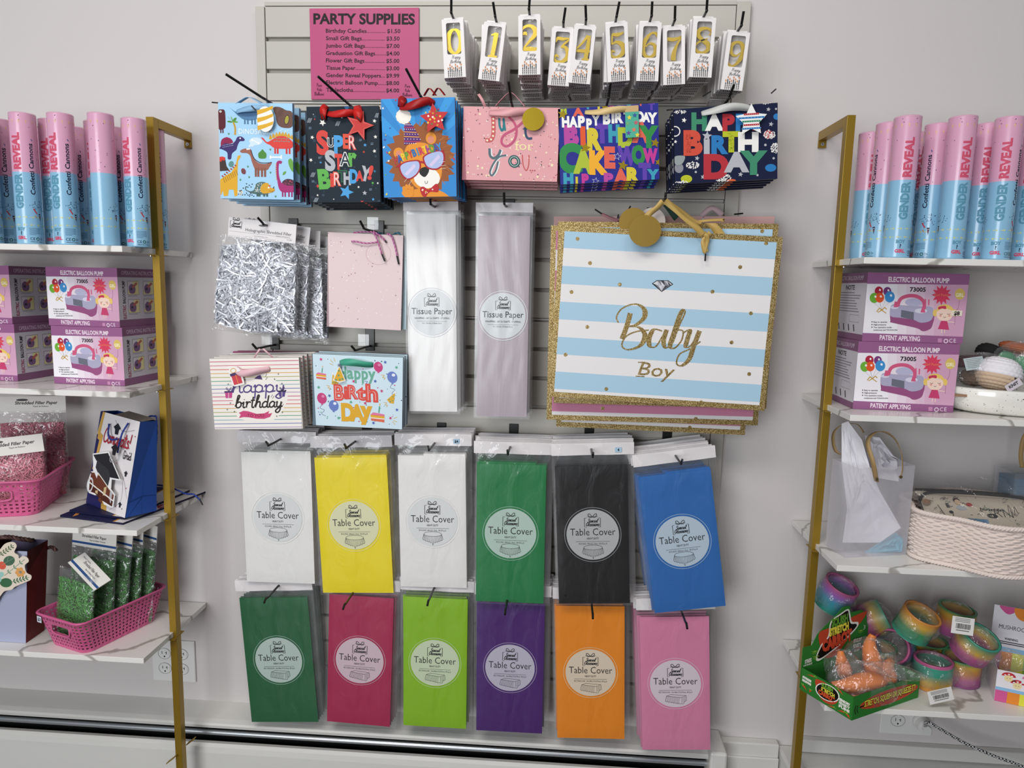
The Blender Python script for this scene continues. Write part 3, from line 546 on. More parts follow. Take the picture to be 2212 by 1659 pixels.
# ---------------------------------------------------------------- gift bags
class Art:
    """printed art, in the px of a straight-on view of the bag: TL, TR, BL are the bag's corners there, y runs down"""
    def __init__(s, b, TL, TR, BL, w, h, y0=-.0002, clamp=True):
        s.b = b; b.y0 = y0; b.e = .00008; ax, ay = TR[0] - TL[0], TR[1] - TL[1]; bx, by = BL[0] - TL[0], BL[1] - TL[1]; det = ax * by - ay * bx; s.k = w / ax
        def fn(u, v, L):
            x, y = u - TL[0], -v - TL[1]; p = (x * by - y * bx) / det; q = (ax * y - ay * x) / det
            if clamp: p = min(1, max(0, p)); q = min(1, max(0, q))
            return Vector((-w / 2 + p * w, y0 - L * .00008, h / 2 - q * h))
        b.fn = fn
    def n(s, p): return [(a[0], -a[1]) for a in p]
    def poly(s, p, m, L=1): s.b.poly(s.n(p), m, L)
    def blob(s, p, m, L=1, n=4): s.b.blob(s.n(p), m, L, n)
    def ell(s, x, y, a, b, m, L=1, n=16, rot=0): s.b.ell(x, -y, a, b, m, L, n, rot)
    def rect(s, x0, y0, x1, y1, m, L=1): s.b.rect(x0, x1, -y1, -y0, m, L)
    def star(s, x, y, r, m, L=1, rot=0, n=5, k=.45): s.b.star(x, -y, r, m, L, n, k, rot)
    def line(s, p, w, m, L=1, **k): s.b.line(s.n(p), w, m, L, **k)
    def curve(s, p, w, m, L=1, n=5, **k): s.b.curve(s.n(p), w, m, L, n, **k)
    def ring(s, x, y, a, b, w, m, L=1): s.b.ring(x, -y, a, b, w, m, L)
    def text(s, t, x, y, h, m, L=3, **k): s.b.text(t, x, -y, h, m, L, **k)
    def script(s, t, x, y, h, w, m, L=3, **k): script(s.b, t, x, -y, h, w, m, L, **k)
    def letters(s, L_, bold=.05, L=3):                    # (char, centre x, baseline y, cap height, colour[, sx[, rot]])
        for i, q in enumerate(L_):
            ch, x, y, h, m = q[:5]; sx = q[5] if len(q) > 5 else 1; ro = q[6] if len(q) > 6 else 0
            s.text(ch, x, y, h, m, L + i * .12, bold=bold, sx=sx, rot=R(ro), res=5)
    def dots(s, n, x0, y0, x1, y1, r, cols, seed=1, L=1, keep=None):
        q = random.Random(seed)
        for i in range(n):
            x, y = q.uniform(x0, x1), q.uniform(y0, y1)
            if keep and not keep(x, y): continue
            rr = r * q.uniform(.6, 1.3); s.ell(x, y, rr, rr, cols[i % len(cols)], L, 8)
def satin(h): return mat('satin_%06x' % h, h, .42, 0, spec=.35, bump=(35, .25, .002, (1, 1, 3)))
m_edge = 0x22262c
def bag_body(b, w, h, side, dp=.011):
    b.box(-w / 2, w / 2, 0, dp, -h / 2, h / 2, side)
def ribbon_front(t, k, pts, w, m, name='ribbon_handle', bow_out=.012, tip=None):
    """handle ribbon lying over the front; pts in local x, z; bulges out of the paper in the middle"""
    q = smooth([Vector((p[0], -.002 - bow_out * math.sin(math.pi * i / (len(pts) - 1)) - .0, p[1])) for i, p in enumerate(pts)], 7); N = len(q); b = MB()
    def wd(tt):
        i = min(int(tt * (N - 1)), N - 2); d = (q[i + 1] - q[i]).normalized(); v = Vector((0, -1, 0)).cross(d)
        return v + Vector((0, .45 * math.sin(5 * tt + 1), 0))
    b.ribbon(q, lambda tt: w * (.55 + .45 * abs(math.sin(math.pi * tt)) ** .4), m, wd); o = b.obj(name, t, mods=(('solid', .0005),))
    return o
def loop_back(t, x, z, w, top, m, rw=.012):                # the other handle, drawn up to the hook
    b = MB(); b.ribbon(smooth([(x - w / 2, .005, z), (x - w * .3, .003, z + top * .5), (x, .0, z + top), (x + w * .3, .003, z + top * .5), (x + w / 2, .005, z)], 6), rw, m, (.3, 1, .2)); return b.obj('ribbon_handle', t, mods=(('solid', .0006),))
def disk_tag(t, x, z, r, m, y=-.008, art=None):
    b = MB(y); b.ell(x, z, r, r, m, 1, 32); 
    if art: art(b)
    return b.obj('gift_tag', t, mods=(('solid', .0006),))
def aglet(t, a, b_, r=.0014):
    b = MB(); b.tube([a, b_], r, m_black, 6); return b.obj('cord_end', t)
BAGS = []
def bag(name_label, TL, TR, BL, q, d, side, art, n, back, rear_label, grp, dz=0, dx=0, front=0xffffff, rough=.42):
    w, h, c, a = quad(*q, d); t = thing('gift_bag', 'x', 'gift bag'); b = MB(); bag_body(b, w, h, C(side, .4)); A = Art(b, TL, TR, BL, w, h); A.rect(TL[0] - 5, min(TL[1], TR[1]) - 40, TR[0] + 60, BL[1] + 80, C(front, rough), 0)
    art(A); b.fn = None; b.obj('paper_body', t)
    def U(x, y):                                          # view px -> local x, z
        v = b_fn(x, -y, 0); return (v.x, v.z)
    A2 = Art(MB(), TL, TR, BL, w, h, clamp=False); b_fn = A2.b.fn
    M = Matrix.Translation(c) @ Matrix.Rotation(a, 4, 'Y')
    return t, M, U, w, h, dict(n=n, back=back, label=name_label, rear=rear_label, grp=grp, dz=dz, dx=dx, a=a)
def bag_stack(t, M, o):
    n = o['n']; y0 = M.translation.y
    for i in range(1, n):
        k = i / (n - 1)
        dup(t, Matrix.Translation((o['dx'] * k + rnd.uniform(-.0015, .0015), (-o['back'] - y0) * k, o['dz'] * k + rnd.uniform(-.001, .001))) @ M, o['rear'], o['grp'], skip=('ribbon_handle', 'gift_tag', 'cord_end', 'cord_handle'))
    t.matrix_world = M; t['label'] = o['label']; t['group'] = o['grp']

# blue dinosaur bag
def art_dino(A):
    G1, MAR, PUR = 0x4f8a3a, 0x5a1e28, 0x3d2c6b
    A.blob([(133, 400), (170, 375), (205, 382), (216, 430), (216, 560), (200, 600), (133, 605)], MAR); A.rect(150, 595, 165, 655, MAR); A.rect(175, 595, 190, 655, MAR); A.ell(160, 400, 14, 12, 0xf3efe8, 2); A.ell(162, 400, 5, 5, 0x111111, 3)
    A.curve([(305, 515), (328, 590), (325, 675)], 22, 0xc49a3a); 
    for a, c in (((240, 460), G1), ((285, 455), 0x6aa544), ((350, 470), G1), ((365, 520), 0x6aa544), ((235, 520), G1)): A.blob([(300, 520), ((300 + a[0]) / 2 - 10, (520 + a[1]) / 2 - 14), a, ((300 + a[0]) / 2 + 10, (520 + a[1]) / 2 + 10)], c, 2)
    A.blob([(265, 348), (330, 395), (400, 395), (520, 375), (620, 400), (640, 440), (600, 478), (520, 500), (430, 490), (360, 440), (320, 400)], 0x5580a8)
    for x in (445, 480, 530, 565): A.rect(x - 9, 480, x + 9, 545, 0x4b7396)
    for i in range(6): A.ell(440 + 32 * i, 355 - 9 * math.sin(i / 5 * 3.1), 11, 12, 0x2e6b62, 2)
    A.blob([(780, 348), (850, 335), (930, 372), (1004, 400), (1004, 560), (900, 580), (830, 540), (805, 430)], 0x6b4c44); A.ell(938, 485, 28, 58, 0x2c241f, 2, rot=-.2); A.ell(938, 485, 22, 50, 0xaaa040, 3, rot=-.2)
    for k in range(5): A.line([(830, 400 + 14 * k), (900, 350 + 18 * k)], 4, 0x4c342e, 2)
    A.text('DINOSAURS', 370, 660, 62, 0xf4f7f9, 3, al='l', sx=.8, sp=1.05)
    A.blob([(135, 835), (200, 775), (280, 780), (325, 745), (350, 700), (395, 690), (437, 722), (425, 745), (380, 750), (352, 800), (335, 850), (285, 895), (270, 960), (232, 960), (226, 885), (170, 850)], PUR)
    A.poly([(150, 815), (152, 765), (165, 730), (190, 712), (225, 700), (265, 712), (290, 735), (302, 765), (240, 790)], 0x9a2450, 0.8)
    for k in range(7): A.line([(165 + 19 * k, 735 - 18 * math.sin(k / 2)), (180 + 18 * k, 800 - 6 * k)], 4, 0x5b1a3a, 1.1)
    for k in range(14): A.ell(180 + 19 * (k % 7), 800 + 22 * (k // 7) - 4 * (k % 7), 7, 3, 0xb7c4dc, 2, 8)
    A.ell(385, 712, 9, 9, 0xffffff, 3); A.ell(568, 745, 78, 46, 0xd3e7f2); A.ell(520, 790, 30, 20, 0xd3e7f2); A.ell(495, 805, 14, 12, 0xd3e7f2); A.line([(530, 730), (600, 765)], 9, 0xffffff, 2); [A.ell(x, y, 8, 8, 0xffffff, 2) for x, y in ((526, 722), (522, 734), (604, 760), (600, 772))]
    for k in range(8): A.blob([(725 + 36 * k, 715 - 42 * math.sin(k / 7 * 3)), (742 + 36 * k, 665 - 42 * math.sin(k / 7 * 3)), (764 + 36 * k, 715 - 42 * math.sin(k / 7 * 3))], 0xd3a437, .8)
    A.blob([(632, 702), (660, 706), (700, 750), (755, 725), (830, 682), (920, 682), (1004, 745), (1004, 800), (960, 825), (800, 825), (735, 785), (690, 765)], 0xdc423b)
    for x in (795, 825, 930, 965): A.rect(x - 11, 810, x + 11, 888, 0xcf3a36)
    for k in range(14): A.ell(790 + 28 * (k % 7), 705 + 32 * (k // 7) + (4 if k % 2 else 0), 12, 6, 0x8d8f86, 2, 10)
    A.blob([(380, 862), (430, 835), (500, 835), (525, 890), (545, 955), (600, 1002), (680, 1012), (755, 990), (720, 1055), (690, 1085), (565, 1085), (520, 1000), (498, 920), (460, 888), (400, 886)], 0x9c6354)
    for x in (562, 592, 635, 672): A.poly([(x - 14, 1060), (x + 14, 1060), (x + 11, 1168), (x - 14, 1168)], 0x8a5648)
    A.curve([(510, 850), (530, 920), (560, 965), (620, 998), (700, 1000), (752, 990)], 9, 0x23262c, 2); A.ell(465, 840, 10, 10, 0xffffff, 2); A.ell(486, 838, 10, 10, 0xffffff, 2)
    A.blob([(600, 940), (595, 890), (625, 860), (645, 838), (665, 860), (690, 890), (685, 940), (640, 950)], G1); A.line([(740, 930), (865, 928)], 16, 0xf6f8fa); [A.ell(x, y, 11, 11, 0xf6f8fa) for x, y in ((738, 920), (738, 940), (866, 916), (866, 938))]
    A.poly([(133, 955), (160, 940), (200, 960), (215, 1050), (250, 1100), (133, 1110)], 0x41302d); A.poly([(133, 940), (165, 932), (205, 945), (190, 985), (165, 975), (150, 1000), (133, 990)], 0xd63a33, 2)
    A.ell(270, 1022, 30, 38, 0x5f8f8c, 1, rot=-.4); A.ell(415, 1105, 28, 38, 0x8c4f50, 1, rot=.3); [A.line([(392, y), (438, y + 12)], 7, 0x5a2c30, 2) for y in (1085, 1105, 1122)]
    A.poly([(352, 920), (385, 912), (384, 935), (352, 985), (345, 1100), (335, 1400), (300, 1412), (290, 1330), (235, 1330), (222, 1405), (172, 1412), (160, 1345), (140, 1400), (133, 1400), (133, 1212), (200, 1160), (270, 1120), (320, 1040), (340, 960)], 0xe0ab2c)
    for k in range(8): A.line([(170 + 22 * k, 1190 - 14 * k), (190 + 22 * k, 1250 - 14 * k)], 9, 0xa97b25, 2)
    for k in range(7): A.ell(165 + 26 * k, 1170 - 22 * k, 15, 9, 0xa04a3c, .8, rot=-.6)
    A.curve([(870, 995), (845, 985), (822, 1005), (815, 1090), (825, 1180), (850, 1250)], 34, 0xa82a70); A.blob([(815, 1170), (860, 1235), (900, 1200), (960, 1188), (1022, 1215), (1024, 1330), (960, 1345), (870, 1345), (828, 1290)], 0xa82a70)
    for x in (875, 905, 950, 985): A.rect(x - 9, 1330, x + 9, 1402, 0x9a2566)
    A.blob([(870, 1230), (920, 1188), (980, 1190), (1020, 1215), (1015, 1260), (920, 1262)], 0x4a2b3c, 2); A.dots(26, 880, 1200, 1010, 1255, 4, [0xe0607a, 0xb23b62], 3, 3)
    [A.poly([(795, 1010 + 26 * k), (808, 1003 + 26 * k), (808, 1022 + 26 * k)], 0xd8b04a, 1) for k in range(8)]
    A.curve([(470, 1300), (440, 1290), (440, 1330), (500, 1352), (580, 1350)], 12, 0x4f6e6c); A.blob([(470, 1352), (530, 1330), (560, 1255), (625, 1228), (690, 1250), (705, 1370), (560, 1378)], 0x4f6e6c)
    for x in (575, 600, 655, 690): A.rect(x - 12, 1360, x + 12, 1405, 0x45615f)
    A.dots(60, 545, 1245, 640, 1350, 4, [0xf0f3f0], 5, 2); A.blob([(612, 1320), (640, 1255), (700, 1240), (732, 1290), (782, 1312), (770, 1342), (720, 1360), (640, 1366)], 0xd9a42c, 3); A.poly([(705, 1275), (740, 1262), (720, 1290)], 0xd6453c, 4); A.poly([(760, 1300), (776, 1275), (774, 1308)], 0x22242a, 4); A.ell(712, 1295, 11, 11, 0xffffff, 4); A.curve([(715, 1330), (745, 1345), (770, 1330)], 4, 0x5a3b20, 4)
    for x, y in ((448, 1255), (480, 1272), (515, 1258), (500, 1292), (408, 1308), (445, 1368), (425, 1388), (460, 1390), (485, 1385), (510, 1390), (480, 1402), (530, 1403), (495, 1368)): A.ell(x, y, 9, 6, 0x1c2430, 1, 10)
    A.dots(30, 345, 1335, 400, 1395, 6, [0xf6f2e6, 0xe6c98a, 0x4a4a4a], 6)
    for x, y in ((250, 658), (738, 835), (468, 1045), (480, 1170), (375, 1205), (790, 1395), (735, 1110)):
        for a in (-14, 0, 14): A.poly([(x - 4, y + 15), (x + a, y - 18 + abs(a) * .5), (x + 5, y + 15)], G1, 1)
    A.blob([(880, 1140), (890, 1105), (920, 1095), (910, 1125)], 0x6aa544); A.blob([(950, 960), (985, 945), (1010, 1010), (1015, 1100), (985, 1085), (955, 1020)], 0x6aa544); A.dots(12, 850, 600, 1000, 640, 5, [0xe8f2f8], 8)
t, M, U, w, h, o = bag('light blue gift bag printed with cartoon dinosaurs, front of its hook', (133, 295), (1005, 292), (133, 1438), ((474, 223), (632, 222), (634, 430), (474, 430)), .215, 0x6d9cc0, art_dino, 4, .115, 'light blue dinosaur gift bag behind the front one', 'dinosaur gift bags', dz=-.004, dx=.004, front=0xa6d2f2)
sb = satin(0x8fb9dc)
ribbon_front(t, 1, [U(355, 400), U(450, 385), U(560, 372), U(650, 370), U(725, 372)], .012, sb, bow_out=.009); loop_back(t, U(500, 0)[0], U(0, 300)[1], .055, .012, sb)
aglet(t, Vector((U(555, 0)[0], -.012, U(0, 345)[1])), Vector((U(600, 0)[0], -.012, U(0, 395)[1]))); aglet(t, Vector((U(130, 0)[0], .004, U(0, 295)[1])), Vector((U(50, 0)[0], .004, U(0, 288)[1])))
def egg(b):
    x, z = U(712, 495); k = w / 872
    b.ell(x, z, 98 * k, 140 * k, 0xf6f4ee, 1, 32)
    for s_ in (-1, 0, 1): b.poly([(x - 92 * k, z + (s_ * 85 - 40) * k), (x, z + (s_ * 85 - 10) * k), (x + 88 * k, z + (s_ * 85 + 28) * k), (x + 92 * k, z + (s_ * 85 + 62) * k), (x, z + (s_ * 85 + 32) * k), (x - 96 * k, z + (s_ * 85 + 10) * k)], 0xe0ae30, 2) if s_ != 2 else 0
b = MB(-.011); egg(b); b.obj('gift_tag', t, mods=(('solid', .0006),))
bag_stack(t, M, o); hook(P(566, 221, .215).x + .012, P(566, 221, .215).z + .003, .235, 'black hook holding the dinosaur gift bags', up=(.05, .033), lean=-.055)

# dark super star bag
def art_star(A):
    RD, BL, GN, GY = 0xd8443c, 0x4aa0dc, 0x5fb04e, 0xb4b7bd
    A.letters([('S', 1368, 888, 250, RD, .8), ('U', 1467, 808, 100, 0xf0f0f0, .85), ('P', 1560, 875, 190, BL, .75), ('E', 1645, 815, 152, 0xe2543e, .6), ('R', 1722, 825, 155, RD, .65), ('S', 1455, 1080, 215, GY, .8), ('T', 1553, 1065, 165, RD, .55), ('A', 1635, 1025, 150, 0xf0f0f0, .8), ('r', 1722, 1020, 200, GN, .75),
               ('B', 1390, 1300, 212, GN, .85, 5), ('i', 1473, 1275, 150, RD), ('R', 1535, 1262, 150, 0xe2543e, .65), ('T', 1600, 1215, 125, 0x2d7a4a, .9), ('H', 1655, 1245, 145, GY, .6), ('D', 1733, 1225, 150, BL, .6), ('A', 1803, 1197, 110, RD, .7), ('Y', 1862, 1190, 155, GY, .7, -12), ('!', 1918, 1172, 150, RD, 1, -12)], .055)
    A.letters([('U', 1467, 808, 100, 0x25333f, .85), ('A', 1635, 1025, 150, 0x25333f, .8), ('R', 1722, 825, 155, 0xf2c9c4, .65), ('R', 1535, 1262, 150, 0xf2c9c4, .65), ('T', 1600, 1215, 125, 0x25333f, .9)], .004, 6)
    A.star(1640, 1340, 90, BL, 2, .3); A.star(1665, 350, 38, 0x2c6ca8, 1)
    for x, y, r, c in ((1375, 530, 42, 0xf2efe8), (1988, 490, 25, 0xf2efe8), (1997, 675, 24, 0xf2efe8), (1248, 707, 24, 0xf2efe8), (1983, 842, 24, 0xf2efe8), (1225, 975, 24, 0xf2efe8), (1873, 775, 22, BL), (1342, 997, 18, BL), (1302, 1282, 26, RD), (1857, 857, 16, RD), (1957, 1220, 19, GN), (2017, 1220, 15, 0xf2efe8), (1788, 1275, 16, 0xf2efe8), (1860, 1343, 30, GY), (1960, 1415, 20, BL), (1295, 1392, 15, 0xf2efe8), (1488, 1432, 10, 0xf2efe8), (1828, 1455, 26, RD), (1465, 1140, 24, 0xf3b9a0), (1983, 1080, 20, 0x3a78a8), (1283, 493, 12, RD), (1268, 437, 8, 0xe0e0e0), (1605, 462, 14, 0xf2efe8)): A.star(x, y, r, c, 2, x * .1)
    for x, y in ((1210, 510), (1545, 535), (1235, 1150), (1265, 1450), (2010, 425), (1400, 1290)):
        for k in range(4): A.line([(x - 20 + 12 * k, y + 26), (x + 4 + 12 * k, y - 28)], 4, 0xb8c2cc, 1)
    for x, y in ((1820, 720), (1955, 760), (1245, 1230), (1330, 945), (1930, 1300), (1225, 600)):
        for k in range(3): A.line([(x - 16, y - 10 + 10 * k), (x + 16, y - 14 + 10 * k)], 4, 0x7b93a8, 1)
    A.dots(40, 1200, 400, 2030, 1440, 14, [0x2b4152, 0x203040], 11, .5)
t, M, U, w, h, o = bag('dark blue super star birthday gift bag with a red ribbon, front of its hook', (1187, 350), (2038, 312), (1197, 1480), ((665, 233), (819, 226), (821, 435), (666, 438)), .205, 0x141c24, art_star, 5, .10, 'dark blue super star gift bag behind the front one', 'super star gift bags', dz=-.004, dx=.002, front=0x1a2733, rough=.6)
sr = satin(0xc4201c)
ribbon_front(t, 1, [U(1430, 420), U(1520, 440), U(1640, 430), U(1720, 415), U(1790, 410)], .0145, sr); ribbon_front(t, 1, [U(1430, 330), U(1405, 380), U(1400, 450), U(1390, 500)], .015, sr, bow_out=.008); ribbon_front(t, 1, [U(1790, 320), U(1810, 400), U(1810, 480), U(1800, 540)], .019, sr, bow_out=.01)
b = MB(-.008); x_, z_ = U(1822, 560); b.star(x_, z_, .031, C(0xd0453f), 1, 5, .42, .3); b.star(x_, z_, .0255, C(0xe9a59c), 2, 5, .42, .3); b.star(x_, z_, .0245, C(0xc93b38), 3, 5, .42, .3); b.obj('gift_tag', t, mods=(('solid', .0006),))
aglet(t, Vector((U(1380, 0)[0], -.008, U(0, 500)[1])), Vector((U(1408, 0)[0], -.008, U(0, 570)[1]))); aglet(t, Vector((U(1790, 0)[0], -.013, U(0, 545)[1])), Vector((U(1840, 0)[0], -.013, U(0, 590)[1])))
bag_stack(t, M, o); hp = P(752, 228, .20); hook(hp.x, hp.z + .004, .225, 'black hook holding the super star gift bags', up=(.05, .033), lean=-.038)

# lion bag
def art_lion(A):
    BR, OR, RD = 0x96562b, 0xe5922c, 0xa81f2e
    for k in range(5): A.poly([(560, 850), (133 + 240 * k, 203), (133 + 240 * k + 110, 203)], 0x3a9ade, .3)
    A.poly([(560, 850), (133, 600), (133, 420)], 0x3a9ade, .3); A.poly([(560, 850), (980, 500), (980, 380)], 0x3a9ade, .3)
    q = random.Random(4); A.poly([(575 + (400 if i % 2 else 350) * q.uniform(.93, 1.05) * math.cos(i * math.pi / 24), 900 + (420 if i % 2 else 370) * q.uniform(.93, 1.05) * math.sin(i * math.pi / 24)) for i in range(48)], BR, 1)
    for k in range(46):
        a = q.uniform(0, 6.28); r = q.uniform(.72, .98); x, y = 575 + 390 * r * math.cos(a), 900 + 400 * r * math.sin(a); A.line([(x, y), (x + 60 * math.cos(a + .2), y + 60 * math.sin(a + .2))], 12, (0xb26c36, 0x7c4220, 0xa8622f)[k % 3], 1.5, w2=3)
    A.ell(322, 840, 58, 62, OR, 2); A.ell(325, 850, 34, 38, 0xd98a72, 3); A.ell(692, 665, 60, 68, OR, 2); A.ell(690, 680, 36, 42, 0xd98a72, 3)
    A.blob([(380, 850), (440, 740), (620, 720), (760, 820), (810, 960), (790, 1130), (650, 1240), (520, 1230), (430, 1120), (340, 1010)], OR, 2.2); A.blob([(440, 1340), (470, 1260), (640, 1230), (800, 1260), (900, 1330), (870, 1350), (500, 1350)], OR, 2)
    A.poly([(395, 478), (440, 474), (510, 560), (578, 690), (500, 730), (385, 745)], 0x5a2a72, 4)
    for y, x0, x1 in ((495, 390, 455), (548, 386, 500), (600, 385, 530), (652, 385, 560), (705, 385, 578)): A.line([(x0, y), (x1, y + 4)], 9, 0xe8a742 if y in (495, 600, 652) else 0xc23a5a, 5)
    for y, x0, x1 in ((520, 395, 470), (570, 392, 510), (625, 392, 545), (680, 392, 570), (728, 395, 520)):
        for k in range(6): A.ell(x0 + (x1 - x0) * k / 5, y, 5, 5, 0xf4eee6, 6, 8)
    for k in range(12): A.ell(385 + 58 * math.cos(k * .52), 430 + 55 * math.sin(k * .52), 30, 30, 0xf2ece0, 5)
    A.ell(385, 430, 60, 58, 0xf6f1e8, 6)
    A.ell(640, 1115, 150, 118, 0xf3efe8, 3); A.blob([(562, 1020), (610, 992), (662, 998), (660, 1050), (615, 1105), (560, 1070)], 0x23201f, 5); A.curve([(615, 1150), (625, 1178), (645, 1170), (648, 1148)], 5, 0x23201f, 6)
    for x, y, l in ((560, 830, 0), (0, 0, 1)):
        pass
    L1 = [(340, 985), (400, 945), (480, 928), (548, 930), (560, 1000), (520, 1075), (440, 1128), (385, 1110), (345, 1050)]; L2 = [(608, 895), (640, 855), (720, 820), (800, 808), (832, 850), (826, 940), (770, 1000), (700, 1008), (640, 980)]
    for k, Lp in enumerate((L1, L2)):
        cx, cy = sum(p[0] for p in Lp) / 9, sum(p[1] for p in Lp) / 9; A.blob([(cx + (x - cx) * 1.12, cy + (y - cy) * 1.13) for x, y in Lp], RD, 6 + .2 * k); A.blob([(cx + (x - cx) * .97, cy + (y - cy) * .96) for x, y in Lp], mat('holo_lens', 0xa4b2dc, .3), 7)
        A.poly([(cx - 60, cy + 60), (cx - 30, cy + 80), (cx + 70, cy - 30), (cx + 50, cy - 60)], mat('holo_glint', 0xcdbfe0, .3), 7.5)
    A.curve([(548, 960), (575, 935), (612, 945)], 22, RD, 6.5); A.poly([(280, 1000), (345, 950), (350, 1010)], RD, 6); A.poly([(820, 800), (838, 790), (832, 860)], RD, 6)
    cols = [0xb23a3a, 0x2f5fae, 0xe8c832, 0x5f9a3c, 0xc8452f, 0x2f6fae, 0x3b8ab8, 0xc83f5a, 0xe8c832, 0x9a3f9a, 0x5f9a3c, 0x4a4f9a, 0x3f8fd0]
    for i, ch in enumerate('HAPPYBIRTHDAY'): A.text(ch, 305 + 41 * i, 958 - 13.2 * i - 22 * math.sin(i / 12 * 3.1), 78, cols[i], 8 + .1 * i, bold=.05, sx=.7, rot=R(18))
    for x, y in ((830, 935), (840, 975), (835, 1010)): A.line([(x - 50, y), (x + 20, y - 10)], 3, 0xf5efe4, 9)
    for x, y in ((380, 1150), (430, 1180)): A.line([(x, y + 20), (x + 40, y - 30)], 3, 0xf5efe4, 9)
    A.blob([(560, 1235), (600, 1215), (660, 1245), (740, 1180), (770, 1200), (765, 1270), (690, 1270), (650, 1290), (620, 1335), (580, 1310)], 0xb8232c, 7); A.dots(22, 570, 1190, 760, 1310, 8, [0xe7bc58, 0xf3ece0], 9, 8, lambda x, y: abs((y - 1250) + (x - 660) * .25) < 34)
    for k in range(4): A.ell(375 + 32 * k, 1235 + 8 * abs(k - 1.5) - (14 if k in (1, 2) else 0), 18, 34, OR, 6 + .1 * k)
    A.blob([(350, 1290), (390, 1255), (470, 1260), (485, 1310), (440, 1345), (380, 1335)], OR, 6.6)
    q = random.Random(9)
    for k in range(46):
        x, y = q.uniform(140, 970), q.uniform(240, 1330)
        if abs(x - 570) < 330 and y > 450: continue
        A.line([(x, y), (x + q.uniform(-22, 22), y + q.uniform(-22, 22))], 16, (0xe8d23c, 0xc23a4a, 0xf2f2f2, 0x5fae4a, 0x3f4a9a)[k % 5], 3)
t, M, U, w, h, o = bag('blue gift bag with a party lion in mirrored glasses, front of its hook', (133, 240), (965, 203), (145, 1352), ((825, 216), (983, 208), (986, 424), (828, 427)), .24, 0x6a1d1e, art_lion, 5, .11, 'blue lion gift bag behind the front one', 'lion gift bags', dz=.004, dx=.004, front=0x2a86cc)
sr2 = satin(0xa3181a)
ribbon_front(t, 1, [U(345, 330), U(450, 330), U(560, 300), U(670, 265), U(735, 290)], .017, sr2); ribbon_front(t, 1, [U(400, 215), U(375, 270), U(350, 330)], .017, sr2, bow_out=.006)
for x in (680, 780): loop_back(t, U(x, 0)[0], U(0, 215)[1], .024, .013, sr2, .009)
b = MB(-.012); x_, z_ = U(745, 460); b.star(x_, z_, .030, C(0xc22f32), 1, 5, .5, -.1)
for k in range(15): b.ell(x_ + .017 * math.cos(k * 2.4) * (k / 15) ** .5, z_ + .017 * math.sin(k * 2.4) * (k / 15) ** .5, .0021, .0021, (0xf0c040, 0xf6efe6, 0xc8943a, 0x5f7a3a)[k % 4], 2, 10)
b.obj('gift_tag', t, mods=(('solid', .0007),))
bag_stack(t, M, o); hp = P(912, 214, .23); hook(hp.x, hp.z + .002, .25, 'black hook holding the lion gift bags', up=(.05, .036), lean=-.018)

# pink just for you bag
def art_just(A):
    A.dots(150, 1030, 340, 2140, 1140, 7, [0xf2d9c8, 0xb0606a, 0x4a4450, 0xf6e0d8, 0xc86a72], 21, 1); A.dots(16, 1060, 380, 2120, 1120, 13, [0xf6e2c0], 22, 1)
    A.curve([(1405, 440), (1405, 560), (1398, 640), (1370, 695), (1308, 700)], 46, 0xc9605f, 3); [A.ell(x, y, 12, 12, 0xf4e8cc, 4) for x, y in ((1406, 465), (1404, 508), (1402, 554), (1400, 602), (1396, 652), (1372, 690), (1328, 702))]
    A.curve([(1472, 455), (1475, 540), (1500, 590), (1522, 540), (1520, 455)], 24, 0x2b7d84, 3); A.line([(1522, 455), (1535, 590)], 22, 0x2b7d84, 3.3)
    A.curve([(1580, 440), (1640, 500), (1665, 590), (1630, 700), (1545, 760), (1490, 720), (1520, 640), (1640, 570), (1750, 480)], 26, 0xc3587a, 3.5)
    A.curve([(1762, 545), (1768, 630), (1795, 668), (1838, 662)], 26, 0x33506c, 3.2); A.line([(1735, 565), (1800, 560)], 12, 0x33506c, 3.4)
    A.text('for', 1745, 795, 96, 0xf3e4ae, 4, width=205, bold=.0); A.line([(1640, 795), (1690, 795)], 8, 0xf3e4ae, 4); A.line([(1790, 795), (1828, 795)], 8, 0xf3e4ae, 4); A.line([(1650, 745), (1700, 745)], 7, 0xf3e4ae, 4)
    for dx, c, L in ((14, 0xe9ecec, 3), (0, 0x5a6c76, 4)):
        A.curve([(1352 + dx, 790), (1356 + dx, 870), (1400 + dx, 895), (1450 + dx, 860), (1478 + dx, 800)], 28, c, L); A.curve([(1540 + dx, 860), (1460 + dx, 880), (1395 + dx, 950), (1348 + dx, 1050), (1370 + dx, 1088), (1415 + dx, 1030), (1445 + dx, 930)], 20, c, L + .3)
    A.ring(1628, 925, 50, 52, 36, 0x22595c, 4); A.ring(1628, 925, 50, 52, 5, 0xe6ecdc, 5); A.curve([(1722, 848), (1728, 960), (1760, 1020), (1790, 960), (1797, 848)], 12, 0xc9605f, 4); [A.ell(x, 1018, 8, 8, 0xb5555a, 4) for x in (1808, 1832, 1857)]
t, M, U, w, h, o = bag('wide pink just for you gift bag with a gold disc tag, front', (1072, 337), (2158, 325), (1022, 1147), ((1004, 233), (1209, 230), (1204, 393), (995, 388)), .21, 0xb4707a, art_just, 4, .13, 'pink just for you gift bag behind the front one', 'just for you gift bags', dz=-.006, dx=.002, front=0xe2a6aa)
sp = satin(0xe0a4a8)
ribbon_front(t, 1, [U(1358, 400), U(1500, 405), U(1620, 400), U(1750, 385), U(1870, 382)], .016, sp, bow_out=.010); loop_back(t, U(1620, 0)[0], U(0, 335)[1], .06, .026, sp, .007)
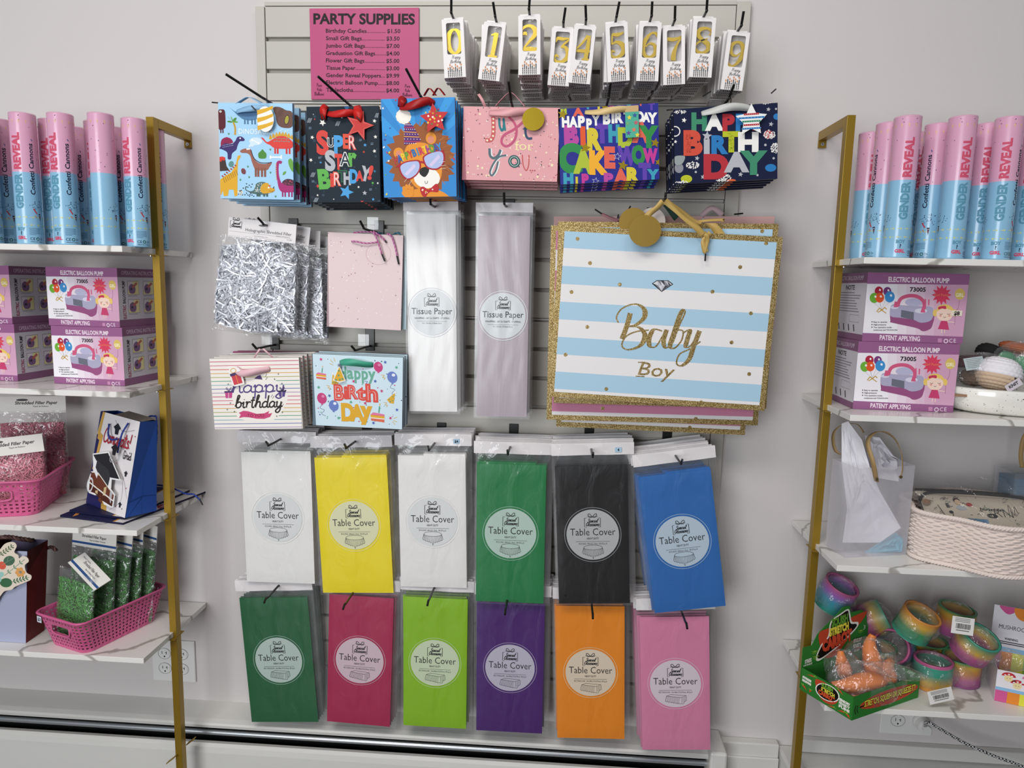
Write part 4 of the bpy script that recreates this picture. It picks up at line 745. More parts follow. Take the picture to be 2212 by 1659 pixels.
x_, z_ = U(1858, 468); disk_tag(t, x_, z_, .0225, mat('gold_foil', 0xe2c03c, .18, .85), -.011); aglet(t, Vector((U(1378, 0)[0], -.006, U(0, 355)[1])), Vector((U(1380, 0)[0], -.004, U(0, 290)[1]))); aglet(t, Vector((U(1190, 0)[0], .012, U(0, 115)[1])), Vector((U(1250, 0)[0], .012, U(0, 195)[1])))
b = MB(); b.ribbon([(U(1250, 0)[0], .012, U(0, 195)[1]), (U(1290, 0)[0], .012, U(0, 250)[1]), (U(1330, 0)[0], .012, U(0, 330)[1])], .006, sp, (1, 0, .3)); b.obj('ribbon_handle', t, mods=(('solid', .0005),))
bag_stack(t, M, o); hp = P(1106, 226, .2); hook(hp.x, hp.z, .225, 'black hook holding the pink just for you bags', up=(.03, .03), lean=-.004, holder=True)

# purple happy birthday words bag
def art_words(A):
    PK, YE, TE, LI, CO, GR, PU, MG = 0xb8489c, 0xd6c437, 0x3b9db4, 0xaebe38, 0xde6450, 0x2f8a48, 0x5f3fa8, 0xc23a92
    A.letters([('H', 130, 245, 60, LI, .9), ('A', 265, 262, 82, CO, 1), ('P', 370, 195, 60, TE, 1), ('Y', 455, 205, 62, YE, 1), ('B', 575, 200, 50, PK, 1), ('O', 730, 158, 50, TE, 1), ('I', 840, 158, 40, CO, 1), ('T', 938, 195, 62, PU, 1)], .07, 2)
    A.letters([('B', 195, 530, 162, PK, .95), ('I', 302, 525, 150, 0xe0592c, .9), ('R', 410, 565, 175, YE, .75), ('T', 480, 500, 155, PU, .8), ('H', 590, 492, 142, TE, .7), ('D', 692, 535, 158, LI, .75), ('A', 838, 485, 175, CO, .75), ('Y', 908, 532, 175, GR, .8),
               ('C', 178, 782, 238, GR, .85), ('A', 300, 786, 192, LI, .8), ('K', 447, 792, 192, 0xf0ae2e, .8), ('E', 545, 732, 172, CO, .75), ('W', 705, 702, 152, PU, .65), ('O', 812, 690, 150, GR, .65), ('W', 920, 682, 120, MG, .62),
               ('H', 155, 908, 100, TE, .9), ('I', 232, 902, 62, YE), ('P', 312, 900, 88, MG, .9), ('P', 530, 887, 88, PK, 1.2), ('A', 645, 878, 118, CO, .8), ('R', 760, 872, 128, YE, .9), ('T', 866, 850, 148, PU, .75), ('Y', 942, 850, 95, TE, .9)], .075, 3)
    A.letters([('H', 145, 368, 92, 0xf4f2ee, .75), ('A', 217, 366, 88, 0xf4f2ee, .75), ('P', 292, 366, 95, 0xf4f2ee, .85), ('P', 362, 382, 88, 0xf4f2ee, .75), ('Y', 425, 345, 85, 0xf4f2ee, .75), ('B', 525, 332, 102, 0xf4f2ee, .8), ('I', 582, 322, 98, 0xf4f2ee, .8), ('R', 640, 318, 92, 0xf4f2ee, .85), ('T', 715, 312, 88, 0xf4f2ee, .8), ('H', 770, 310, 88, 0xf4f2ee, .7), ('D', 832, 306, 88, 0xf4f2ee, .75), ('A', 888, 306, 78, 0xf4f2ee, .75), ('Y', 945, 320, 92, 0xf4f2ee, .8)], .06, 8)
    gf = mat('gold_foil', 0xe2c03c, .18, .85)
    for x, y, r in ((120, 255, 48), (510, 182, 40), (320, 560, 50), (968, 500, 48), (665, 718, 52), (993, 680, 34)): A.star(x, y, r, gf, 12, .2)
    for x, y, r in ((615, 635, 38), (640, 150, 24), (408, 872, 36)): A.star(x, y, r, 0xd7d7ec, 12, .2); A.star(x, y, r * .8, 0x2a2e8a, 13, .2)
t, M, U, w, h, o = bag('purple gift bag covered in colourful birthday words, front of its hook', (78, 205), (1000, 132), (78, 912), ((1208, 237), (1421, 221), (1425, 386), (1208, 400)), .21, 0x1f2266, art_words, 4, .14, 'purple birthday words gift bag behind the front one', 'birthday words gift bags', dz=-.007, dx=.001, front=0x2a2e8a, rough=.35)
sg = satin(0xd9bd84)
ribbon_front(t, 1, [U(325, 232), U(440, 238), U(560, 222), U(680, 205), U(770, 200)], .013, sg, bow_out=.012)
b = MB(-.008); a0, a1 = U(693, 175), U(815, 458); b.rect(a0[0], a1[0], a1[1], a0[1], 0x4fae94, 1); b.rect(a0[0], a1[0], a0[1] - .012, a0[1], 0xc9a877, 2)
for x, y, c in ((730, 280, 0xe8d23c), (780, 258, 0x3a5a9a), (790, 325, 0xc85a6a), (770, 390, 0xe07a5a), (720, 422, 0x5a4a9a), (800, 438, 0xe8d23c), (715, 335, 0x6fae7a)): q_ = U(x, y); b.star(q_[0], q_[1], .0052, c, 3)
b.obj('gift_tag', t, mods=(('solid', .0006),)); aglet(t, Vector((U(1000, 0)[0], .004, U(0, 190)[1])), Vector((U(1052, 0)[0], .003, U(0, 184)[1])))
bag_stack(t, M, o); hp = P(1312, 222, .2); hook(hp.x, hp.z, .235, 'black hook holding the purple birthday words bags', up=(.02, .024), lean=.002, holder=True)

# navy happy birthday bag
def art_navy(A):
    GN, RD, LM, GY = 0x3f8a6a, 0xb5303a, 0xb7be28, 0xb4b5bd
    q = random.Random(3)
    for x, y, a, b_, c in ((1270, 850, 54, 38, LM), (2055, 752, 52, 36, 0x2a78ba), (2110, 275, 36, 30, 0x2a78ba), (1200, 745, 42, 48, 0x8b8c96), (1690, 870, 44, 16, 0xd2603a), (1880, 148, 30, 12, LM), (2030, 440, 45, 40, RD)): A.ell(x, y, a, b_, c, 1)
    for cx, cy, a, b_ in ((1330, 718, 60, 38), (1615, 845, 75, 40), (2100, 568, 50, 50), (2040, 440, 55, 42), (1215, 220, 55, 16), (2010, 152, 40, 8), (1220, 880, 60, 12)):
        for k in range(int(a * b_ / 28)):
            r, th = q.random() ** .5, q.uniform(0, 6.28); x, y = cx + a * r * math.cos(th), cy + b_ * r * math.sin(th); A.line([(x - 4, y + 4), (x + 4, y - 4)], 6, 0xeceae6, 2)
    A.ring(1165, 400, 45, 45, 10, 0xeceae6, 1)
    A.blob([(1160, 640), (1215, 628), (1258, 640), (1235, 700), (1190, 722), (1160, 700)], mat('silver_foil', 0xdfe6e6, .2, .8), 2)
    for x, y, r, c in ((1250, 297, 25, 0xf1efea), (2028, 208, 22, GY), (2053, 345, 24, GY), (1168, 497, 18, 0xf1efea), (1370, 655, 24, GY), (1425, 833, 25, GY), (1775, 812, 25, GY)): A.star(x, y, r, c, 2, .2)
    for x, y, r in ((2003, 538, 12), (2080, 663, 11), (1357, 785, 11), (1932, 820, 11), (2097, 205, 10)): A.ell(x, y, r, r, GY, 2)
    A.letters([('H', 1390, 386, 148, GN, .95), ('A', 1530, 388, 132, 0xf1efea, 1.05), ('P', 1662, 396, 140, RD, 1), ('P', 1780, 396, 140, 0x2a78ba, .9), ('Y', 1900, 390, 130, RD, .9), ('B', 1332, 612, 205, 0xcf4f3c, 1), ('I', 1460, 606, 118, GY, 1.4), ('R', 1582, 606, 152, 0x2a78ba, 1), ('T', 1688, 588, 168, LM, .95), ('H', 1845, 588, 160, 0xf1efea, 1.15), ('D', 1548, 838, 205, RD, 1.05), ('A', 1738, 778, 165, GY, 1.15), ('Y', 1895, 800, 195, GN, 1.05)], .065, 3)
    A.star(1462, 448, 48, GY, 5, .1)
    for k in range(90): A.ell(q.uniform(1265, 1310), q.uniform(430, 600), 3, 3, 0xa03428, 5.5, 5); 
    for k in range(60): A.ell(q.uniform(1660, 1715), q.uniform(425, 580), 3, 3, 0x6f7a1a, 5.5, 5)
t, M, U, w, h, o = bag('glossy navy happy birthday gift bag with a striped star tag, front', (1155, 192), (2113, 147), (1160, 900), ((1456, 234), (1677, 224), (1682, 387), (1457, 397)), .215, 0x0c0f1c, art_navy, 5, .125, 'navy happy birthday gift bag behind the front one', 'navy birthday gift bags', dz=-.006, dx=-.002, front=0x1f2440, rough=.18)
sw = satin(0xc9cac6)
ribbon_front(t, 1, [U(1410, 240), U(1520, 222), U(1650, 195), U(1760, 192), U(1865, 200)], .015, sw, bow_out=.011)
b = MB(-.012); x_, z_ = U(1858, 318); K = w / 958
def star5(r): return [(x_ + (r if i % 2 == 0 else r * .5) * math.sin(math.pi * i / 5), z_ + (r if i % 2 == 0 else r * .5) * math.cos(math.pi * i / 5)) for i in range(10)]
b.poly(star5(150 * K), 0xf0f0ee, 1)
for k, c in enumerate((0xb5303a, 0x2a78ba, 0x3f8a6a, 0xb5303a, 0x2a78ba)): zz = z_ + (55 - 32 * k) * K; ww = (70, 120, 85, 72, 85)[k] * K; b.rect(x_ - ww, x_ + ww, zz - 8 * K, zz + 8 * K, c, 2); [b.ell(x_ - ww + 2 * ww * j / 8, zz, 2.4 * K, 2.4 * K, 0xffffff, 3, 6) for j in range(9)]
b.obj('gift_tag', t, mods=(('solid', .0006),))
for p_, q_ in (((1505, 95), (1430, 135)), ((2105, 112), (2060, 150)), ((1150, 240), (1090, 245))): aglet(t, Vector((U(p_[0], 0)[0], .006, U(0, p_[1])[1])), Vector((U(q_[0], 0)[0], .006, U(0, q_[1])[1])))
bag_stack(t, M, o); hp = P(1566, 222, .2); hook(hp.x, hp.z - .001, .235, 'black hook holding the navy birthday gift bags', up=(.018, .022), lean=.004, holder=True)
# ---------------------------------------------------------------- price list
w, h, c, a = quad((669, 19), (905, 16), (905, 214), (672, 215), .006)
t = thing('price_list_sign', 'pink party supplies price list sign at the top left of the slatted panel', 'sign', Matrix.Translation(c) @ Matrix.Rotation(a, 4, 'Y'))
b = MB(); b.box(-w / 2, w / 2, 0, .0035, -h / 2, h / 2, C(0x9a3560)); A = Art(b, (680, 100), (1922, 86), (693, 1132), w, h); A.rect(600, 40, 2000, 1180, mat('sign_pink', 0xbf4a7c, .4, spec=.3), 0)
SINK = 0x1d1418
A.text('PARTY SUPPLIES', 1302, 270, 112, SINK, 2, width=1155, bold=.035, res=4)
for x in (745, 868, 925, 1035, 1085, 1165, 1288, 1345, 1425, 1500, 1580, 1685, 1765, 1868): pass
for i, (l, r_, px) in enumerate((('Birthday Candles', '$1.50', 0), ('Small Gift Bags', '$3.50', 0), ('Jumbo Gift Bags', '$7.00', 0), ('Graduation Gift Bags', '$4.00', 0), ('Flower Gift Bags', '$5.00', 0), ('Tissue Paper', '$3.00', 0), ('Gender Reveal Poppers', '$9.99', 0), ('Electric Balloon Pump', '$8.00', 0), ('Tablecloths', '$4.00', 0))):
    y = 370 + 84 * i; lw = (466, 412, 448, 565, 442, 340, 632, 596, 312)[i]; A.text(l, 866, y, 44, SINK, 2, al='l', width=lw, bold=.018); A.text(r_, 1716 if i == 0 else 1708, y, 44, SINK, 2, al='r', width=150, bold=.018)
    n = int((1555 - 866 - lw) / 15.5)
    for k in range(n): A.ell(866 + lw + 8 + 15.5 * k, y - 4, 4.5, 4.5, SINK, 2, 8)
for x in (785, 1800):
    for i, s_ in enumerate(('Pura', 'Vida', 'Balloons')): A.script(s_, x, 985 + 50 * i, 36, 5.5, 0x6f2747, 2, sx=.85, n=2)
b.fn = None; b.obj('board', t)

# ---------------------------------------------------------------- bags of shredded filler
def shred(w, h, dp, n, ln, sw, m, seed=1, crink=0, base=-.5, e=.9):
    q = random.Random(seed); b = MB()
    for k in range(n):
        u, v = q.uniform(-1, 1), q.uniform(-1, 1); sh = (1 - abs(u) ** 3) ** .5 * (1 - abs(v) ** 4) ** .5; s_ = q.choice((-1, -1, 1)) * q.uniform(.45, 1)
        c = Vector((u * w / 2, s_ * dp / 2 * sh, v * h / 2)); th = q.uniform(0, math.pi); L = ln * q.uniform(.4, 1); d = Vector((math.cos(th), q.uniform(-.15, .15), math.sin(th))).normalized(); nrm = Vector((q.uniform(-.5, .5), -1, q.uniform(-.5, .5))).normalized(); sd = d.cross(nrm).normalized(); cv = q.uniform(-.25, .25)
        m_ = 5 if not crink else 8; pts = []
        for i in range(m_ + 1):
            t_ = i / m_ - .5; p = c + d * t_ * L + sd * cv * L * (t_ * t_ * 4 - .5) + nrm * (.0015 * math.sin(7 * t_ + k) if not crink else (crink if i % 2 else -crink))
            p.x = max(-w / 2, min(w / 2, p.x)); p.z = max(-h / 2, min(h / 2, p.z)); p.y = max(-dp / 2, min(dp / 2, p.y)); pts.append(p)
        b.ribbon(pts, sw, m, (sd + nrm * q.uniform(-.6, .6)))
    return b
def poly_bag(b, w, h, dp, m, zt, seed=0, nx=22, nz=26, corner=.012):
    """crumpled clear pouch: front and back sheets"""
    for sgn in (-1, 1):
        def f(u, v):
            x = (u - .5) * w; z = -h / 2 + v * (zt + h / 2); e = (1 - abs(2 * u - 1) ** 4) * min(1, v * 6) * (1 - max(0, v - .72) / .28 * .85)
            y = sgn * (dp / 2 * e ** .6 + .0006) + .0016 * math.sin(21 * u + 5 * math.sin(9 * v) + seed) * math.sin(15 * v + seed) * (e > 0)
            if v < .05: x *= 1.02 + .04 * math.sin(seed)
            return (x, y, z)
        b.grid(f if sgn < 0 else (lambda u, v: f(1 - u, v)), nx, nz, m)
m_silver = mat('silver_foil_strip', 0xdcdfe8, .34, .35); m_pouch = film('pouch_film', 26, 1, .014, .05, .06, base=.06)
w, h, c, a = quad((497, 476), (643, 479), (637, 520), (491, 517), .16)
t = thing('shredded_filler_bag', 'x', 'shredded filler'); bh = .215; bw = .19
b = MB(-.0015); b.box(-w / 2, w / 2, -.001, .001, -h / 2, h / 2, m_head); b.rect(-w / 2, w / 2, -h / 2, h / 2, m_head, 0)
u_ = lambda x: (x - 612) / 706 * w; v_ = lambda y: (181 - y) / 200 * h
logo(b, u_(337), v_(150), .125 * w * 1.35, 2); b.text('Holographic Shredded Filler', u_(680), v_(205), .034 * w * 1.25, INK, 2, width=.68 * w, bold=-.004); b.text('Relleno Holografico', u_(835), v_(224), .0016, INK, 2, width=.2 * w); b.line([(u_(270), v_(222)), (u_(690), v_(222)), (u_(930), v_(236))], .0003, 0x777777, 2); b.text('Shred width: Regular: 3/16in', u_(605), v_(250), .0013, INK, 2, width=.2 * w); b.text('3.0 oz (85g)', u_(900), v_(252), .0015, INK, 2, width=.07 * w); b.line([(u_(440), v_(262)), (u_(760), v_(266))], .0003, 0x999999, 2); b.ell(u_(612), v_(132), .0085, .0022, 0x6c6c6c, 1, 16)
b.obj('header_card', t)
b = shred(bw * .93, bh * .9, .04, 1500, .085, .0032, m_silver, 3); b.v = [Vector((v.x * (1 - .55 * v.z), v.y, v.z * (1 - 1.2 * abs(v.x)))) + Vector((-.004, .004, -h / 2 - bh * .5)) for v in b.v]
b2 = shred(bw * .6, .03, .01, 30, .05, .0026, m_silver, 5); n0 = len(b.v); b.v += [v + Vector((0, 0, -h / 2 - .016)) for v in b2.v]; b.f += [tuple(i + n0 for i in f_) for f_ in b2.f]; b.m += b2.m; b.sm |= set(range(len(b.f)))
o_ = b.obj('shredded_strips', t); o_['kind'] = 'stuff'
b = MB(); poly_bag(b, bw, bh, .046, m_pouch, bh / 2, 1); b.v = [v + Vector((-.004, .004, -h / 2 - bh / 2 + .004)) for v in b.v]; b.obj('clear_pouch', t)
M = Matrix.Translation(c) @ Matrix.Rotation(a, 4, 'Y')
for i, (dx, dy, dz, ro) in enumerate(((.018, .036, .0, .04), (.03, .07, -.012, -.05), (.045, .10, -.018, .02))):
    dup(t, Matrix.Translation((dx, dy, dz)) @ M @ Matrix.Rotation(ro, 4, 'Y') @ Matrix.Diagonal((1, .6, 1, 1)), 'pouch of silver shredded filler behind the front pouch', 'silver shredded filler pouches on one hook')
t.matrix_world = M; t['label'] = 'clear pouch of silver holographic shredded filler, front of its hook'; t['group'] = 'silver shredded filler pouches on one hook'
hp = P(577, 487, .16); hook(hp.x, hp.z, .18, 'black hook holding the silver shredded filler', up=(.01, .014), lean=-.008)

# ---------------------------------------------------------------- more gift bags
def art_dots(A):
    A.dots(130, 1300, 210, 2060, 1210, 5.5, [0xf7f1ee, 0xf3e2da, 0xb08a88, 0xf7f1ee], 31, 1); A.line([(1275, 1180), (1360, 1105)], 3, 0xc9a6a6, 1); A.ring(1815, 425, 128, 112, 2.5, 0xcfa9ab, 2)
t, M, U, w, h, o = bag('plain pale pink gift bag with tiny dots and twisted cord handles', (1297, 197), (2070, 238), (1270, 1187), ((710, 501), (870, 509), (867, 713), (704, 706)), .13, 0xa58b90, art_dots, 1, .1, '', '', front=0xe6cfd0)
m_rope = mat('pink_cord', 0xb85a94, .4); 
def twist(path, r, ms, turns=120, name='cord_handle', par=None):
    q = smooth(path, 10); b = MB(); L = 0; acc = [0]
    for i in range(1, len(q)): L += (q[i] - q[i - 1]).length; acc.append(L)
    for k in range(3):
        pts = []
        for i, p in enumerate(q):
            tn = (q[min(i + 1, len(q) - 1)] - q[max(i - 1, 0)]).normalized(); u = tn.cross(Vector((0, 1, 0))); u = (u if u.length > .1 else tn.cross(Vector((1, 0, 0)))).normalized(); v = tn.cross(u); an = acc[i] * turns * 6.28 + k * 2.094; pts.append(p + (u * math.cos(an) + v * math.sin(an)) * r * .55)
        b.tube(pts, r * .62, ms[k % len(ms)], 6)
    return b.obj(name, par)
L3 = lambda x, y, d: Vector((U(x, y)[0], -d, U(x, y)[1]))
pk = [mat('pink_cord', 0xb85a94, .4), mat('pink_cord_light', 0xdba0c6, .4)]
twist([L3(1820, 305, .006), L3(1700, 318, .008), L3(1600, 300, .008), L3(1545, 295, .004)], .0018, pk, par=t)
twist([L3(1860, 430, .008), L3(1830, 330, .010), L3(1790, 230, .008), L3(1740, 195, .002)], .0018, pk, par=t); twist([L3(2012, 450, .005), L3(1985, 330, .006), L3(1950, 240, .006), L3(1905, 222, .0)], .0018, pk, par=t); twist([L3(1560, 208, -.001), L3(1640, 198, .0), L3(1740, 200, .0)], .0018, pk, par=t); twist([L3(1890, 290, .004), L3(1830, 235, .006), L3(1770, 195, .004)], .0018, pk, par=t)
aglet(t, L3(1855, 420, .008), L3(1888, 505, .007), .002); aglet(t, L3(2008, 445, .005), L3(2026, 535, .003), .002); aglet(t, L3(1880, 280, .004), L3(1902, 312, .004), .002)
t.matrix_world = M; t['label'] = o['label']
t2, M2, U2, w2, h2, o2 = bag('', (0, 0), (100, 0), (0, 100), ((717, 508), (880, 514), (877, 711), (714, 706)), .115, 0x8aa9b6, lambda A: A.dots(40, 2, 2, 98, 98, .7, [0xf0f4f5], 8), 1, .1, '', '', front=0xaec9d3)
tl = [mat('teal_cord', 0x2f6e86, .4), mat('teal_cord_light', 0x6fa6b8, .4)]
L4 = lambda x, y, d: Vector((-w2 / 2 + (x - 717) / 163 * w2, -d, h2 / 2 - (y - 508) / 200 * h2))
twist([L4(800, 512, -.005), L4(815, 499, -.006), L4(835, 506, -.006), L4(845, 514, -.005)], .0018, tl, par=t2); twist([L4(838, 510, -.006), L4(851, 500, -.006), L4(861, 498, -.006), L4(866, 508, -.006)], .0018, tl, par=t2); twist([L4(760, 509, -.006), L4(775, 503, -.006), L4(790, 503, -.006)], .0015, tl, par=t2)
t2.matrix_world = M2; t2['label'] = 'pale blue gift bag with teal cords behind the pale pink dotted bag'
hp = P(800, 497, .1); hook(P(820, 490, 0).x, hp.z, .14, 'black hook holding the pale pink dotted gift bag', up=(.008, .016), lean=-.006, holder=True)

def gift(A, x, y, s, c, lid, L=4):
    A.poly([(x - s, y - s * .5), (x + s, y - s * .5), (x + s * .8, y + s), (x - s * .75, y + s)], c, L); A.poly([(x - s * 1.15, y - s * .8), (x + s * 1.15, y - s * .8), (x + s * 1.1, y - s * .4), (x - s * 1.1, y - s * .4)], lid, L + .3); A.line([(x, y - s * .4), (x, y + s)], s * .12, 0xf2e6d8, L + .4)
    for k in (-1, 1): A.curve([(x, y - s * .8), (x + k * s * .5, y - s * 1.7), (x + k * s * .7, y - s * 1.4), (x, y - s * .8)], s * .12, lid, L + .5)
def art_stripe(A):
    cols = [0xc0366b, 0xd45d7c, 0xd24a3e, 0xd9a33a, 0xa8a94a, 0x3f9a78, 0x7fb0b8, 0x5768ac, 0xa58bb8]
    for k in range(18):
        y = 288 + 40.4 * k; A.line([(50, y), (980 + 3.3 * k, y + 4)], 6.5, cols[k % 9], 1)
    A.blob([(290, 560), (330, 490), (560, 470), (770, 500), (800, 600), (880, 660), (840, 780), (740, 900), (560, 910), (370, 880), (350, 790), (310, 700)], 0xf5eee7, 1.6, 5)
    PU, BK = 0x5a4a86, 0x2a211e
    A.script('happy', 570, 610, 150, 15, PU, 4, sx=1.45, sh=.0, n=6); A.script('birthday', 575, 768, 125, 15, BK, 5, sx=1.1, sh=.1, n=6)
    A.poly([(375, 875), (392, 840), (372, 820), (420, 800), (470, 806), (560, 835), (640, 830), (690, 806), (680, 836), (722, 828), (700, 868), (640, 888), (560, 885), (470, 868), (420, 866)], 0xd04a7c, 6); A.text('-TO YOU-', 548, 868, 34, 0x8a2a3c, 7, width=200, bold=.01)
    gift(A, 262, 625, 40, 0xc74a8c, 0x4a3568); gift(A, 818, 625, 36, 0x5a4588, 0x2a2440)
    A.poly([(525, 470), (560, 440), (590, 432), (612, 480)], 0x4a3568, 4)
    for x, y in ((738, 478), (282, 718), (828, 824), (430, 480), (255, 520), (775, 425), (815, 525), (770, 862), (325, 808), (250, 785)): A.star(x, y, 13, 0x3a3230, 5, 0, 4, .25)
    for x, y in ((310, 560), (320, 535), (715, 650), (730, 665), (820, 730), (830, 750), (650, 435), (655, 470)): A.line([(x - 10, y + 14), (x + 8, y - 14)], 4, 0x3a3230, 5)
t, M, U, w, h, o = bag('white gift bag with rainbow stripes and happy birthday script, front', (53, 255), (980, 262), (120, 990), ((451, 773), (644, 774.5), (656, 927), (465, 926)), .175, 0xcfc6c0, art_stripe, 5, .085, 'rainbow striped gift bag behind the front one', 'rainbow striped gift bags', front=0xf3ece5, dx=.006, dz=.004)
spk = satin(0xe9bcc4)
ribbon_front(t, 1, [U(335, 355), U(400, 400), U(500, 400), U(600, 385), U(690, 368)], .017, spk, bow_out=.01)
b = MB(-.007); x_, z_ = U(352, 440); k_ = w / 930
b.X = Matrix.Translation((x_, 0, z_)) @ Matrix.Rotation(R(-14), 4, 'Y') @ Matrix.Translation((-x_, 0, -z_)); b.blob([(x_ + a_ * k_, z_ + c_ * k_) for a_, c_ in ((-62, 55), (-40, 95), (10, 100), (60, 60), (62, -80), (40, -95), (-45, -92), (-62, -60))], 0xf6f1ec, 1); b.rect(x_ - 48 * k_, x_ + 46 * k_, z_ - 78 * k_, z_ + 20 * k_, 0xd04552, 2); b.rect(x_ - 56 * k_, x_ + 54 * k_, z_ + 14 * k_, z_ + 42 * k_, 0x4a3568, 3); b.line([(x_, z_ + 20 * k_), (x_, z_ - 78 * k_)], .0012, 0xe0a04a, 3); b.ring(x_ - 10 * k_, z_ + 66 * k_, 28 * k_, 22 * k_, .0013, 0xd9a33a, 3, 16); b.obj('gift_tag', t, mods=(('solid', .0006),))
b = MB(); b.ribbon([(U(485, 0)[0], .006, U(0, 255)[1]), (U(520, 0)[0], .005, U(0, 205)[1]), (U(562, 0)[0], .0, U(0, 160)[1])], .004, spk, (1, 0, -.4)); b.ribbon([(U(595, 0)[0], .0, U(0, 160)[1]), (U(630, 0)[0], .005, U(0, 205)[1]), (U(680, 0)[0], .006, U(0, 255)[1])], .004, spk, (1, 0, .4)); b.obj('ribbon_handle', t, mods=(('solid', .0005),))
bag_stack(t, M, o)
# the pink ones at the back of the same hook
t3, M3, U3, w3, h3, o3 = bag('', (0, 0), (100, 0), (0, 100), ((505, 762), (684, 759), (684, 905), (508, 906)), .07, 0xa33a6e, lambda A: A.dots(30, 2, 2, 98, 98, 1.2, [0xe7b0c8], 8), 2, .05, 'magenta gift bag at the back of the striped bags', 'magenta gift bags at the back of the striped bags', front=0xb8487e)
o3['label'] = 'magenta gift bag at the back of the striped bags'; bag_stack(t3, M3, o3)
hp = P(562, 752, .11); hook(P(595, 745, 0).x, hp.z - .001, .115, 'black hook above the rainbow striped gift bags', up=(.006, .012), lean=-.006, holder=True, plate=.045)

def balloon(A, x, y, s, c, L=3, tail=1):
    A.ell(x, y, s, s * 1.15, c, L, 20, .2); A.poly([(x - 2, y + s), (x + 12, y + s * 1.35), (x - 14, y + s * 1.35)], c, L + .1); A.ell(x + s * .25, y - s * .45, s * .35, s * .3, 0xe9edf5 if c != 0xc8407c else 0xdb86ad, L + .2, 10)
    if tail: A.curve([(x, y + s * 1.3), (x - 25, y + s * 2), (x + 20, y + s * 2.4), (x - 10, y + s * 3.2), (x + 30, y + s * 3.6)], 3.5, 0x5a6488, L)
def cake(A, x, y, s, L=4):
    A.poly([(x - s, y - s * .2), (x - s * .6, y - s * .55), (x + s, y - s * .3), (x + s * .95, y + s * .8), (x - s * .95, y + s * .6)], 0xdd6a52, L); A.poly([(x - s, y - s * .25), (x - s * .6, y - s * .6), (x + s, y - s * .35), (x + s, y - s * .1)], 0xe27aa0, L + .2); A.poly([(x - s, y - s * .2), (x + s, y - s * .05), (x + s, y + s * .25), (x - s, y + s * .12)], 0xe2b02c, L + .3); A.line([(x - s, y + s * .2), (x + s, y + s * .32)], s * .14, 0xf0ebe2, L + .4); A.line([(x + s * .2, y - s * .55), (x + s * .35, y - s * 1.5)], s * .18, 0x5fa98a, L); A.line([(x + s * .38, y - s * 1.6), (x + s * .42, y - s * 1.9)], s * .12, 0xe2b02c, L)
def hat(A, x, y, s, L=4, rot=0):
    c, d = math.cos(rot), math.sin(rot); T = lambda a, b_: (x + a * c - b_ * d, y + a * d + b_ * c); A.poly([T(0, -s), T(s * .65, s * .75), T(0, s), T(-s * .65, s * .75)], 0xe0ac2c, L)
    for a_, b_ in ((0, -.2), (.25, .4), (-.3, .5), (0, .75)): q_ = T(a_ * s, b_ * s); A.star(*q_, s * .16, 0x4a9a78, L + .3)
    q_ = T(0, -s * 1.05); A.star(*q_, s * .3, 0xeef0f2, L + .5, 0, 10, .5)
def art_hb(A):
    cols = [0xc8407c, 0x4a66ae, 0x5fa98a, 0xc8407c]
    for k, (x, y) in enumerate(((1235, 285), (1895, 290), (2008, 338), (1562, 497), (1785, 487), (1197, 573), (1848, 585), (1305, 655), (1525, 712), (1673, 717), (1998, 772), (1390, 882), (1928, 860), (1750, 918))): A.star(x, y, 20, cols[k % 3], 2, k)
    A.dots(60, 1160, 260, 2050, 950, 6, [0x3a5a9a, 0xc8407c, 0x5fa98a, 0x444a6a], 41, 1)
    balloon(A, 1822, 340, 46, 0xc8407c, tail=0); balloon(A, 1962, 440, 52, 0x6a80c4); balloon(A, 1225, 685, 50, 0xc8407c); balloon(A, 1345, 755, 50, 0x6a80c4, tail=0); cake(A, 1228, 450, 52); cake(A, 1795, 850, 72); hat(A, 1955, 650, 62, rot=.5); hat(A, 1362, 485, 58, rot=-.2)
    for x, y, a_ in ((1345, 300, .9), (1375, 285, 1.3), (1340, 330, .4), (1980, 855, -.4), (1975, 890, .3), (1960, 910, .9)): A.line([(x - 20 * math.cos(a_), y - 20 * math.sin(a_)), (x + 20 * math.cos(a_), y + 20 * math.sin(a_))], 5, 0xd9a83a, 2)
    for x, y in ((1695, 510), (1870, 440), (1300, 570), (1885, 720)): A.curve([(x - 22, y - 20), (x + 10, y - 15), (x - 8, y + 5), (x + 18, y + 8), (x + 4, y + 28)], 5, (0x4a66ae, 0xd9a83a, 0xc8407c)[int(x) % 3], 2)
    A.letters([('H', 1452, 470, 120, 0x6fae98, .7), ('a', 1530, 470, 120, 0x6fae98, .85), ('p', 1605, 470, 120, 0x6fae98, .8), ('p', 1680, 470, 120, 0x6fae98, .8), ('y', 1752, 470, 120, 0x6fae98, .85)], .03, 3)
    A.letters([('B', 1405, 692, 150, 0xdd4f46, .85), ('i', 1478, 675, 125, 0xdd4f46, 1.1), ('R', 1550, 672, 130, 0xdd4f46, .85), ('t', 1638, 680, 135, 0xdd4f46, 1.3), ('h', 1745, 692, 165, 0xdd4f46, 1.1)], .055, 5); A.letters([('B', 1405, 692, 150, 0xeeb5a8, .85), ('R', 1550, 672, 130, 0xeeb5a8, .85), ('t', 1638, 680, 135, 0xeeb5a8, 1.3), ('h', 1745, 692, 165, 0xeeb5a8, 1.1)], -.03, 8)
    A.letters([('D', 1487, 900, 165, 0xe0aa2c, .75), ('A', 1585, 898, 155, 0xe0aa2c, .8), ('y', 1680, 870, 170, 0xe0aa2c, .85)], .06, 5)
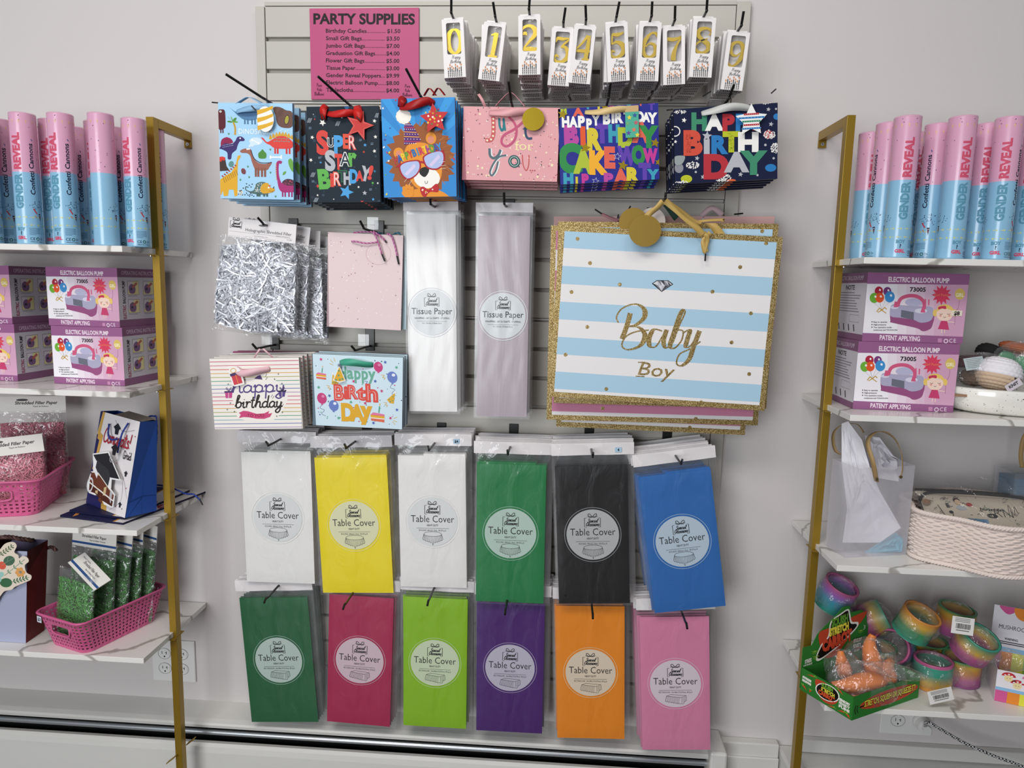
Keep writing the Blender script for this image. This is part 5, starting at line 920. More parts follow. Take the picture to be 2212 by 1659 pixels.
t, M, U, w, h, o = bag('light blue gift bag with balloons, cake and happy birthday lettering', (1150, 232), (2078, 236), (1115, 967), ((679, 768), (872, 769), (867, 924), (672, 921)), .17, 0x5e7280, art_hb, 3, .13, 'light blue balloon gift bag behind the front one', 'light blue balloon gift bags', front=0xcfe4ee, dz=.003)
ribbon_front(t, 1, [U(1430, 315), U(1490, 300), U(1590, 300), U(1700, 315), U(1772, 320)], .016, satin(0x45a588), bow_out=.011)
b = MB(-.007); x_, z_ = U(1428, 430); k_ = w / 928; b.poly([(x_ - 2 * k_, z_ + 98 * k_), (x_ + 66 * k_, z_ - 62 * k_), (x_, z_ - 82 * k_), (x_ - 68 * k_, z_ - 60 * k_)], 0xf2f0ea, 1); b.poly([(x_, z_ + 80 * k_), (x_ + 55 * k_, z_ - 55 * k_), (x_, z_ - 70 * k_), (x_ - 56 * k_, z_ - 54 * k_)], 0xe0ac2c, 2)
for a_, c_ in ((-5, 40), (-8, -8), (32, -42), (-34, -55), (5, -50)): b.star(x_ + a_ * k_, z_ + c_ * k_, 14 * k_, 0x3f9a78, 3)
b.star(x_ - 2 * k_, z_ + 95 * k_, 26 * k_, 0x6a7088, 3, 12, .3); b.obj('gift_tag', t, mods=(('solid', .0006),)); bag_stack(t, M, o)
# dark bags at the back of that hook
t4, M4, U4, w4, h4, o4 = bag('', (0, 0), (100, 0), (0, 100), ((706, 766), (874, 768), (872, 905), (704, 903)), .11, 0x2b3140, lambda A: A.dots(30, 2, 2, 98, 98, 1.5, [0x7a6aa0, 0x4a5a9a], 8), 2, .085, 'dark gift bag at the back of the light blue balloon bags', 'dark gift bags at the back of the balloon bags', front=0x2f3a52)
o4['label'] = 'dark gift bag at the back of the light blue balloon bags'; bag_stack(t4, M4, o4)
hp = P(777, 757, .13); hook(P(800, 750, 0).x, hp.z, .135, 'black hook above the light blue balloon gift bags', up=(.006, .011), lean=-.006, holder=True, plate=.045)

# ---------------------------------------------------------------- jumbo baby bags
mg = bpy.data.materials.new('gold_glitter'); mg.use_nodes = True; nt = mg.node_tree; N, L_ = nt.nodes, nt.links; bs = N['Principled BSDF']
tc = N.new('ShaderNodeTexCoord'); vo = N.new('ShaderNodeTexVoronoi'); vo.inputs['Scale'].default_value = 900; cr = N.new('ShaderNodeValToRGB'); e_ = cr.color_ramp.elements
e_[0].color = rgb(0x5a4520); e_[0].position = .1; e_[1].color = rgb(0xf5e3b0); e_[1].position = .95; x_ = e_.new(.55); x_.color = rgb(0xa88a4a); nb = N.new('ShaderNodeBump'); nb.inputs['Strength'].default_value = .6; nb.inputs['Distance'].default_value = .001
L_.new(tc.outputs['Object'], vo.inputs['Vector']); L_.new(vo.outputs['Color'], cr.inputs[0]); L_.new(cr.outputs[0], bs.inputs[0]); L_.new(vo.outputs['Color'], nb.inputs['Height']); L_.new(nb.outputs[0], bs.inputs['Normal']); bs.inputs['Metallic'].default_value = .5; bs.inputs['Roughness'].default_value = .4; m_glit = mg
def jumbo(q, d, stripe, word, label, glit=True, dots_=None):
    w, h, c, a = quad(*q, d); t = thing('jumbo_gift_bag', label, 'gift bag'); b = MB(); bag_body(b, w, h, C(0xb89f6a if glit else 0xcaa3a0), .014); b.e = .00012; b.y0 = -.0002
    if glit:
        b.rect(-w / 2, w / 2, -h / 2, h / 2, m_glit, 0); g = .0115
        iw, ih = w - 2 * g, h - 2 * g; b.rect(-iw / 2, iw / 2, -ih / 2, ih / 2, 0xeae6e6, 1); z = ih / 2; sh = (ih) / 9.1
        k = 0
        while z > -ih / 2 + .001: zz = max(z - (sh if k else sh * .92), -ih / 2); (b.rect(-iw / 2, iw / 2, zz, z, C(stripe), 2) if k % 2 == 0 else None); z = zz; k += 1
        for x, y in ((245, 298), (1487, 322), (328, 453), (1323, 473), (528, 590), (1145, 631), (203, 641), (1402, 768), (310, 868), (1280, 958), (161, 1054), (1403, 1164), (440, 1280), (1087, 1357)):
            s_ = (x - 125) / 1475; t_ = (y - 213) / 1122; p = (x - 125 - (y - 213) * -.074) / 1475; r_ = (y - 213 - (x - 125) * .0475) / 1128; b.ell((p - .5) * w, (.5 - r_) * h, .0042, .0042, m_glit, 3, 14)
        if word:
            X = lambda x, y: ((x - 125 - (y - 213) * -.074) / 1475 - .5) * w; Z = lambda x, y: (.5 - (y - 213 - (x - 125) * .0475) / 1128) * h; K = w / 1475
            gl = lambda pts, w0, pen, L: b.line([(X(p.x, p.y), Z(p.x, p.y)) for p in smooth(pts, 8)], w0 * K, m_glit, L, pen=pen * K)
            gl([(520, 838), (508, 800), (545, 745), (630, 715), (690, 745), (695, 800), (640, 850), (585, 862)], 9, 26, 4); gl([(600, 775), (580, 850), (545, 945)], 12, 22, 4.2); gl([(585, 862), (660, 868), (700, 920), (670, 985), (590, 1015), (545, 990), (570, 930), (640, 895), (725, 884)], 9, 26, 4.4)
            gl([(815, 890), (760, 880), (728, 940), (735, 990), (775, 990), (820, 920), (845, 880)], 9, 24, 4.6); gl([(845, 880), (825, 960), (845, 1000), (890, 960)], 9, 22, 4.8)
            gl([(890, 960), (930, 850), (965, 770), (955, 750), (930, 790), (895, 900), (870, 985), (900, 1000), (945, 950), (955, 890), (920, 880)], 9, 24, 5); gl([(955, 900), (1000, 880), (985, 940), (975, 990), (1010, 980), (1060, 890)], 9, 22, 5.2); gl([(1065, 885), (1030, 980), (1000, 1070), (950, 1115), (915, 1100), (935, 1040), (1000, 1005), (1072, 955)], 9, 24, 5.4)
            b.text('Boy', X(770, 1190), Z(770, 1190), 92 * K, m_glit, 4, width=235 * K, sh=.22, bold=.004, rot=R(-2.5))
            b.line([(X(640, 1190), Z(640, 1190)), (X(700, 1192), Z(700, 1192))], 7 * K, m_glit, 4.2); b.line([(X(655, 1098), Z(655, 1098)), (X(700, 1096), Z(700, 1096))], 7 * K, m_glit, 4.2)
            dm = [(742, 582), (775, 560), (850, 560), (885, 585), (808, 635)]; b.poly([(X(x, y), Z(x, y)) for x, y in dm], mat('crystal_edge', 0x2c2e33, .2), 5)
            q_ = random.Random(2); dia = [mat('crystal_%d' % k, (0xf4f4f8, 0x9a9aa4, 0x55555e, 0xd6d6de)[k], .1, .3) for k in range(4)]
            top = [(750, 582), (778, 564), (800, 564), (822, 564), (846, 564), (876, 586)]; mid = [(765, 590), (785, 594), (808, 596), (830, 596), (855, 594), (868, 590)]
            for k in range(5): b.poly([(X(*p), Z(*p)) for p in (top[k], top[k + 1], mid[k + 1])], dia[k % 4], 6); b.poly([(X(*p), Z(*p)) for p in (top[k], mid[k + 1], mid[k])], dia[(k + 2) % 4], 6); b.poly([(X(*p), Z(*p)) for p in (mid[k], mid[k + 1], (808, 630))], dia[(k * 3 + 1) % 4], 6)
    else:
        b.rect(-w / 2, w / 2, -h / 2, h / 2, C(stripe), 0); q_ = random.Random(5)
        for k in range(60): b.ell(q_.uniform(-.48, .48) * w, q_.uniform(-.48, .48) * h, .0045, .0045, mat('silver_foil', 0xdfe6e6, .2, .8), 1, 10)
    b.obj('paper_body', t); t.matrix_world = Matrix.Translation(c) @ Matrix.Rotation(a, 4, 'Y'); return t, w, h, t.matrix_world.copy()
t, w, h, M = jumbo(((1210, 489), (1690, 510), (1652, 890), (1184, 854)), .165, 0xaccde2, 1, 'jumbo baby boy bag with blue stripes and a gold glitter border, front')
Mi = M.inverted(); LP = lambda x, y, d: Mi @ P(x, y, d)
sgo = satin(0xc2a25c); gd = mat('gold_disc', 0xb08f45, .3, .7)
def strap(par, pts, w_, m, up=(0, 0, 1), nm='ribbon_handle'):
    b = MB(); q = smooth(pts, 8); N_ = len(q)
    b.ribbon(q, w_, m, lambda tt: (lambda d: d.cross(Vector((0, 1, 0))) + Vector((0, .5 * math.sin(4 * tt), 0)))((q[min(int(tt * (N_ - 1)) + 1, N_ - 1)] - q[min(int(tt * (N_ - 1)), N_ - 2)]).normalized())); return b.obj(nm, par, mods=(('solid', .0006),))
hz_ = (1434, 432)
strap(t, [LP(1432, 434, .20), LP(1420, 448, .20), LP(1405, 460, .195), LP(1392, 472, .19)], .012, sgo); strap(t, [LP(1437, 434, .20), LP(1458, 452, .20), LP(1480, 472, .195), LP(1505, 492, .19), LP(1518, 508, .185)], .013, sgo); strap(t, [LP(1535, 503, .178), LP(1528, 512, .182), LP(1520, 522, .182), LP(1524, 545, .18)], .012, sgo)
b = MB(); b.ribbon(smooth([LP(1517, 500, .18), LP(1524, 507, .186), LP(1528, 520, .184), LP(1522, 548, .18)], 6), lambda t_: .016 * (1 - .75 * t_), sgo, (1, -.3, 0)); b.obj('ribbon_handle', t, mods=(('solid', .0006),))
aglet(t, LP(1524, 548, .18), LP(1523, 564, .178), .0018); p = LP(1393, 499, .19)
b = MB(p.y - .003); b.ell(p.x, p.z, .0335, .0325, gd, 1, 40); b.obj('gift_tag', t, mods=(('solid', .0008),))
t, w, h, M = jumbo(((1212, 482), (1677, 480), (1660, 885), (1190, 868)), .145, 0xaccde2, 0, 'second blue striped baby bag, behind the front jumbo bag'); Mi = M.inverted()
p = LP(1368, 480, .16); b = MB(p.y); b.ell(p.x, p.z, .030, .030, gd, 1, 40); b.obj('gift_tag', t, mods=(('solid', .0008),))
strap(t, [LP(1436, 433, .185), LP(1470, 455, .18), LP(1500, 478, .17), LP(1515, 484, .165)], .010, sgo); strap(t, [LP(1500, 480, .16), LP(1530, 476, .162), LP(1562, 475, .16), LP(1558, 478, .16)], .006, sgo); b = MB(); b.ribbon(smooth([LP(1535, 482, .163), LP(1545, 492, .164), LP(1555, 506, .162)], 5), .022, sgo, (1, -.2, 0)); b.obj('ribbon_handle', t, mods=(('solid', .0006),))
t, w, h, M = jumbo(((1190, 491), (1668, 487), (1633, 920), (1181, 905)), .12, 0xcf86a4, 0, 'pink striped baby bag with a glitter border, behind the blue ones'); Mi = M.inverted()
p = LP(1408, 478, .13); b = MB(p.y); b.ell(p.x, p.z, .029, .029, C(0xe9dfdc), 1, 40); b.obj('gift_tag', t, mods=(('solid', .0008),)); strap(t, [LP(1433, 435, .16), LP(1405, 455, .15), LP(1385, 470, .14)], .005, satin(0xd9b5bb))
t, w, h, M = jumbo(((1215, 500), (1640, 515), (1611, 945), (1206, 916)), .10, 0xd088a6, 0, 'lowest hanging pink striped baby bag at the back'); Mi = M.inverted()
strap(t, [LP(1438, 440, .14), LP(1450, 458, .13), LP(1462, 472, .12)], .014, satin(0x2f4a40))
t, w, h, M = jumbo(((1205, 473), (1670, 462), (1655, 850), (1183, 845)), .06, 0xdcb0ad, 0, 'rose pink jumbo bag with silver dots, hindmost on its hook', glit=False); Mi = M.inverted()
strap(t, [LP(1515, 467, .06), LP(1532, 451, .062), LP(1545, 451, .062), LP(1560, 465, .06)], .012, satin(0xc9aeb4)); strap(t, [LP(1300, 462, .07), LP(1318, 470, .07), LP(1335, 478, .07)], .006, satin(0xc98a92))
for a_, b_ in (((1285, 452), (1300, 462)), ((1362, 445), (1355, 458)), ((1336, 463), (1334, 472)), ((1586, 463), (1605, 461))): aglet(t, LP(*a_, .07), LP(*b_, .07), .0018)
hp = P(1434, 432, .2); hook(hp.x, hp.z, .22, 'black hook holding the jumbo baby bags', up=(.004, .012), plate=.006)
# ---------------------------------------------------------------- confetti cannons
ZL = (1.394, 1.086, .778, .478); ZR = (1.400, 1.088, .772, .460)
def cannon():
    r, H, hs = .0247, .268, .148; t = thing('confetti_cannon', 'x', 'confetti cannon'); b = MB()
    mp, mb_ = mat('cannon_pink', 0xd9a2bd, .28, spec=.5, coat=.4), mat('cannon_blue', 0x8bbbd9, .28, spec=.5, coat=.4)
    def ring(z0, z1, m): b.grid(lambda u, v: (r * math.sin(2 * math.pi * u), -r * math.cos(2 * math.pi * u), z0 + (z1 - z0) * v), 32, 1, m, True)
    ring(.001, hs, mb_); ring(hs, H - .002, mp)
    b.y0 = 0; b.e = .00012; b.wrap = .0035
    b.fn = lambda u, v, L: Vector(((r + L * b.e) * math.sin(u / r), -(r + L * b.e) * math.cos(u / r), v))
    u0 = -.006
    b.text('REVEAL', u0 + .0065, .190, .0145, 0xc9506c, 1, rot=R(90), bold=.05, width=.074); b.text('GENDER', u0 + .0065, .109, .0145, 0x5b93ac, 1, rot=R(90), bold=.05, width=.072)
    b.text('Confetti Cannons', u0 + .030, .155, .0088, 0x18203a, 1, rot=R(90), bold=.022, width=.104); b.line([(u0 + .030, .212), (u0 + .028, .216)], .0016, 0x3a4a8a, 1)
    Y = 0xdcd65a
    for k in range(12):
        u = -.075 + .0128 * k
        for v, sg_ in ((.056, 1), (.040, -1)): b.line([(u - .0035, v), (u + .0035, v)], .0009, Y, 1); b.line([(u + sg_ * .0015, v + .0018), (u + sg_ * .0038, v), (u + sg_ * .0015, v - .0018)], .0009, Y, 1)
        b.line([(u, .246), (u, .252)], .0008, 0xe6c27c, 1); b.line([(u - .0014, .250), (u, .2525), (u + .0014, .250)], .0008, 0xe6c27c, 1)
    b.text('BOY', u0 - .001, .0285, .0062, 0x5b93ac, 1, bold=.05, width=.0165); b.text('?', u0 - .001, .0195, .0068, 0x18203a, 1, bold=.03); b.text('GIRL', u0 - .001, .0105, .0062, 0xd2506e, 1, bold=.05, width=.0185)
    q = random.Random(2)
    for k in range(6): b.line([(u0 + .014 + .004 * j, .0335 - .0026 * k) for j in range(int(6 - (k == 5) * 2))], .0007, 0x41688a, 1)
    b.text('CE', u0 + .019, .009, .0055, 0x18203a, 1, bold=.0); b.ring(u0 + .0285, .0116, .0028, .0028, .0013, 0x18503a, 1, 10); b.ring(u0 + .036, .0116, .0028, .0028, .0011, 0x18203a, 1, 3); b.text('MADE IN CHINA', u0 + .027, .0045, .0022, 0x18203a, 1)
    for k in range(34): a_ = q.uniform(.3, 2.6); rr = q.uniform(.008, .024); u, v = u0 + .036 + rr * math.cos(a_), .066 + rr * math.sin(a_); b.line([(u, v), (u + .001, v + .0014)], .0009, 0x1d2c50, 1)
    for k in range(26): a_ = q.uniform(.3, 2.8); rr = q.uniform(.006, .022); u, v = -.048 + rr * math.cos(a_), .066 + rr * math.sin(a_); b.line([(u, v), (u + .001, v + .0014)], .0009, 0x1d2c50, 1)
    for u, v in ((u0 + .036, .060), (-.048, .060)): b.poly([(u - .0026, v + .004), (u + .0026, v + .004), (u + .0008, v - .011)], 0x2a3350, 1); b.line([(u - .002, v), (u + .002, v + .001)], .001, 0xe2c8c8, 2); b.line([(u - .0015, v - .004), (u + .0016, v - .003)], .001, 0xc24a50, 2)
    b.line([(u0 + .024, .074), (u0 + .030, .064)], .0025, 0xb8404e, 1); b.line([(u0 + .026, .06), (u0 + .029, .056)], .002, 0xc88a5a, 1)
    for k in range(40):
        u, v = q.uniform(-.077, .077), q.uniform(.15, .262)
        if -.016 < u < .022 and v < .235: continue
        b.line([(u, v), (u + q.uniform(-.002, .002), v + q.uniform(-.0018, .0018))], .0009, 0x2c2a50, 1)
    b.fn = None; b.obj('printed_tube', t)
    b = MB(); mg_ = mat('cannon_cap', 0xd7a5bb, .3, coat=.5)
    b.lathe([(.0001, H - .004), (r - .003, H - .004), (r - .0022, H - .0005), (r - .0004, H), (r + .0002, H - .0025)][::-1], mg_, 32); b.obj('end_cap', t); b = MB(); b.lathe([(r + .0001, .003), (r, .0002), (.0001, 0)], mb_, 32); b.obj('base_cap', t)
    return t
cn = cannon(); first = True
def put(px, d, z, rot, where, grp):
    global first
    X = P(px, 400, d).x; M = TRS((X, -d, z), rz=R(rot))
    if first: cn.matrix_world = M; cn['label'] = where; cn['group'] = grp; first = False
    else: dup(cn, M, where, grp)
def clear(L_):                                            # nudge apart where two would touch
    pts = [[P(px, 400, d).x, d] for px, d, ro in L_]
    for _ in range(60):
        for i in range(len(pts)):
            for j in range(i):
                dx, dy = pts[i][0] - pts[j][0], pts[i][1] - pts[j][1]; q = math.hypot(dx, dy)
                if q < .0515: k = (.0516 - q) / 2 / max(q, 1e-4); pts[i][0] += dx * k; pts[j][0] -= dx * k; pts[i][1] += dy * k; pts[j][1] -= dy * k
    return pts
CL = [(58, .246, -21), (139, .246, -27), (225, .248, 160), (295, .205, -29), (12, .185, -45), (118, .19, -21), (215, .175, -16), (95, .11, -40), (168, .115, -33), (250, .12, -30), (334, .11, -22), (-30, .246, 0), (40, .10, 20)]
CR = [(1948, .245, 33), (2066, .248, 44), (2166, .245, 16), (1910, .19, -98), (2015, .185, -71), (2120, .19, 30), (2228, .20, 0), (1873, .10, 42), (1990, .11, 10), (2098, .11, 8), (2200, .10, 20)]
for L_, z, sd in ((CL, ZL[0], 'left'), (CR, ZR[0], 'right')):
    for (x, d), (px, _, ro) in zip(clear(L_), L_):
        M = TRS((x, -d, z), rz=R(ro + (math.degrees(math.atan2(-x, D - d)) if True else 0))); nm = 'pink and blue confetti cannon standing on the top %s shelf' % sd; grp = 'confetti cannons on the top %s shelf' % sd
        if first: cn.matrix_world = M; cn['label'] = nm; cn['group'] = grp; first = False
        else: dup(cn, M, nm, grp)

# ---------------------------------------------------------------- balloon pump boxes
def pump_box(w, h, dp):
    t = thing('balloon_pump_box', 'x', 'boxed balloon pump'); b = MB(); PU, PK = 0x965f8a, 0xd79cbc; b.box(-w / 2, w / 2, 0, dp, -h / 2, h / 2, C(PU))
    A = Art(b, (520, 822), (1525, 845), (470, 1490), w, h)
    W_ = ((236, 232, 238), (208, 160, 188))
    for k in range(12):
        f_ = min(1, max(0, (k - 3) / 6)); c = tuple(int(W_[0][i] + (W_[1][i] - W_[0][i]) * f_) for i in range(3)); A.poly([(450 + 92 * k, 700), (545 + 92 * k, 700), (545 + 92 * k, 1600), (450 + 92 * k, 1600)], c[0] << 16 | c[1] << 8 | c[2], 0)
    A.poly([(400, 700), (1600, 700), (1600, 948), (400, 931)], PU, 1); A.poly([(400, 1408), (1600, 1448), (1600, 1700), (400, 1700)], PU, 1)
    A.text('ELECTRIC BALLOON PUMP', 1025, 922, 46, 0xeedce8, 2, width=605, bold=.03, rot=R(-1.5)); A.text('PATENT APPLYING', 850, 1482, 44, 0xeedce8, 2, width=405, bold=.03, rot=R(-2)); A.text('CE', 1378, 1502, 38, 0xeedce8, 2, sp=1.2); A.ring(1312, 1487, 18, 18, 8, 0xeedce8, 2); A.rect(1232, 1462, 1272, 1500, 0xc48ab0, 2)
    A.text('73005', 1018, 1010, 40, 0x1a1a1e, 2, width=158, bold=.03, rot=R(-1))
    for x, y, r, c in ((630, 1005, 42, 0xb02840), (715, 1008, 40, 0x7a3a78), (585, 1070, 46, 0x6fae3a), (640, 1068, 44, 0xe0582c), (740, 1060, 50, 0x3f8fcc)): A.ell(x, y, r, r * 1.08, c, 2, 20); A.poly([(x + r * .1, y - r * .55), (x + r * .5, y - r * .4), (x + r * .4, y), (x, y - r * .15)], 0xf2f2f4, 2.5); A.line([(x, y + r), (662, 1185)], 2, 0x9a9aa4, 1.5)
    A.curve([(612, 1205), (640, 1170), (662, 1188), (690, 1165), (712, 1180)], 9, 0xc09a30, 3); A.line([(662, 1188), (625, 1210)], 8, 0xc09a30, 3); A.line([(662, 1188), (708, 1218)], 8, 0xc09a30, 3)
    A.blob([(752, 1160), (850, 1150), (1165, 1180), (1172, 1340), (1120, 1385), (1070, 1390), (1010, 1360), (770, 1310), (752, 1290)], 0x94507c, 2, 3); A.blob([(752, 1150), (800, 1128), (860, 1140), (1040, 1150), (1170, 1165), (1165, 1280), (1060, 1310), (980, 1280), (850, 1262), (752, 1245)], 0xaaa6c0, 3, 3)
    A.ell(1055, 1195, 62, 24, 0xd2d0e0, 3.6); A.ell(790, 1162, 42, 16, 0xd2d0e0, 3.6); A.poly([(858, 1186), (985, 1208), (985, 1282), (855, 1256)], 0x6a6c7a, 4); A.ell(985, 1112, 92, 38, 0xb6b4d0, 3.5)
    A.curve([(820, 1150), (850, 1080), (930, 1050), (1020, 1060), (1080, 1110), (1085, 1180)], 34, 0xcf5a80, 4.5); A.poly([(780, 1160), (790, 1105), (812, 1105), (826, 1160)], 0xcf5a80, 5); A.poly([(1050, 1210), (1064, 1160), (1088, 1160), (1098, 1212)], 0xcf5a80, 5); A.line([(1095, 1080), (1098, 1140)], 12, 0xcf5a80, 4); A.line([(1130, 1085), (1130, 1140)], 12, 0xcf5a80, 4)
    A.star(1255, 1042, 100, 0xd6405e, 2, 0, 12, .62); A.text('Girl Pump', 1255, 1054, 24, 0xe88a5a, 3, width=140)
    A.ell(1435, 1034, 50, 54, 0xd9bd66, 2, 20); A.text('GIRL', 1435, 1060, 34, 0xf4ecc8, 3, width=82, bold=.03); A.curve([(1432, 1092), (1425, 1160), (1400, 1210), (1392, 1330)], 3, 0x8a5a6a, 2)
    A.ell(1290, 1225, 82, 72, 0xf0d2c2, 4, 24); A.blob([(1215, 1200), (1225, 1150), (1300, 1132), (1362, 1160), (1382, 1205), (1330, 1180), (1260, 1175)], 0xe6c46a, 4.4); A.ell(1195, 1215, 22, 34, 0xe6c46a, 3.6); A.ell(1390, 1215, 22, 34, 0xe6c46a, 3.6); A.blob([(1225, 1160), (1262, 1148), (1300, 1150), (1300, 1178), (1262, 1172), (1230, 1182)], 0xc23a58, 5)
    for x in (1255, 1330): A.curve([(x - 16, 1222), (x, 1230), (x + 16, 1222)], 4, 0x5a4040, 5); A.ell(x - 5 + (x > 1300) * 12, 1242, 12, 10, 0xe2a294, 4.8)
    A.curve([(1278, 1252), (1290, 1260), (1304, 1252)], 4, 0x5a4040, 5); A.poly([(1258, 1290), (1318, 1292), (1340, 1378), (1228, 1370)], 0xc4426e, 4); A.line([(1320, 1300), (1390, 1306)], 8, 0xf0d2c2, 4); A.line([(1268, 1370), (1265, 1412)], 8, 0xf0d2c2, 3.5); A.line([(1296, 1372), (1296, 1412)], 8, 0xf0d2c2, 3.5)
    for i, s_ in enumerate(('Easy to operate', 'High-pressure', 'Two operation mode-', 'continuous and TOUCH-ON')): A.text(s_, 582, 1310 + 26 * i, 14, 0x26222a, 2, al='l', width=(138, 128, 188, 240)[i], bold=.02); (A.ell(567, 1302 + 26 * i, 6, 6, 0x26222a, 2, 8) if i < 3 else None)
    # right side
    b.fn = None; b.X = Matrix.Translation((w / 2, dp / 2, 0)) @ Matrix.Rotation(R(90), 4, 'Z'); B = Art(b, (1205, 118), (1860, 118), (1205, 765), dp, h)
    B.rect(1100, 60, 1990, 800, 0xc9c4ce, 0); B.rect(1100, 60, 1990, 215, 0x865a7c, 1); B.rect(1100, 685, 1990, 800, 0x865a7c, 1); B.text('OPERATING INSTRUCTIONS', 1532, 190, 44, 0xcdb4cc, 2, width=540, bold=.01); B.text('ELECTRIC', 1300, 600, 38, 0x9a2a50, 2, rot=R(90), width=155, bold=.03); B.text('BALLOON PUMP', 1300, 380, 38, 0x1c1a20, 2, rot=R(90), width=250, bold=.03)
    for i in range(2):
        for j in range(2):
            x, y = 1340 + 230 * i, 258 + 205 * j; B.rect(x, y, x + 160, y + 150, 0xe0d8a0, 1); B.line([(x, y), (x + 160, y), (x + 160, y + 150), (x, y + 150), (x, y)], 4, 0x55505a, 2); B.poly([(x, y), (x + 90, y), (x, y + 110)], 0xd6cfd8, 1.5); B.blob([(x + 18, y + 60), (x + 60, y + 30), (x + 110, y + 70), (x + 100, y + 130), (x + 50, y + 140), (x + 20, y + 120)], 0x7a5a86, 2); B.rect(x + 35, y + 75, x + 65, y + 100, 0x38303e, 3); B.line([(x + 70, y + 70), (x + 135, y + 20)], 28, 0xb8655a, 3); B.rect(x, y + 162, x + 130, y + 168, 0x8a8490, 1)
    # left side
    b.X = Matrix.Translation((-w / 2, dp / 2, 0)) @ Matrix.Rotation(R(-90), 4, 'Z'); B = Art(b, (0, 0), (600, 0), (0, 650), dp, h); B.rect(-9, -9, 700, 700, 0xd6d2da, 0); B.rect(-9, -9, 700, 100, 0x865a7c, 1); B.rect(-9, 590, 700, 700, 0x865a7c, 1); B.text('ELECTRIC BALLOON PUMP', 300, 72, 42, 0xe2cfe0, 2, width=470); B.text('NOTE', 300, 165, 44, 0x2a2630, 2, bold=.03)
    q = random.Random(1)
    for k in range(8): B.rect(70, 190 + 26 * k, 70 + q.uniform(300, 460), 200 + 26 * k, 0x8d8894, 1)
    for x in (330,): B.line([(x, 410), (x + 180, 410), (x + 180, 480), (x, 480), (x, 410)], 4, 0x8d8894, 1)
    for k in range(4): B.line([(120 + 100 * k, 505), (140 + 100 * k, 570)], 18, 0x2a2630, 1)
    b.X = None; b.fn = None; b.obj('printed_carton', t); return t
pb = pump_box(.2, .141, .19)
def pbox(M, label, grp=None, src=None):
    global pbu
    if not pbu: pb.matrix_world = M; pb['label'] = label; pbu = True; o = pb
    else: o = dup(pb, M, label)
    return o
pbu = False
def boxat(BL, BR, z, hgt, dyaw=0, sw=1, sd=1):
    a, b_ = PZ(*BL, z), PZ(*BR, z); c = (a + b_) / 2; yaw = math.atan2(b_.y - a.y, b_.x - a.x); wd = (b_ - a).length
    return Matrix.Translation((c.x, c.y, z + .0705 * hgt)) @ Matrix.Rotation(yaw + dyaw, 4, 'Z') @ Matrix.Diagonal((wd / .2 * sw, sd, hgt, 1))
pbox(boxat((1842, 883), (2058, 891), ZR[1] + .0005, 1.01, sd=.9), 'pink balloon pump box at the bottom of the right shelf stack')
o_ = pbox(boxat((1842, 883), (2058, 891), ZR[1] + .0005, 1.01, sd=.9), 'pink balloon pump box with a price sticker, on top of the right stack'); o_.matrix_world = Matrix.Translation((.006, -.004, .1428)) @ Matrix.Rotation(R(1), 4, 'Z') @ o_.matrix_world
b = MB(-.0012, .0002); b.rect(.072, .093, -.014, -.003, 0xe8e0cc, 1); b.text('$8', .0825, -.0125, .0075, 0x1c1a1a, 2, bold=.04); b.obj('price_sticker', o_)
zt = ZL[1] + .0005
pbox(boxat((118, 828), (270, 834), zt, .93, sw=1.0, sd=.85), 'pink balloon pump box beside the left gold post, lower one'); o_ = pbox(boxat((118, 828), (270, 834), zt, .93, sd=.85), 'pink balloon pump box beside the left gold post, upper one'); o_.matrix_world = Matrix.Translation((-.008, .006, .1316)) @ o_.matrix_world
pbox(boxat((-110, 818), (39, 823.5), zt, .93, sd=.8), 'pink balloon pump box at the left frame edge, lower one'); o_ = pbox(boxat((-110, 818), (39, 823.5), zt, .93, sd=.8), 'pink balloon pump box at the left frame edge, upper one'); o_.matrix_world = Matrix.Translation((-.006, .004, .1316)) @ o_.matrix_world

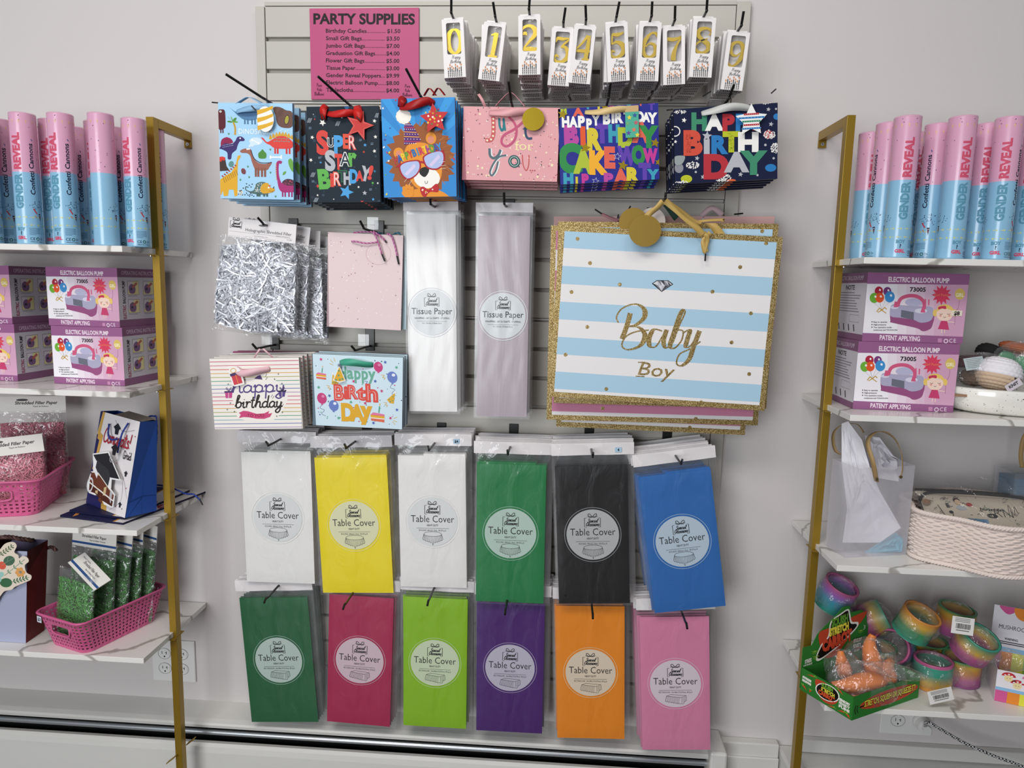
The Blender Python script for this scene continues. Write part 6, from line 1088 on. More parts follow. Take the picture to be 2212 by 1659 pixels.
# ---------------------------------------------------------------- pink baskets
def basket(w0, l0, w1, l1, h, m):
    t = thing('plastic_basket', 'x', 'basket'); rr = .022
    def per(w, l, s):                                     # point on a rounded rectangle
        hw, hl = w / 2 - rr, l / 2 - rr; seg = [2 * hw, math.pi / 2 * rr, 2 * hl, math.pi / 2 * rr] * 2; T = sum(seg); d = s * T; k = 0
        while d > seg[k] + 1e-9: d -= seg[k]; k += 1
        c = [(-hw, -hl), (hw, -hl), (hw, hl), (-hw, hl)]
        if k % 2 == 0:
            i = k // 2; st = [(-hw, -hl - rr), (hw + rr, -hl), (hw, hl + rr), (-hw - rr, hl)][i]; dr = [(1, 0), (0, 1), (-1, 0), (0, -1)][i]; return st[0] + dr[0] * d, st[1] + dr[1] * d
        i = k // 2; cc = c[(i + 1) % 4]; a = -math.pi / 2 + i * math.pi / 2 + d / rr; return cc[0] + rr * math.cos(a), cc[1] + rr * math.sin(a)
    nu = int(round((2 * w0 + 2 * l0) / .0092)); nv = 8; b = MB(); U_, V_ = nu * 3, nv * 3 + 4; vs = []
    for j in range(V_ + 1):
        jj = j - 2; f_ = min(1, max(0, ((jj // 3) * 3 + (0, .75, 2.25)[jj % 3] + 2) / V_)) if 0 < j < V_ else j / V_; off = 0
        for i in range(U_):
            s_ = ((i // 3) * 3 + (0, .75, 2.25)[i % 3]) / U_; x0, y0 = per(w0, l0, s_); x1, y1 = per(w1, l1, s_); wv = .0006 * math.sin(i * math.pi / 3 * 1.0) * math.sin(j * math.pi / 3); x, y = x0 + (x1 - x0) * f_, y0 + (y1 - y0) * f_; n_ = Vector((x, y)).normalized(); vs.append((x + n_.x * wv, y + n_.y * wv, f_ * h))
    fs = []
    for j in range(V_):
        for i in range(U_):
            c = Vector(vs[j * U_ + i]); ih = (i + (1.5 if (j // 3) % 2 else 0)) 
            hole = 2 <= j < V_ - 2 and (j - 2) % 3 == 1 and i % 3 == 1
            hx = abs(c.x) < w1 * .21 and abs(c.y) > l0 * .42 and .50 * h < c.z < .74 * h
            if abs(c.x) < w1 * .25 and abs(c.y) > l0 * .42 and .44 * h < c.z < .80 * h: hole = hx
            if not hole: fs.append((j * U_ + i, j * U_ + (i + 1) % U_, (j + 1) * U_ + (i + 1) % U_, (j + 1) * U_ + i))
    b.add(vs, fs, m); b.obj('woven_wall', t, mods=(('solid', .0016),))
    b = MB(); b.poly([(0, 0)] * 0 or [per(w0, l0, i / 60) for i in range(60)], m, 0); b.v = [Vector((v.x, v.z, .0008)) for v in b.v]; b.obj('floor_panel', t, mods=(('solid', .0016),))
    b = MB(); pts = [Vector((*per(w1 + .004, l1 + .004, i / 96), h)) for i in range(96)]; vs = []
    for p in pts:
        n_ = Vector((p.x, p.y, 0)).normalized()
        for a_ in range(8): vs.append(p + n_ * .0038 * math.cos(a_ * math.pi / 4) + Vector((0, 0, .0026 * math.sin(a_ * math.pi / 4))))
    b.add(vs, [(i * 8 + k, ((i + 1) % 96) * 8 + k, ((i + 1) % 96) * 8 + (k + 1) % 8, i * 8 + (k + 1) % 8) for i in range(96) for k in range(8)], m, True); b.obj('rim', t)
    for sg_ in (-1, 1):
        b = MB(); yy = sg_ * (l0 / 2 + (l1 - l0) / 2 * .62 + .0008); b.tube([(w1 * .2 * max(-1, min(1, 1.25 * math.cos(a_))), yy, h * (.62 + .15 * max(-1, min(1, 1.15 * math.sin(a_))))) for a_ in [2 * math.pi * k / 24 for k in range(25)]], .0022, m, 6, cap=False); b.obj('handle_frame', t)
    return t
m_pk = mat('pink_plastic', 0xcf5f8e, .33, spec=.45)
bk = basket(.122, .19, .152, .232, .082, m_pk); BM = TRS((-1.074, -.162, ZL[3] + .0006), rz=math.atan2(-.041, .115)); bk.matrix_world = BM; bk['label'] = 'pink woven plastic basket of green shredded paper on the lowest left shelf'
b = MB(-.1165, .0002); b.rect(-.068, -.053, .060, .075, 0xd9dde6, 1); b.text('$3', -.0605, .064, .007, 0x22304a, 2, bold=.03); b.obj('price_sticker', bk)
BM2 = TRS((-1.299, -.141, ZL[2] + .0006), rz=R(17)) @ Matrix.Diagonal((1.3, .98, 1.05, 1))
bk2 = dup(bk, BM2, 'pink woven plastic basket of pink shredded paper at the left frame edge', skip=('price_sticker',))

# ---------------------------------------------------------------- coloured shredded paper
def filler(nm, col, w, h, dp, seed, hw, card, n=1500):
    t = thing('shredded_paper_bag', nm, 'shredded paper'); m = mat('shred_%06x' % col, col, .6)
    b = shred(w * .92, h * .84, dp * .85, n, .03, .0022, m, seed, .0008); b.v = [v + Vector((0, 0, h * .44)) for v in b.v]; o = b.obj('shredded_strips', t); o['kind'] = 'stuff'
    b = MB(); poly_bag(b, w, h, dp, m_pouch, h / 2, seed, 18, 20); b.v = [v + Vector((0, 0, h / 2)) for v in b.v]; b.obj('clear_pouch', t)
    b = MB(-.0012, .00015); zc = h + .017; b.box(-hw / 2, hw / 2, -.001, .001, h - .006, h + .036, C(0xe6e2dc)); card(b, hw, h); b.obj('header_card', t); return t
def card_green(b, w, h): b.text('Shredded Filler Paper', .0, h + .018, .0068, 0x2a2c38, 1, width=w * .56, bold=.01); b.text('Papel de Relleno Triturado', w * .08, h + .0105, .0035, 0x2a2c38, 1, width=w * .36); b.rect(-w / 2, w / 2, h + .0005, h + .006, 0x2b4f86, 1); b.text('BRIGHT GREEN', -w * .28, h + .0265, .003, 0x4a4a4a, 1)
def card_pink(b, w, h): b.text('Shredded Filler Paper', .01, h + .016, .0075, 0x2a2628, 1, width=w * .62, bold=.02, sh=.2); b.text('Papel de Relleno', .02, h + .009, .0035, 0x2a2628, 1); b.ell(-.02, h + .027, .013, .003, 0x4a4648, 1)
g0_ = filler('pouch of green shredded paper leaning out at the basket front', 0x4f9a3e, .128, .182, .027, 11, .108, card_green)
TM = lambda x, y, z, rx, ro=0, s=1, rz=0: BM @ Matrix.Translation((x, y, z)) @ Matrix.Rotation(rz, 4, 'Z') @ Matrix.Rotation(rx, 4, 'X') @ Matrix.Rotation(ro, 4, 'Y') @ Matrix.Scale(s, 4)
g1_ = filler('x', 0x3f8434, .128, .222, .027, 12, .125, card_green, 1900)
for i, (y, rx, ro, rz, lb) in enumerate(((-.036, R(-5), R(2), .18, 'right behind the front pouch'), (.0, R(-5), R(4), .10, 'in the middle of the pink basket'), (.034, R(-4), R(3), .08, 'second from the back of the basket'), (.068, R(-3), R(5), .06, 'at the back of the pink basket'))):
    M_ = TM(-.004 + .004 * i, y, .004, rx, ro, .98, rz); lb = 'tall pouch of green shredded paper ' + lb
    if i: dup(g1_, M_, lb)
    else: g1_.matrix_world = M_; g1_['label'] = lb
g0_.matrix_world = TM(-.002, -.078, .006, R(-4), R(3), .94)
hd = [c_ for c_ in g0_.children if c_.name.startswith('header')][0]; hd.matrix_local = Matrix.Translation((.030, .008, .186)) @ Matrix.Rotation(R(26), 4, 'Y') @ Matrix.Rotation(R(-62), 4, 'X') @ Matrix.Translation((0, 0, -.195))
p0_ = filler('pouch of pink shredded paper at the front of the left pink basket', 0xe2879a, .145, .165, .05, 21, .15, card_pink, 2200)
p1_ = filler('pouch of pink shredded paper with a printed header, at the basket back', 0xc9687c, .15, .215, .05, 22, .15, card_pink, 2000)
p1_.matrix_world = TRS((-1.285, -.085, ZL[2] + .006), rz=R(17), rx=R(-2)); p0_.matrix_world = TRS((-1.285, -.160, ZL[2] + .006), rz=R(17), rx=R(-5))
hd = [c_ for c_ in p0_.children if c_.name.startswith('header')][0]; hd.matrix_local = Matrix.Translation((0, -.028, .165)) @ Matrix.Rotation(R(-6), 4, 'Y') @ Matrix.Translation((0, 0, -.2))
# ---------------------------------------------------------------- left shelves: graduation bags and the flower bag
class QA(Art):
    """art on a flat quadrilateral given by its four corners in space; u, v are 0..100 to the right and down"""
    def __init__(s, b, TL, TR, BR, BL, off=.0004):
        s.b = b; b.e = .00008; nn = (TR - TL).cross(BL - TL).normalized(); nn = -nn
        def fn(u, v, L):
            x, y = min(1, max(0, u / 100)), min(1, max(0, -v / 100)); p = (TL * (1 - x) + TR * x) * (1 - y) + (BL * (1 - x) + BR * x) * y
            return p + nn * (off + L * .00008)
        b.fn = fn; b.y0 = 0
def hexa(b, T, m, inside=True):                           # open-top box from 4 base + 4 top corners (front-left, front-right, back-right, back-left)
    B_, T_ = T[:4], T[4:]; b.add([*B_, *T_], [(0, 1, 5, 4), (1, 2, 6, 5), (2, 3, 7, 6), (3, 0, 4, 7), (3, 2, 1, 0)], m)
def cap(A, x, y, s, m, L=5): A.poly([(x - s, y), (x, y - s * .5), (x + s, y), (x, y + s * .5)], m, L); A.poly([(x - s * .5, y + s * .25), (x + s * .5, y + s * .25), (x + s * .4, y + s * .8), (x - s * .4, y + s * .8)], m, L + .2)
z0 = ZL[2]
# bags lying flat
def flat(corners, z, label, side):
    q = [PZ(x, y, z) for x, y in corners]; t = thing('graduation_gift_bag', label, 'gift bag', TRS((0, 0, 0))); up = Vector((0, 0, .0045)); b = MB(); b.add([*q, *[p + up for p in q]], [(0, 1, 5, 4), (1, 2, 6, 5), (2, 3, 7, 6), (3, 0, 4, 7), (3, 2, 1, 0), (4, 5, 6, 7)], C(0x1b1d3c))
    T = [p + up for p in q]; A = QA(b, T[3], T[2], T[1], T[0]) if side else QA(b, T[0], T[3], T[2], T[1]); A.rect(0, 0, 100, 100, 0x23254c, 0); return t, b, A
t, b, A = flat(((130, 1117), (266, 1134), (452, 1062), (318, 1040)), z0, 'navy graduation gift bag lying flat under the standing one', 1)
A.poly([(70, 0), (100, 0), (100, 100), (84, 100), (76, 60)], 0xe4e0dc, 1); A.line([(70, 0), (77, 60), (85, 100)], 3, 0xc9953f, 2); A.text('GRAD', 88, 60, 9, 0xb03040, 3, bold=.04); A.poly([(10, 80), (22, 96), (20, 100), (6, 84)], 0xcc8a4a, 2); b.fn = None; b.obj('paper_body', t)
t2, b, A = flat(((150, 1106), (268, 1122), (410, 1062), (300, 1046)), z0 + .0062, 'second flat graduation gift bag with silver writing and blue cords', 1)
A.poly([(60, 0), (100, 0), (100, 100), (80, 100), (70, 55)], 0xdcd8d6, 1); A.line([(60, 0), (70, 55), (80, 100)], 3, 0xc9953f, 2); A.text('GRAD', 85, 60, 12, 0xb03040, 3, bold=.04, width=26); A.ell(22, 72, 14, 7, 0xd8d5d2, 2, rot=.2); A.ell(24, 70, 10, 4.5, 0x35302f, 3, rot=.2); b.fn = None; b.obj('paper_body', t2)
nv = [mat('navy_cord', 0x1c2f78, .45), mat('navy_cord_light', 0x3148a0, .45)]
twist([P(330, 1052, .10) + Vector((0, 0, .006)), P(365, 1060, .11) + Vector((0, 0, .01)), P(400, 1066, .12), P(418, 1068, .13), P(432, 1080, .13)], .0022, nv, name='cord_handle', par=t2); aglet(t2, P(432, 1080, .13), P(438, 1091, .13), .0016)
# standing bag
BL, BR, BR2 = P(186, 1087, .128), P(270, 1121, .214), P(338, 1106, .165); zb = z0 + .0118
for v in (BL, BR, BR2): v.z = zb
BL = PZ(186, 1086, zb); BR = PZ(270, 1119, zb); BR2 = PZ(338, 1103, zb); BL2 = BL + BR2 - BR
TL, TR, TR2 = P(218, 888, .150), P(303, 911, .218), P(339, 909, .178); TL2 = TL + TR2 - TR
t = thing('graduation_gift_bag', 'white and navy congrats gift bag with a black cap cutout, standing open', 'gift bag', TRS((0, 0, 0)))
b = MB(); hexa(b, [BL, BR, BR2, BL2, TL, TR, TR2, TL2], C(0x24458c)); b.add([TL.lerp(TR, .35), TR.lerp(TR2, .1), TR2 + Vector((0, 0, .004)), TL2.lerp(TR2, .3) + Vector((0, 0, .006))], [(0, 1, 2, 3)], C(0x8a8078))
A = QA(b, TR, TR2, BR2, BR); A.rect(0, 0, 100, 100, 0x25478f, 0); A.line([(2, 84), (50, 80), (98, 82)], .8, 0x1b3674, 1); A.line([(8, 100), (48, 81), (52, 100)], .8, 0x1b3674, 1); A.line([(50, 0), (48, 80)], .6, 0x1f3d80, 1)
A = QA(b, TL, TR, BR, BL); A.rect(0, 0, 100, 100, 0xe6e1e2, 0)
A.poly([(0, 0), (6, 0), (0, 24), (8, 26), (6, 45), (2, 62), (20, 66), (22, 80), (34, 82), (40, 100), (0, 100)], 0x23265c, 1); A.poly([(6, 0), (12, 0), (8, 22), (16, 24), (12, 44), (8, 60), (26, 64), (30, 78), (46, 80), (54, 100), (40, 100), (34, 82), (22, 80), (20, 66), (2, 62), (6, 45), (8, 30), (0, 28)], 0xcfa24e, 1.2)
for p_ in ([(40, 5), (60, 14), (90, 10)], [(60, 14), (66, 30), (96, 40)], [(50, 50), (80, 60), (97, 80)], [(80, 60), (84, 84), (60, 98)]): A.curve(p_, .7, 0xb5aeb4, 1.1)
A.script('Congrats!', 52, 30, 15, 1.9, 0xa92a3c, 3, sx=1.15, sh=.1); A.script('Grad', 82, 41, 8, 1.0, 0x1c1c22, 3, sx=1.2)
cap(A, 48, 12, 9, 0x20222c, 4); [cap(A, x, y, 4.5, 0x2a2b33, 2) for x, y in ((86, 55), (84, 88))]
for x, y, c in ((70, 20, 0), (88, 34, 1), (36, 46, 1), (92, 70, 0), (70, 82, 1), (74, 92, 0), (90, 92, 1), (60, 48, 0), (94, 16, 0)): A.ell(x, y, 1, .8, 0x2a2a3a if c else 0xa03848, 2, 8)
b.fn = None; b.obj('paper_body', t)
b = MB(); A = QA(b, TL, TR, BR, BL, .010)
def shape(pts, m, L): A.poly(pts, m, L)
out = [(8, 44), (46, 37), (86, 62), (64, 64), (66, 74), (78, 78), (78, 92), (56, 92), (44, 84), (30, 86), (14, 86), (6, 76), (10, 66), (16, 62), (12, 52)]
shape(out, 0xeeeeee, 0); shape([(10, 45), (46, 38.5), (83, 61), (60, 62.5), (34, 52), (20, 50)], 0x25282c, 1); shape([(22, 50), (34, 46), (56, 54), (60, 64), (58, 74), (40, 66), (20, 62)], 0x33373b, 2)
shape([(12, 64), (30, 62), (60, 74), (76, 79), (76, 84), (50, 80), (12, 74)], 0x6b3a2a, 2.2); shape([(12, 75), (50, 81), (76, 85), (76, 91), (44, 88), (30, 84), (14, 84)], 0x4d261c, 2.4)
for x in (30, 50, 66): shape([(x, 62 + (x - 30) * .35), (x + 6, 64 + (x - 30) * .35), (x + 6, 84 + (x - 30) * .12), (x, 83 + (x - 30) * .12)], 0xcdb68a if x != 66 else 0xb5b5b8, 3)
for p_ in ([(12, 63), (30, 62), (60, 73), (77, 78)], [(12, 75), (50, 81), (77, 85)]): A.line(p_, 1, 0xe8e4e0, 4)
A.ring(14, 77, 7, 7, 2.2, 0xd9d9de, 4); A.poly([(44, 82), (50, 92), (40, 90)], 0x6b3a2a, 3); b.fn = None; b.obj('cap_cutout', t, mods=(('solid', .0012),))
LC = lambda x, y, o=.006: (TL * (1 - x) + TR * x) * (1 - y) + (BL * (1 - x) + BR * x) * y + Vector((.3, -1, 0)) * o
twist([LC(.28, .10), LC(.32, .2, .012), LC(.42, .24, .014), LC(.56, .22, .010)], .0022, nv, name='cord_handle', par=t); twist([LC(.74, .04), LC(.66, .14, .012), LC(.62, .26, .012), LC(.6, .36, .008)], .0022, nv, name='cord_handle', par=t)
twist([P(316, 910, .15), P(322, 900, .148), P(332, 899, .15), P(338, 905, .16), P(338, 960, .172)], .0020, nv, name='cord_handle', par=t)
b = MB(); A = QA(b, TL, TR, BR, BL, .014); cap(A, 64, 31, 9, 0x1c1c20, 1); A.ring(60, 42, 4, 4, .8, 0x9a9aa0, 1); b.fn = None; b.obj('gift_tag', t, mods=(('solid', .0008),))

# flower bag
z0 = ZL[3]; t = thing('flower_gift_bag', 'lilac grey gift bag with red sides and a flower cutout, left frame edge', 'gift bag', TRS((0, 0, 0)))
BR = PZ(56, 1389, z0 + .0005); BR2 = PZ(96, 1361, z0 + .0005); BL = BR + Vector((-.17, 0, 0)); BL2 = BL + BR2 - BR; TR = P(59, 1191, -BR.y - .0); TR2 = P(103, 1166, -BR2.y); TR.y = BR.y; TR2.y = BR2.y; TL = TR + Vector((-.17, 0, 0)); TL2 = TL + TR2 - TR
b = MB(); hexa(b, [BL, BR, BR2, BL2, TL, TR, TR2, TL2], C(0x6b2326)); A = QA(b, TL, TR, BR, BL); A.rect(0, 0, 100, 100, 0xa7abc4, 0); A = QA(b, TR, TR2, BR2, BR); A.rect(0, 0, 100, 100, 0x6f2426, 0); A.poly([(0, 0), (100, 0), (0, 24)], 0x511a1c, 1)
b.add([TR2, TL2, BL2, BR2], [(0, 1, 2, 3)], C(0x6a6c88)); b.fn = None; b.obj('paper_body', t)
b = MB(); yy = BR.y - .009; pc_ = lambda x, y: (lambda p: (p.x, p.z))(P(x, y, -yy)); b.y0 = yy; K = .001
S_ = lambda pts: [pc_(x * .169, 1120 + y * .1688) for x, y in pts]
b.blob(S_([(-300, 700), (-200, 500), (-60, 480), (0, 400), (70, 320), (170, 300), (215, 350), (185, 430), (235, 470), (245, 510), (290, 480), (350, 500), (368, 550), (320, 600), (340, 690), (400, 730), (395, 780), (340, 810), (200, 870), (150, 910), (60, 930), (0, 1000), (-80, 1100), (-300, 1000)]), 0xe4d6c4, 1, 5)
for x, y, a_, c, bb, ro in ((120, 540, 92, 0x4a6b55, 70, .5), (80, 820, 95, 0x3f6b4a, 70, .2), (-120, 700, 120, 0xd8604a, 110, 0), (30, 600, 60, 0xd8604a, 60, .5), (-60, 780, 100, 0x9ac6be, 60, .1), (10, 720, 60, 0x9ac6be, 40, .6)):
    p = pc_(x * .169, 1120 + y * .1688); b.ell(p[0], p[1], a_ * .000158, bb * .000158, c, 2, 18, ro)
def sprig(a0, a1, n, c):
    p, q = S_([a0, a1]); p, q = Vector(p), Vector(q); b.line([p, q], .0009, c, 3); d = (q - p).normalized(); m_ = Vector((-d.y, d.x))
    for k in range(n):
        for s_ in (-1, 1): o = p + (q - p) * (k + .8) / (n + .5) + m_ * s_ * .0032; b.ell(o.x, o.y, .0034, .0014, c, 3, 10, math.atan2(d.y, d.x) + s_ * .8)
sprig((0, 470), (180, 340), 5, 0x5c7050); sprig((60, 730), (320, 520), 3, 0x6f9478); sprig((160, 810), (370, 750), 5, 0x3f6b4a)
for k in range(6): p = pc_((262 + 40 * math.cos(k)) * .169, 1120 + (685 + 40 * math.sin(k)) * .1688); b.ell(p[0], p[1], .0045, .0045, 0xdfa25c, 4, 12)
p = pc_(268 * .169, 1120 + 685 * .1688); b.ell(p[0], p[1], .0032, .0032, 0x8a8a80, 5, 12); b.line(S_([(30, 590), (190, 500)]), .0006, 0x9ab09a, 4); b.line(S_([(100, 540), (110, 490)]), .0006, 0x9ab09a, 4)
b.obj('flower_cutout', t, mods=(('solid', .001),))
br_ = [mat('brown_braid', 0x5a3d38, .6), mat('brown_braid_light', 0x7d5a50, .6)]
twist([P(-30, 1168, .20), P(10, 1160, .20), P(45, 1164, .19), P(72, 1168, .18)], .005, br_, 40, 'braided_handle', t); twist([P(102, 1184, .17), P(112, 1182, .168), P(122, 1190, .166)], .004, br_, 40, 'braided_handle', t)

# ---------------------------------------------------------------- right shelves
# clear gift bag with tissue
def frosted(nm, c, a):
    m = bpy.data.materials.new(nm); m.use_nodes = True; nt = m.node_tree; N = nt.nodes; L = nt.links; bs = N['Principled BSDF']; out = N['Material Output']; bs.inputs['Base Color'].default_value = rgb(c); bs.inputs['Roughness'].default_value = .35
    tr = N.new('ShaderNodeBsdfTransparent'); tl = N.new('ShaderNodeBsdfTranslucent'); tl.inputs[0].default_value = rgb(c); mx = N.new('ShaderNodeMixShader'); m2 = N.new('ShaderNodeMixShader'); mx.inputs[0].default_value = .5; m2.inputs[0].default_value = a
    L.new(bs.outputs[0], mx.inputs[1]); L.new(tl.outputs[0], mx.inputs[2]); L.new(tr.outputs[0], m2.inputs[1]); L.new(mx.outputs[0], m2.inputs[2]); L.new(m2.outputs[0], out.inputs[0]); return m
m_fr = frosted('frosted_plastic', 0xf0eef4, .28); z0 = ZR[2]
t = thing('clear_gift_bag', 'frosted clear gift bag with tan strap handles and tissue, behind the right post', 'gift bag', TRS((0, 0, 0)))
BF = PZ(1825, 1205, z0 + .0005); BR = PZ(1957, 1198, z0 + .0005); BL = PZ(1783, 1178, z0 + .0005); BK = BL + BR - BF; hgt = P(1850, 1010, -BF.y).z - z0; tap = .006
tops = [v + Vector((0, 0, hgt)) for v in (BF, BR, BK, BL)]
tops[0] += Vector((.012, .0, -.002)); 
b = MB(); hexa(b, [BF, BR, BK, BL, *tops], m_fr); b.obj('bag_wall', t, mods=(('solid', .0008),))
for q, w_ in (([P(1893, 1040, 1.0 * -tops[0].y - .012), P(1886, 1000, -tops[0].y + .004), P(1875, 960, .225), P(1882, 940, .22), P(1905, 932, .215), P(1930, 945, .21), P(1946, 975, .205), P(1950, 1010, .203), P(1946, 1030, .20)], .0095), ([P(1833, 985, .12), P(1806, 975, .11), P(1800, 940, .11), P(1815, 920, .11), P(1850, 916, .12), P(1866, 935, .13)], .008)):
    b = MB(); qq = smooth(q, 7); n_ = len(qq); b.ribbon(qq, w_, mat('tan_strap', 0xa88a5c, .5), lambda tt: Vector((math.cos(3.14 * tt) * .9 + .2, -.9, .25 * math.sin(3.14 * tt)))); b.obj('strap_handle', t, mods=(('solid', .0012),))
mr = mat('brass_rivet', 0xa08a60, .25, .9)
for x, y, d in ((1893, 1035, .235), (1945, 1030, .205)): p = P(x, y, d); b = MB(); b.tube([p, p + Vector((0, -.003, 0))], .0032, mr, 12); b.obj('rivet', t)
m_tis = mat('white_tissue', 0xe9e6ec, .7, bump=(14, .6, .006)); 
def sheet(pts, m, name, par, cat, label, th=.0006, sub=2, bend=.01, seed=1):
    q = random.Random(seed); c = sum(pts, Vector()) / len(pts); vs = [c]; n = len(pts); k = 6; b = MB()
    rings = []
    for j in range(1, k + 1): rings.append([c + (p - c) * j / k + Vector((q.uniform(-.1, .1), q.uniform(-1, 1), q.uniform(-.1, .1))) * bend * (j < k) for p in pts])
    # densify the outline
    b.add([c] + [v for r_ in rings for v in r_], [(0, 1 + i, 1 + (i + 1) % n) for i in range(n)] + [(1 + (j - 1) * n + i, 1 + j * n + i, 1 + j * n + (i + 1) % n, 1 + (j - 1) * n + (i + 1) % n) for j in range(1, k) for i in range(n)], m)
    o = b.obj(name, par, mods=(('solid', th),)); 
    if label: tag(o, label, cat)
    return o
d0 = -BF.y
def dens(px, ds):
    P_ = [P(x, y, d) for (x, y), d in zip(px, ds)]; out = []
    for i in range(len(P_)): out += [P_[i], P_[i].lerp(P_[(i + 1) % len(P_)], .5)]
    return out
sheet(dens([(1818, 915), (1832, 910), (1862, 950), (1878, 1005), (1900, 1060), (1946, 1140), (1900, 1172), (1820, 1172), (1830, 1100), (1818, 1000)], (.17, .17, .19, .195, .2, .195, .19, .2, .2, .175)), m_tis, 'tissue_sheet', None, 'tissue paper', 'white tissue sheet rising out of the frosted gift bag', bend=.004)
sheet(dens([(1868, 940), (1900, 945), (1930, 985), (1955, 1000), (1940, 1040), (1880, 1030)], (.13, .13, .13, .14, .15, .15)), m_tis, 'tissue_sheet', None, 'tissue paper', 'crumpled white tissue at the back of the frosted gift bag', bend=.012, seed=4)
sheet(dens([(1862, 1196), (1935, 1150), (1952, 1165), (1948, 1192)], (.195, .175, .18, .19)), mat('aqua_tissue', 0x6fc0d8, .6), 'tissue_sheet', None, 'tissue paper', 'aqua tissue scrap in the bottom of the frosted gift bag', bend=.008, seed=6)

# rope basket
def rope_basket():
    t = thing('rope_basket', 'pale pink cloud-shaped woven rope basket on the right shelf', 'basket', TRS((.958, -.172, ZR[2] + .004))); m = mat('cotton_rope', 0xe2d3cb, .85, spec=.1)
    def plan(s):                                          # scalloped outline
        a = 2 * math.pi * s; r = 1 + .055 * math.cos(7 * a + .9); return .182 * r * math.cos(a), .135 * r * math.sin(a)
    H = .098; nu = 640; nv = 90; rows = 19; W_ = 84
    b = MB(); vs = []
    for j in range(nv + 1):
        f_ = j / nv; z = H * f_; row = f_ * rows; ph = math.floor(row)
        for i in range(nu):
            s = i / nu; x, y = plan(s); x2, y2 = plan(s + .002); tn = Vector((x2 - x, y2 - y, 0)).normalized(); n_ = Vector((tn.y, -tn.x, 0)); fr = row - ph
            rr = math.sqrt(max(0, 1 - (2 * fr - 1) ** 2)); wv = math.cos(2 * math.pi * W_ / 2 * s + math.pi * (ph % 2)); tw = .18 * math.cos(2 * math.pi * (W_ * 2.2 * s) + 5 * fr)
            off = .0036 * (rr - .6) + .0026 * wv * (.4 + .6 * rr) + .0016 * tw * rr + .004 * math.sin(math.pi * f_)
            vs.append((x + n_.x * off, y + n_.y * off, z + .0016 * wv * math.sin(math.pi * f_)))
    b.add(vs, [(j * nu + i, j * nu + (i + 1) % nu, (j + 1) * nu + (i + 1) % nu, (j + 1) * nu + i) for j in range(nv) for i in range(nu)], m, True); b.obj('woven_wall', t, mods=(('solid', .004, -1),))
    for nm, z, r_ in (('rim', H + .002, .0052), ('base_rope', .001, .0046)):
        for k in range(3):
            pts = []
            for i in range(321):
                x, y = plan(i / 320); a = i / 320 * 2 * math.pi * 62 + k * 2.094; n_ = Vector((x, y, 0)).normalized(); pts.append(Vector((x, y, z)) + n_ * (.003 + r_ * .55 * math.cos(a)) + Vector((0, 0, r_ * .55 * math.sin(a))))
            b = MB(); b.tube(pts, r_ * .62, m, 7, cap=False); b.obj(nm, t)
    b = MB(); b.poly([plan(i / 80) for i in range(80)], m, 0); b.v = [Vector((v.x, v.z, .002)) for v in b.v]; b.obj('floor_panel', t, mods=(('solid', .003),)); return t
rb = rope_basket()
# doodle pouch
t = thing('zip_pouch', 'cream zip pouch with black nursing doodles, wrapped in clear film, in the rope basket', 'pouch', TRS((.935, -.165, ZR[2] + .078), rx=R(-52), rz=R(-4)))
b = MB(); w_, h_ = .235, .115; m_cr = mat('pouch_canvas', 0xcfc2b0, .6)
b.grid(lambda u, v: ((u - .5) * w_, -.010 * (1 - abs(2 * u - 1) ** 4) * (1 - abs(2 * v - 1) ** 4), (v - .5) * h_), 16, 10, m_cr); b.grid(lambda u, v: ((.5 - u) * w_, .010 * (1 - abs(2 * u - 1) ** 4) * (1 - abs(2 * v - 1) ** 4) + .001, (v - .5) * h_), 16, 10, m_cr)
b.y0 = -.0105; b.e = .0001; q = random.Random(12); IK = 0x2c2a2c; sc_ = lambda x, y: ((x - 750) / 1050 * .235, (960 - y) / 330 * .11)
for (x, y) in ((640, 875),): p = sc_(x, y); b.ell(*p, .0065, .005, 0xb03a44, 1)
b.text('RN', *sc_(925, 960), .021, IK, 1, bold=-.02); b.curve([sc_(x, y) for x, y in ((970, 960), (1000, 860), (1020, 940), (1050, 870), (1060, 930))], .0009, IK, 1); b.text('Nurse Life', *sc_(820, 915), .007, IK, 1, bold=.03, sh=.2); b.ell(*sc_(815, 955), .011, .006, IK, 1); b.star(*sc_(815, 955), .003, 0xcfc2b0, 2, 4)
b.curve([sc_(x, y) for x, y in ((345, 890), (380, 960), (420, 1000), (460, 960), (450, 930))], .0014, IK, 1); b.ell(*sc_(450, 942), .0045, .0035, IK, 1); b.text('E', *sc_(440, 905), .010, IK, 1, bold=.04, rot=.1); b.ell(*sc_(535, 845), .007, .006, 0x3a2622, 1); b.ell(*sc_(540, 860), .006, .007, 0xcfb49a, 2); b.ell(*sc_(560, 905), .011, .006, 0xb5b9c0, 1); b.ell(*sc_(250, 870), .009, .007, 0x9a7a60, 1)
b.rect(*[sc_(590, 0)[0], sc_(760, 0)[0]], *[sc_(0, 1035)[1], sc_(0, 985)[1]], 0x5a86a8, 1); b.ell(*sc_(600, 1010), .006, .006, 0x5a86a8, 2)
for k in range(60):
    p = (q.uniform(-.11, .11), q.uniform(-.05, .05)); c = (IK, IK, IK, 0x5a3a40, 0x4a7a62)[k % 5]
    if k % 3 == 0: b.line([p, (p[0] + q.uniform(-.008, .008), p[1] + q.uniform(-.005, .005))], .0011, c, 1)
    elif k % 3 == 1: b.ring(p[0], p[1], .0028, .0022, .0007, c, 1, 10)
    else: b.curve([p, (p[0] + .004, p[1] + .004), (p[0] + .007, p[1]), (p[0] + .011, p[1] + .003)], .0009, c, 1)
for x, y in ((930, 1060), (990, 1055)): b.ell(*sc_(x, y), .004, .006, 0x4a8a6a, 1)
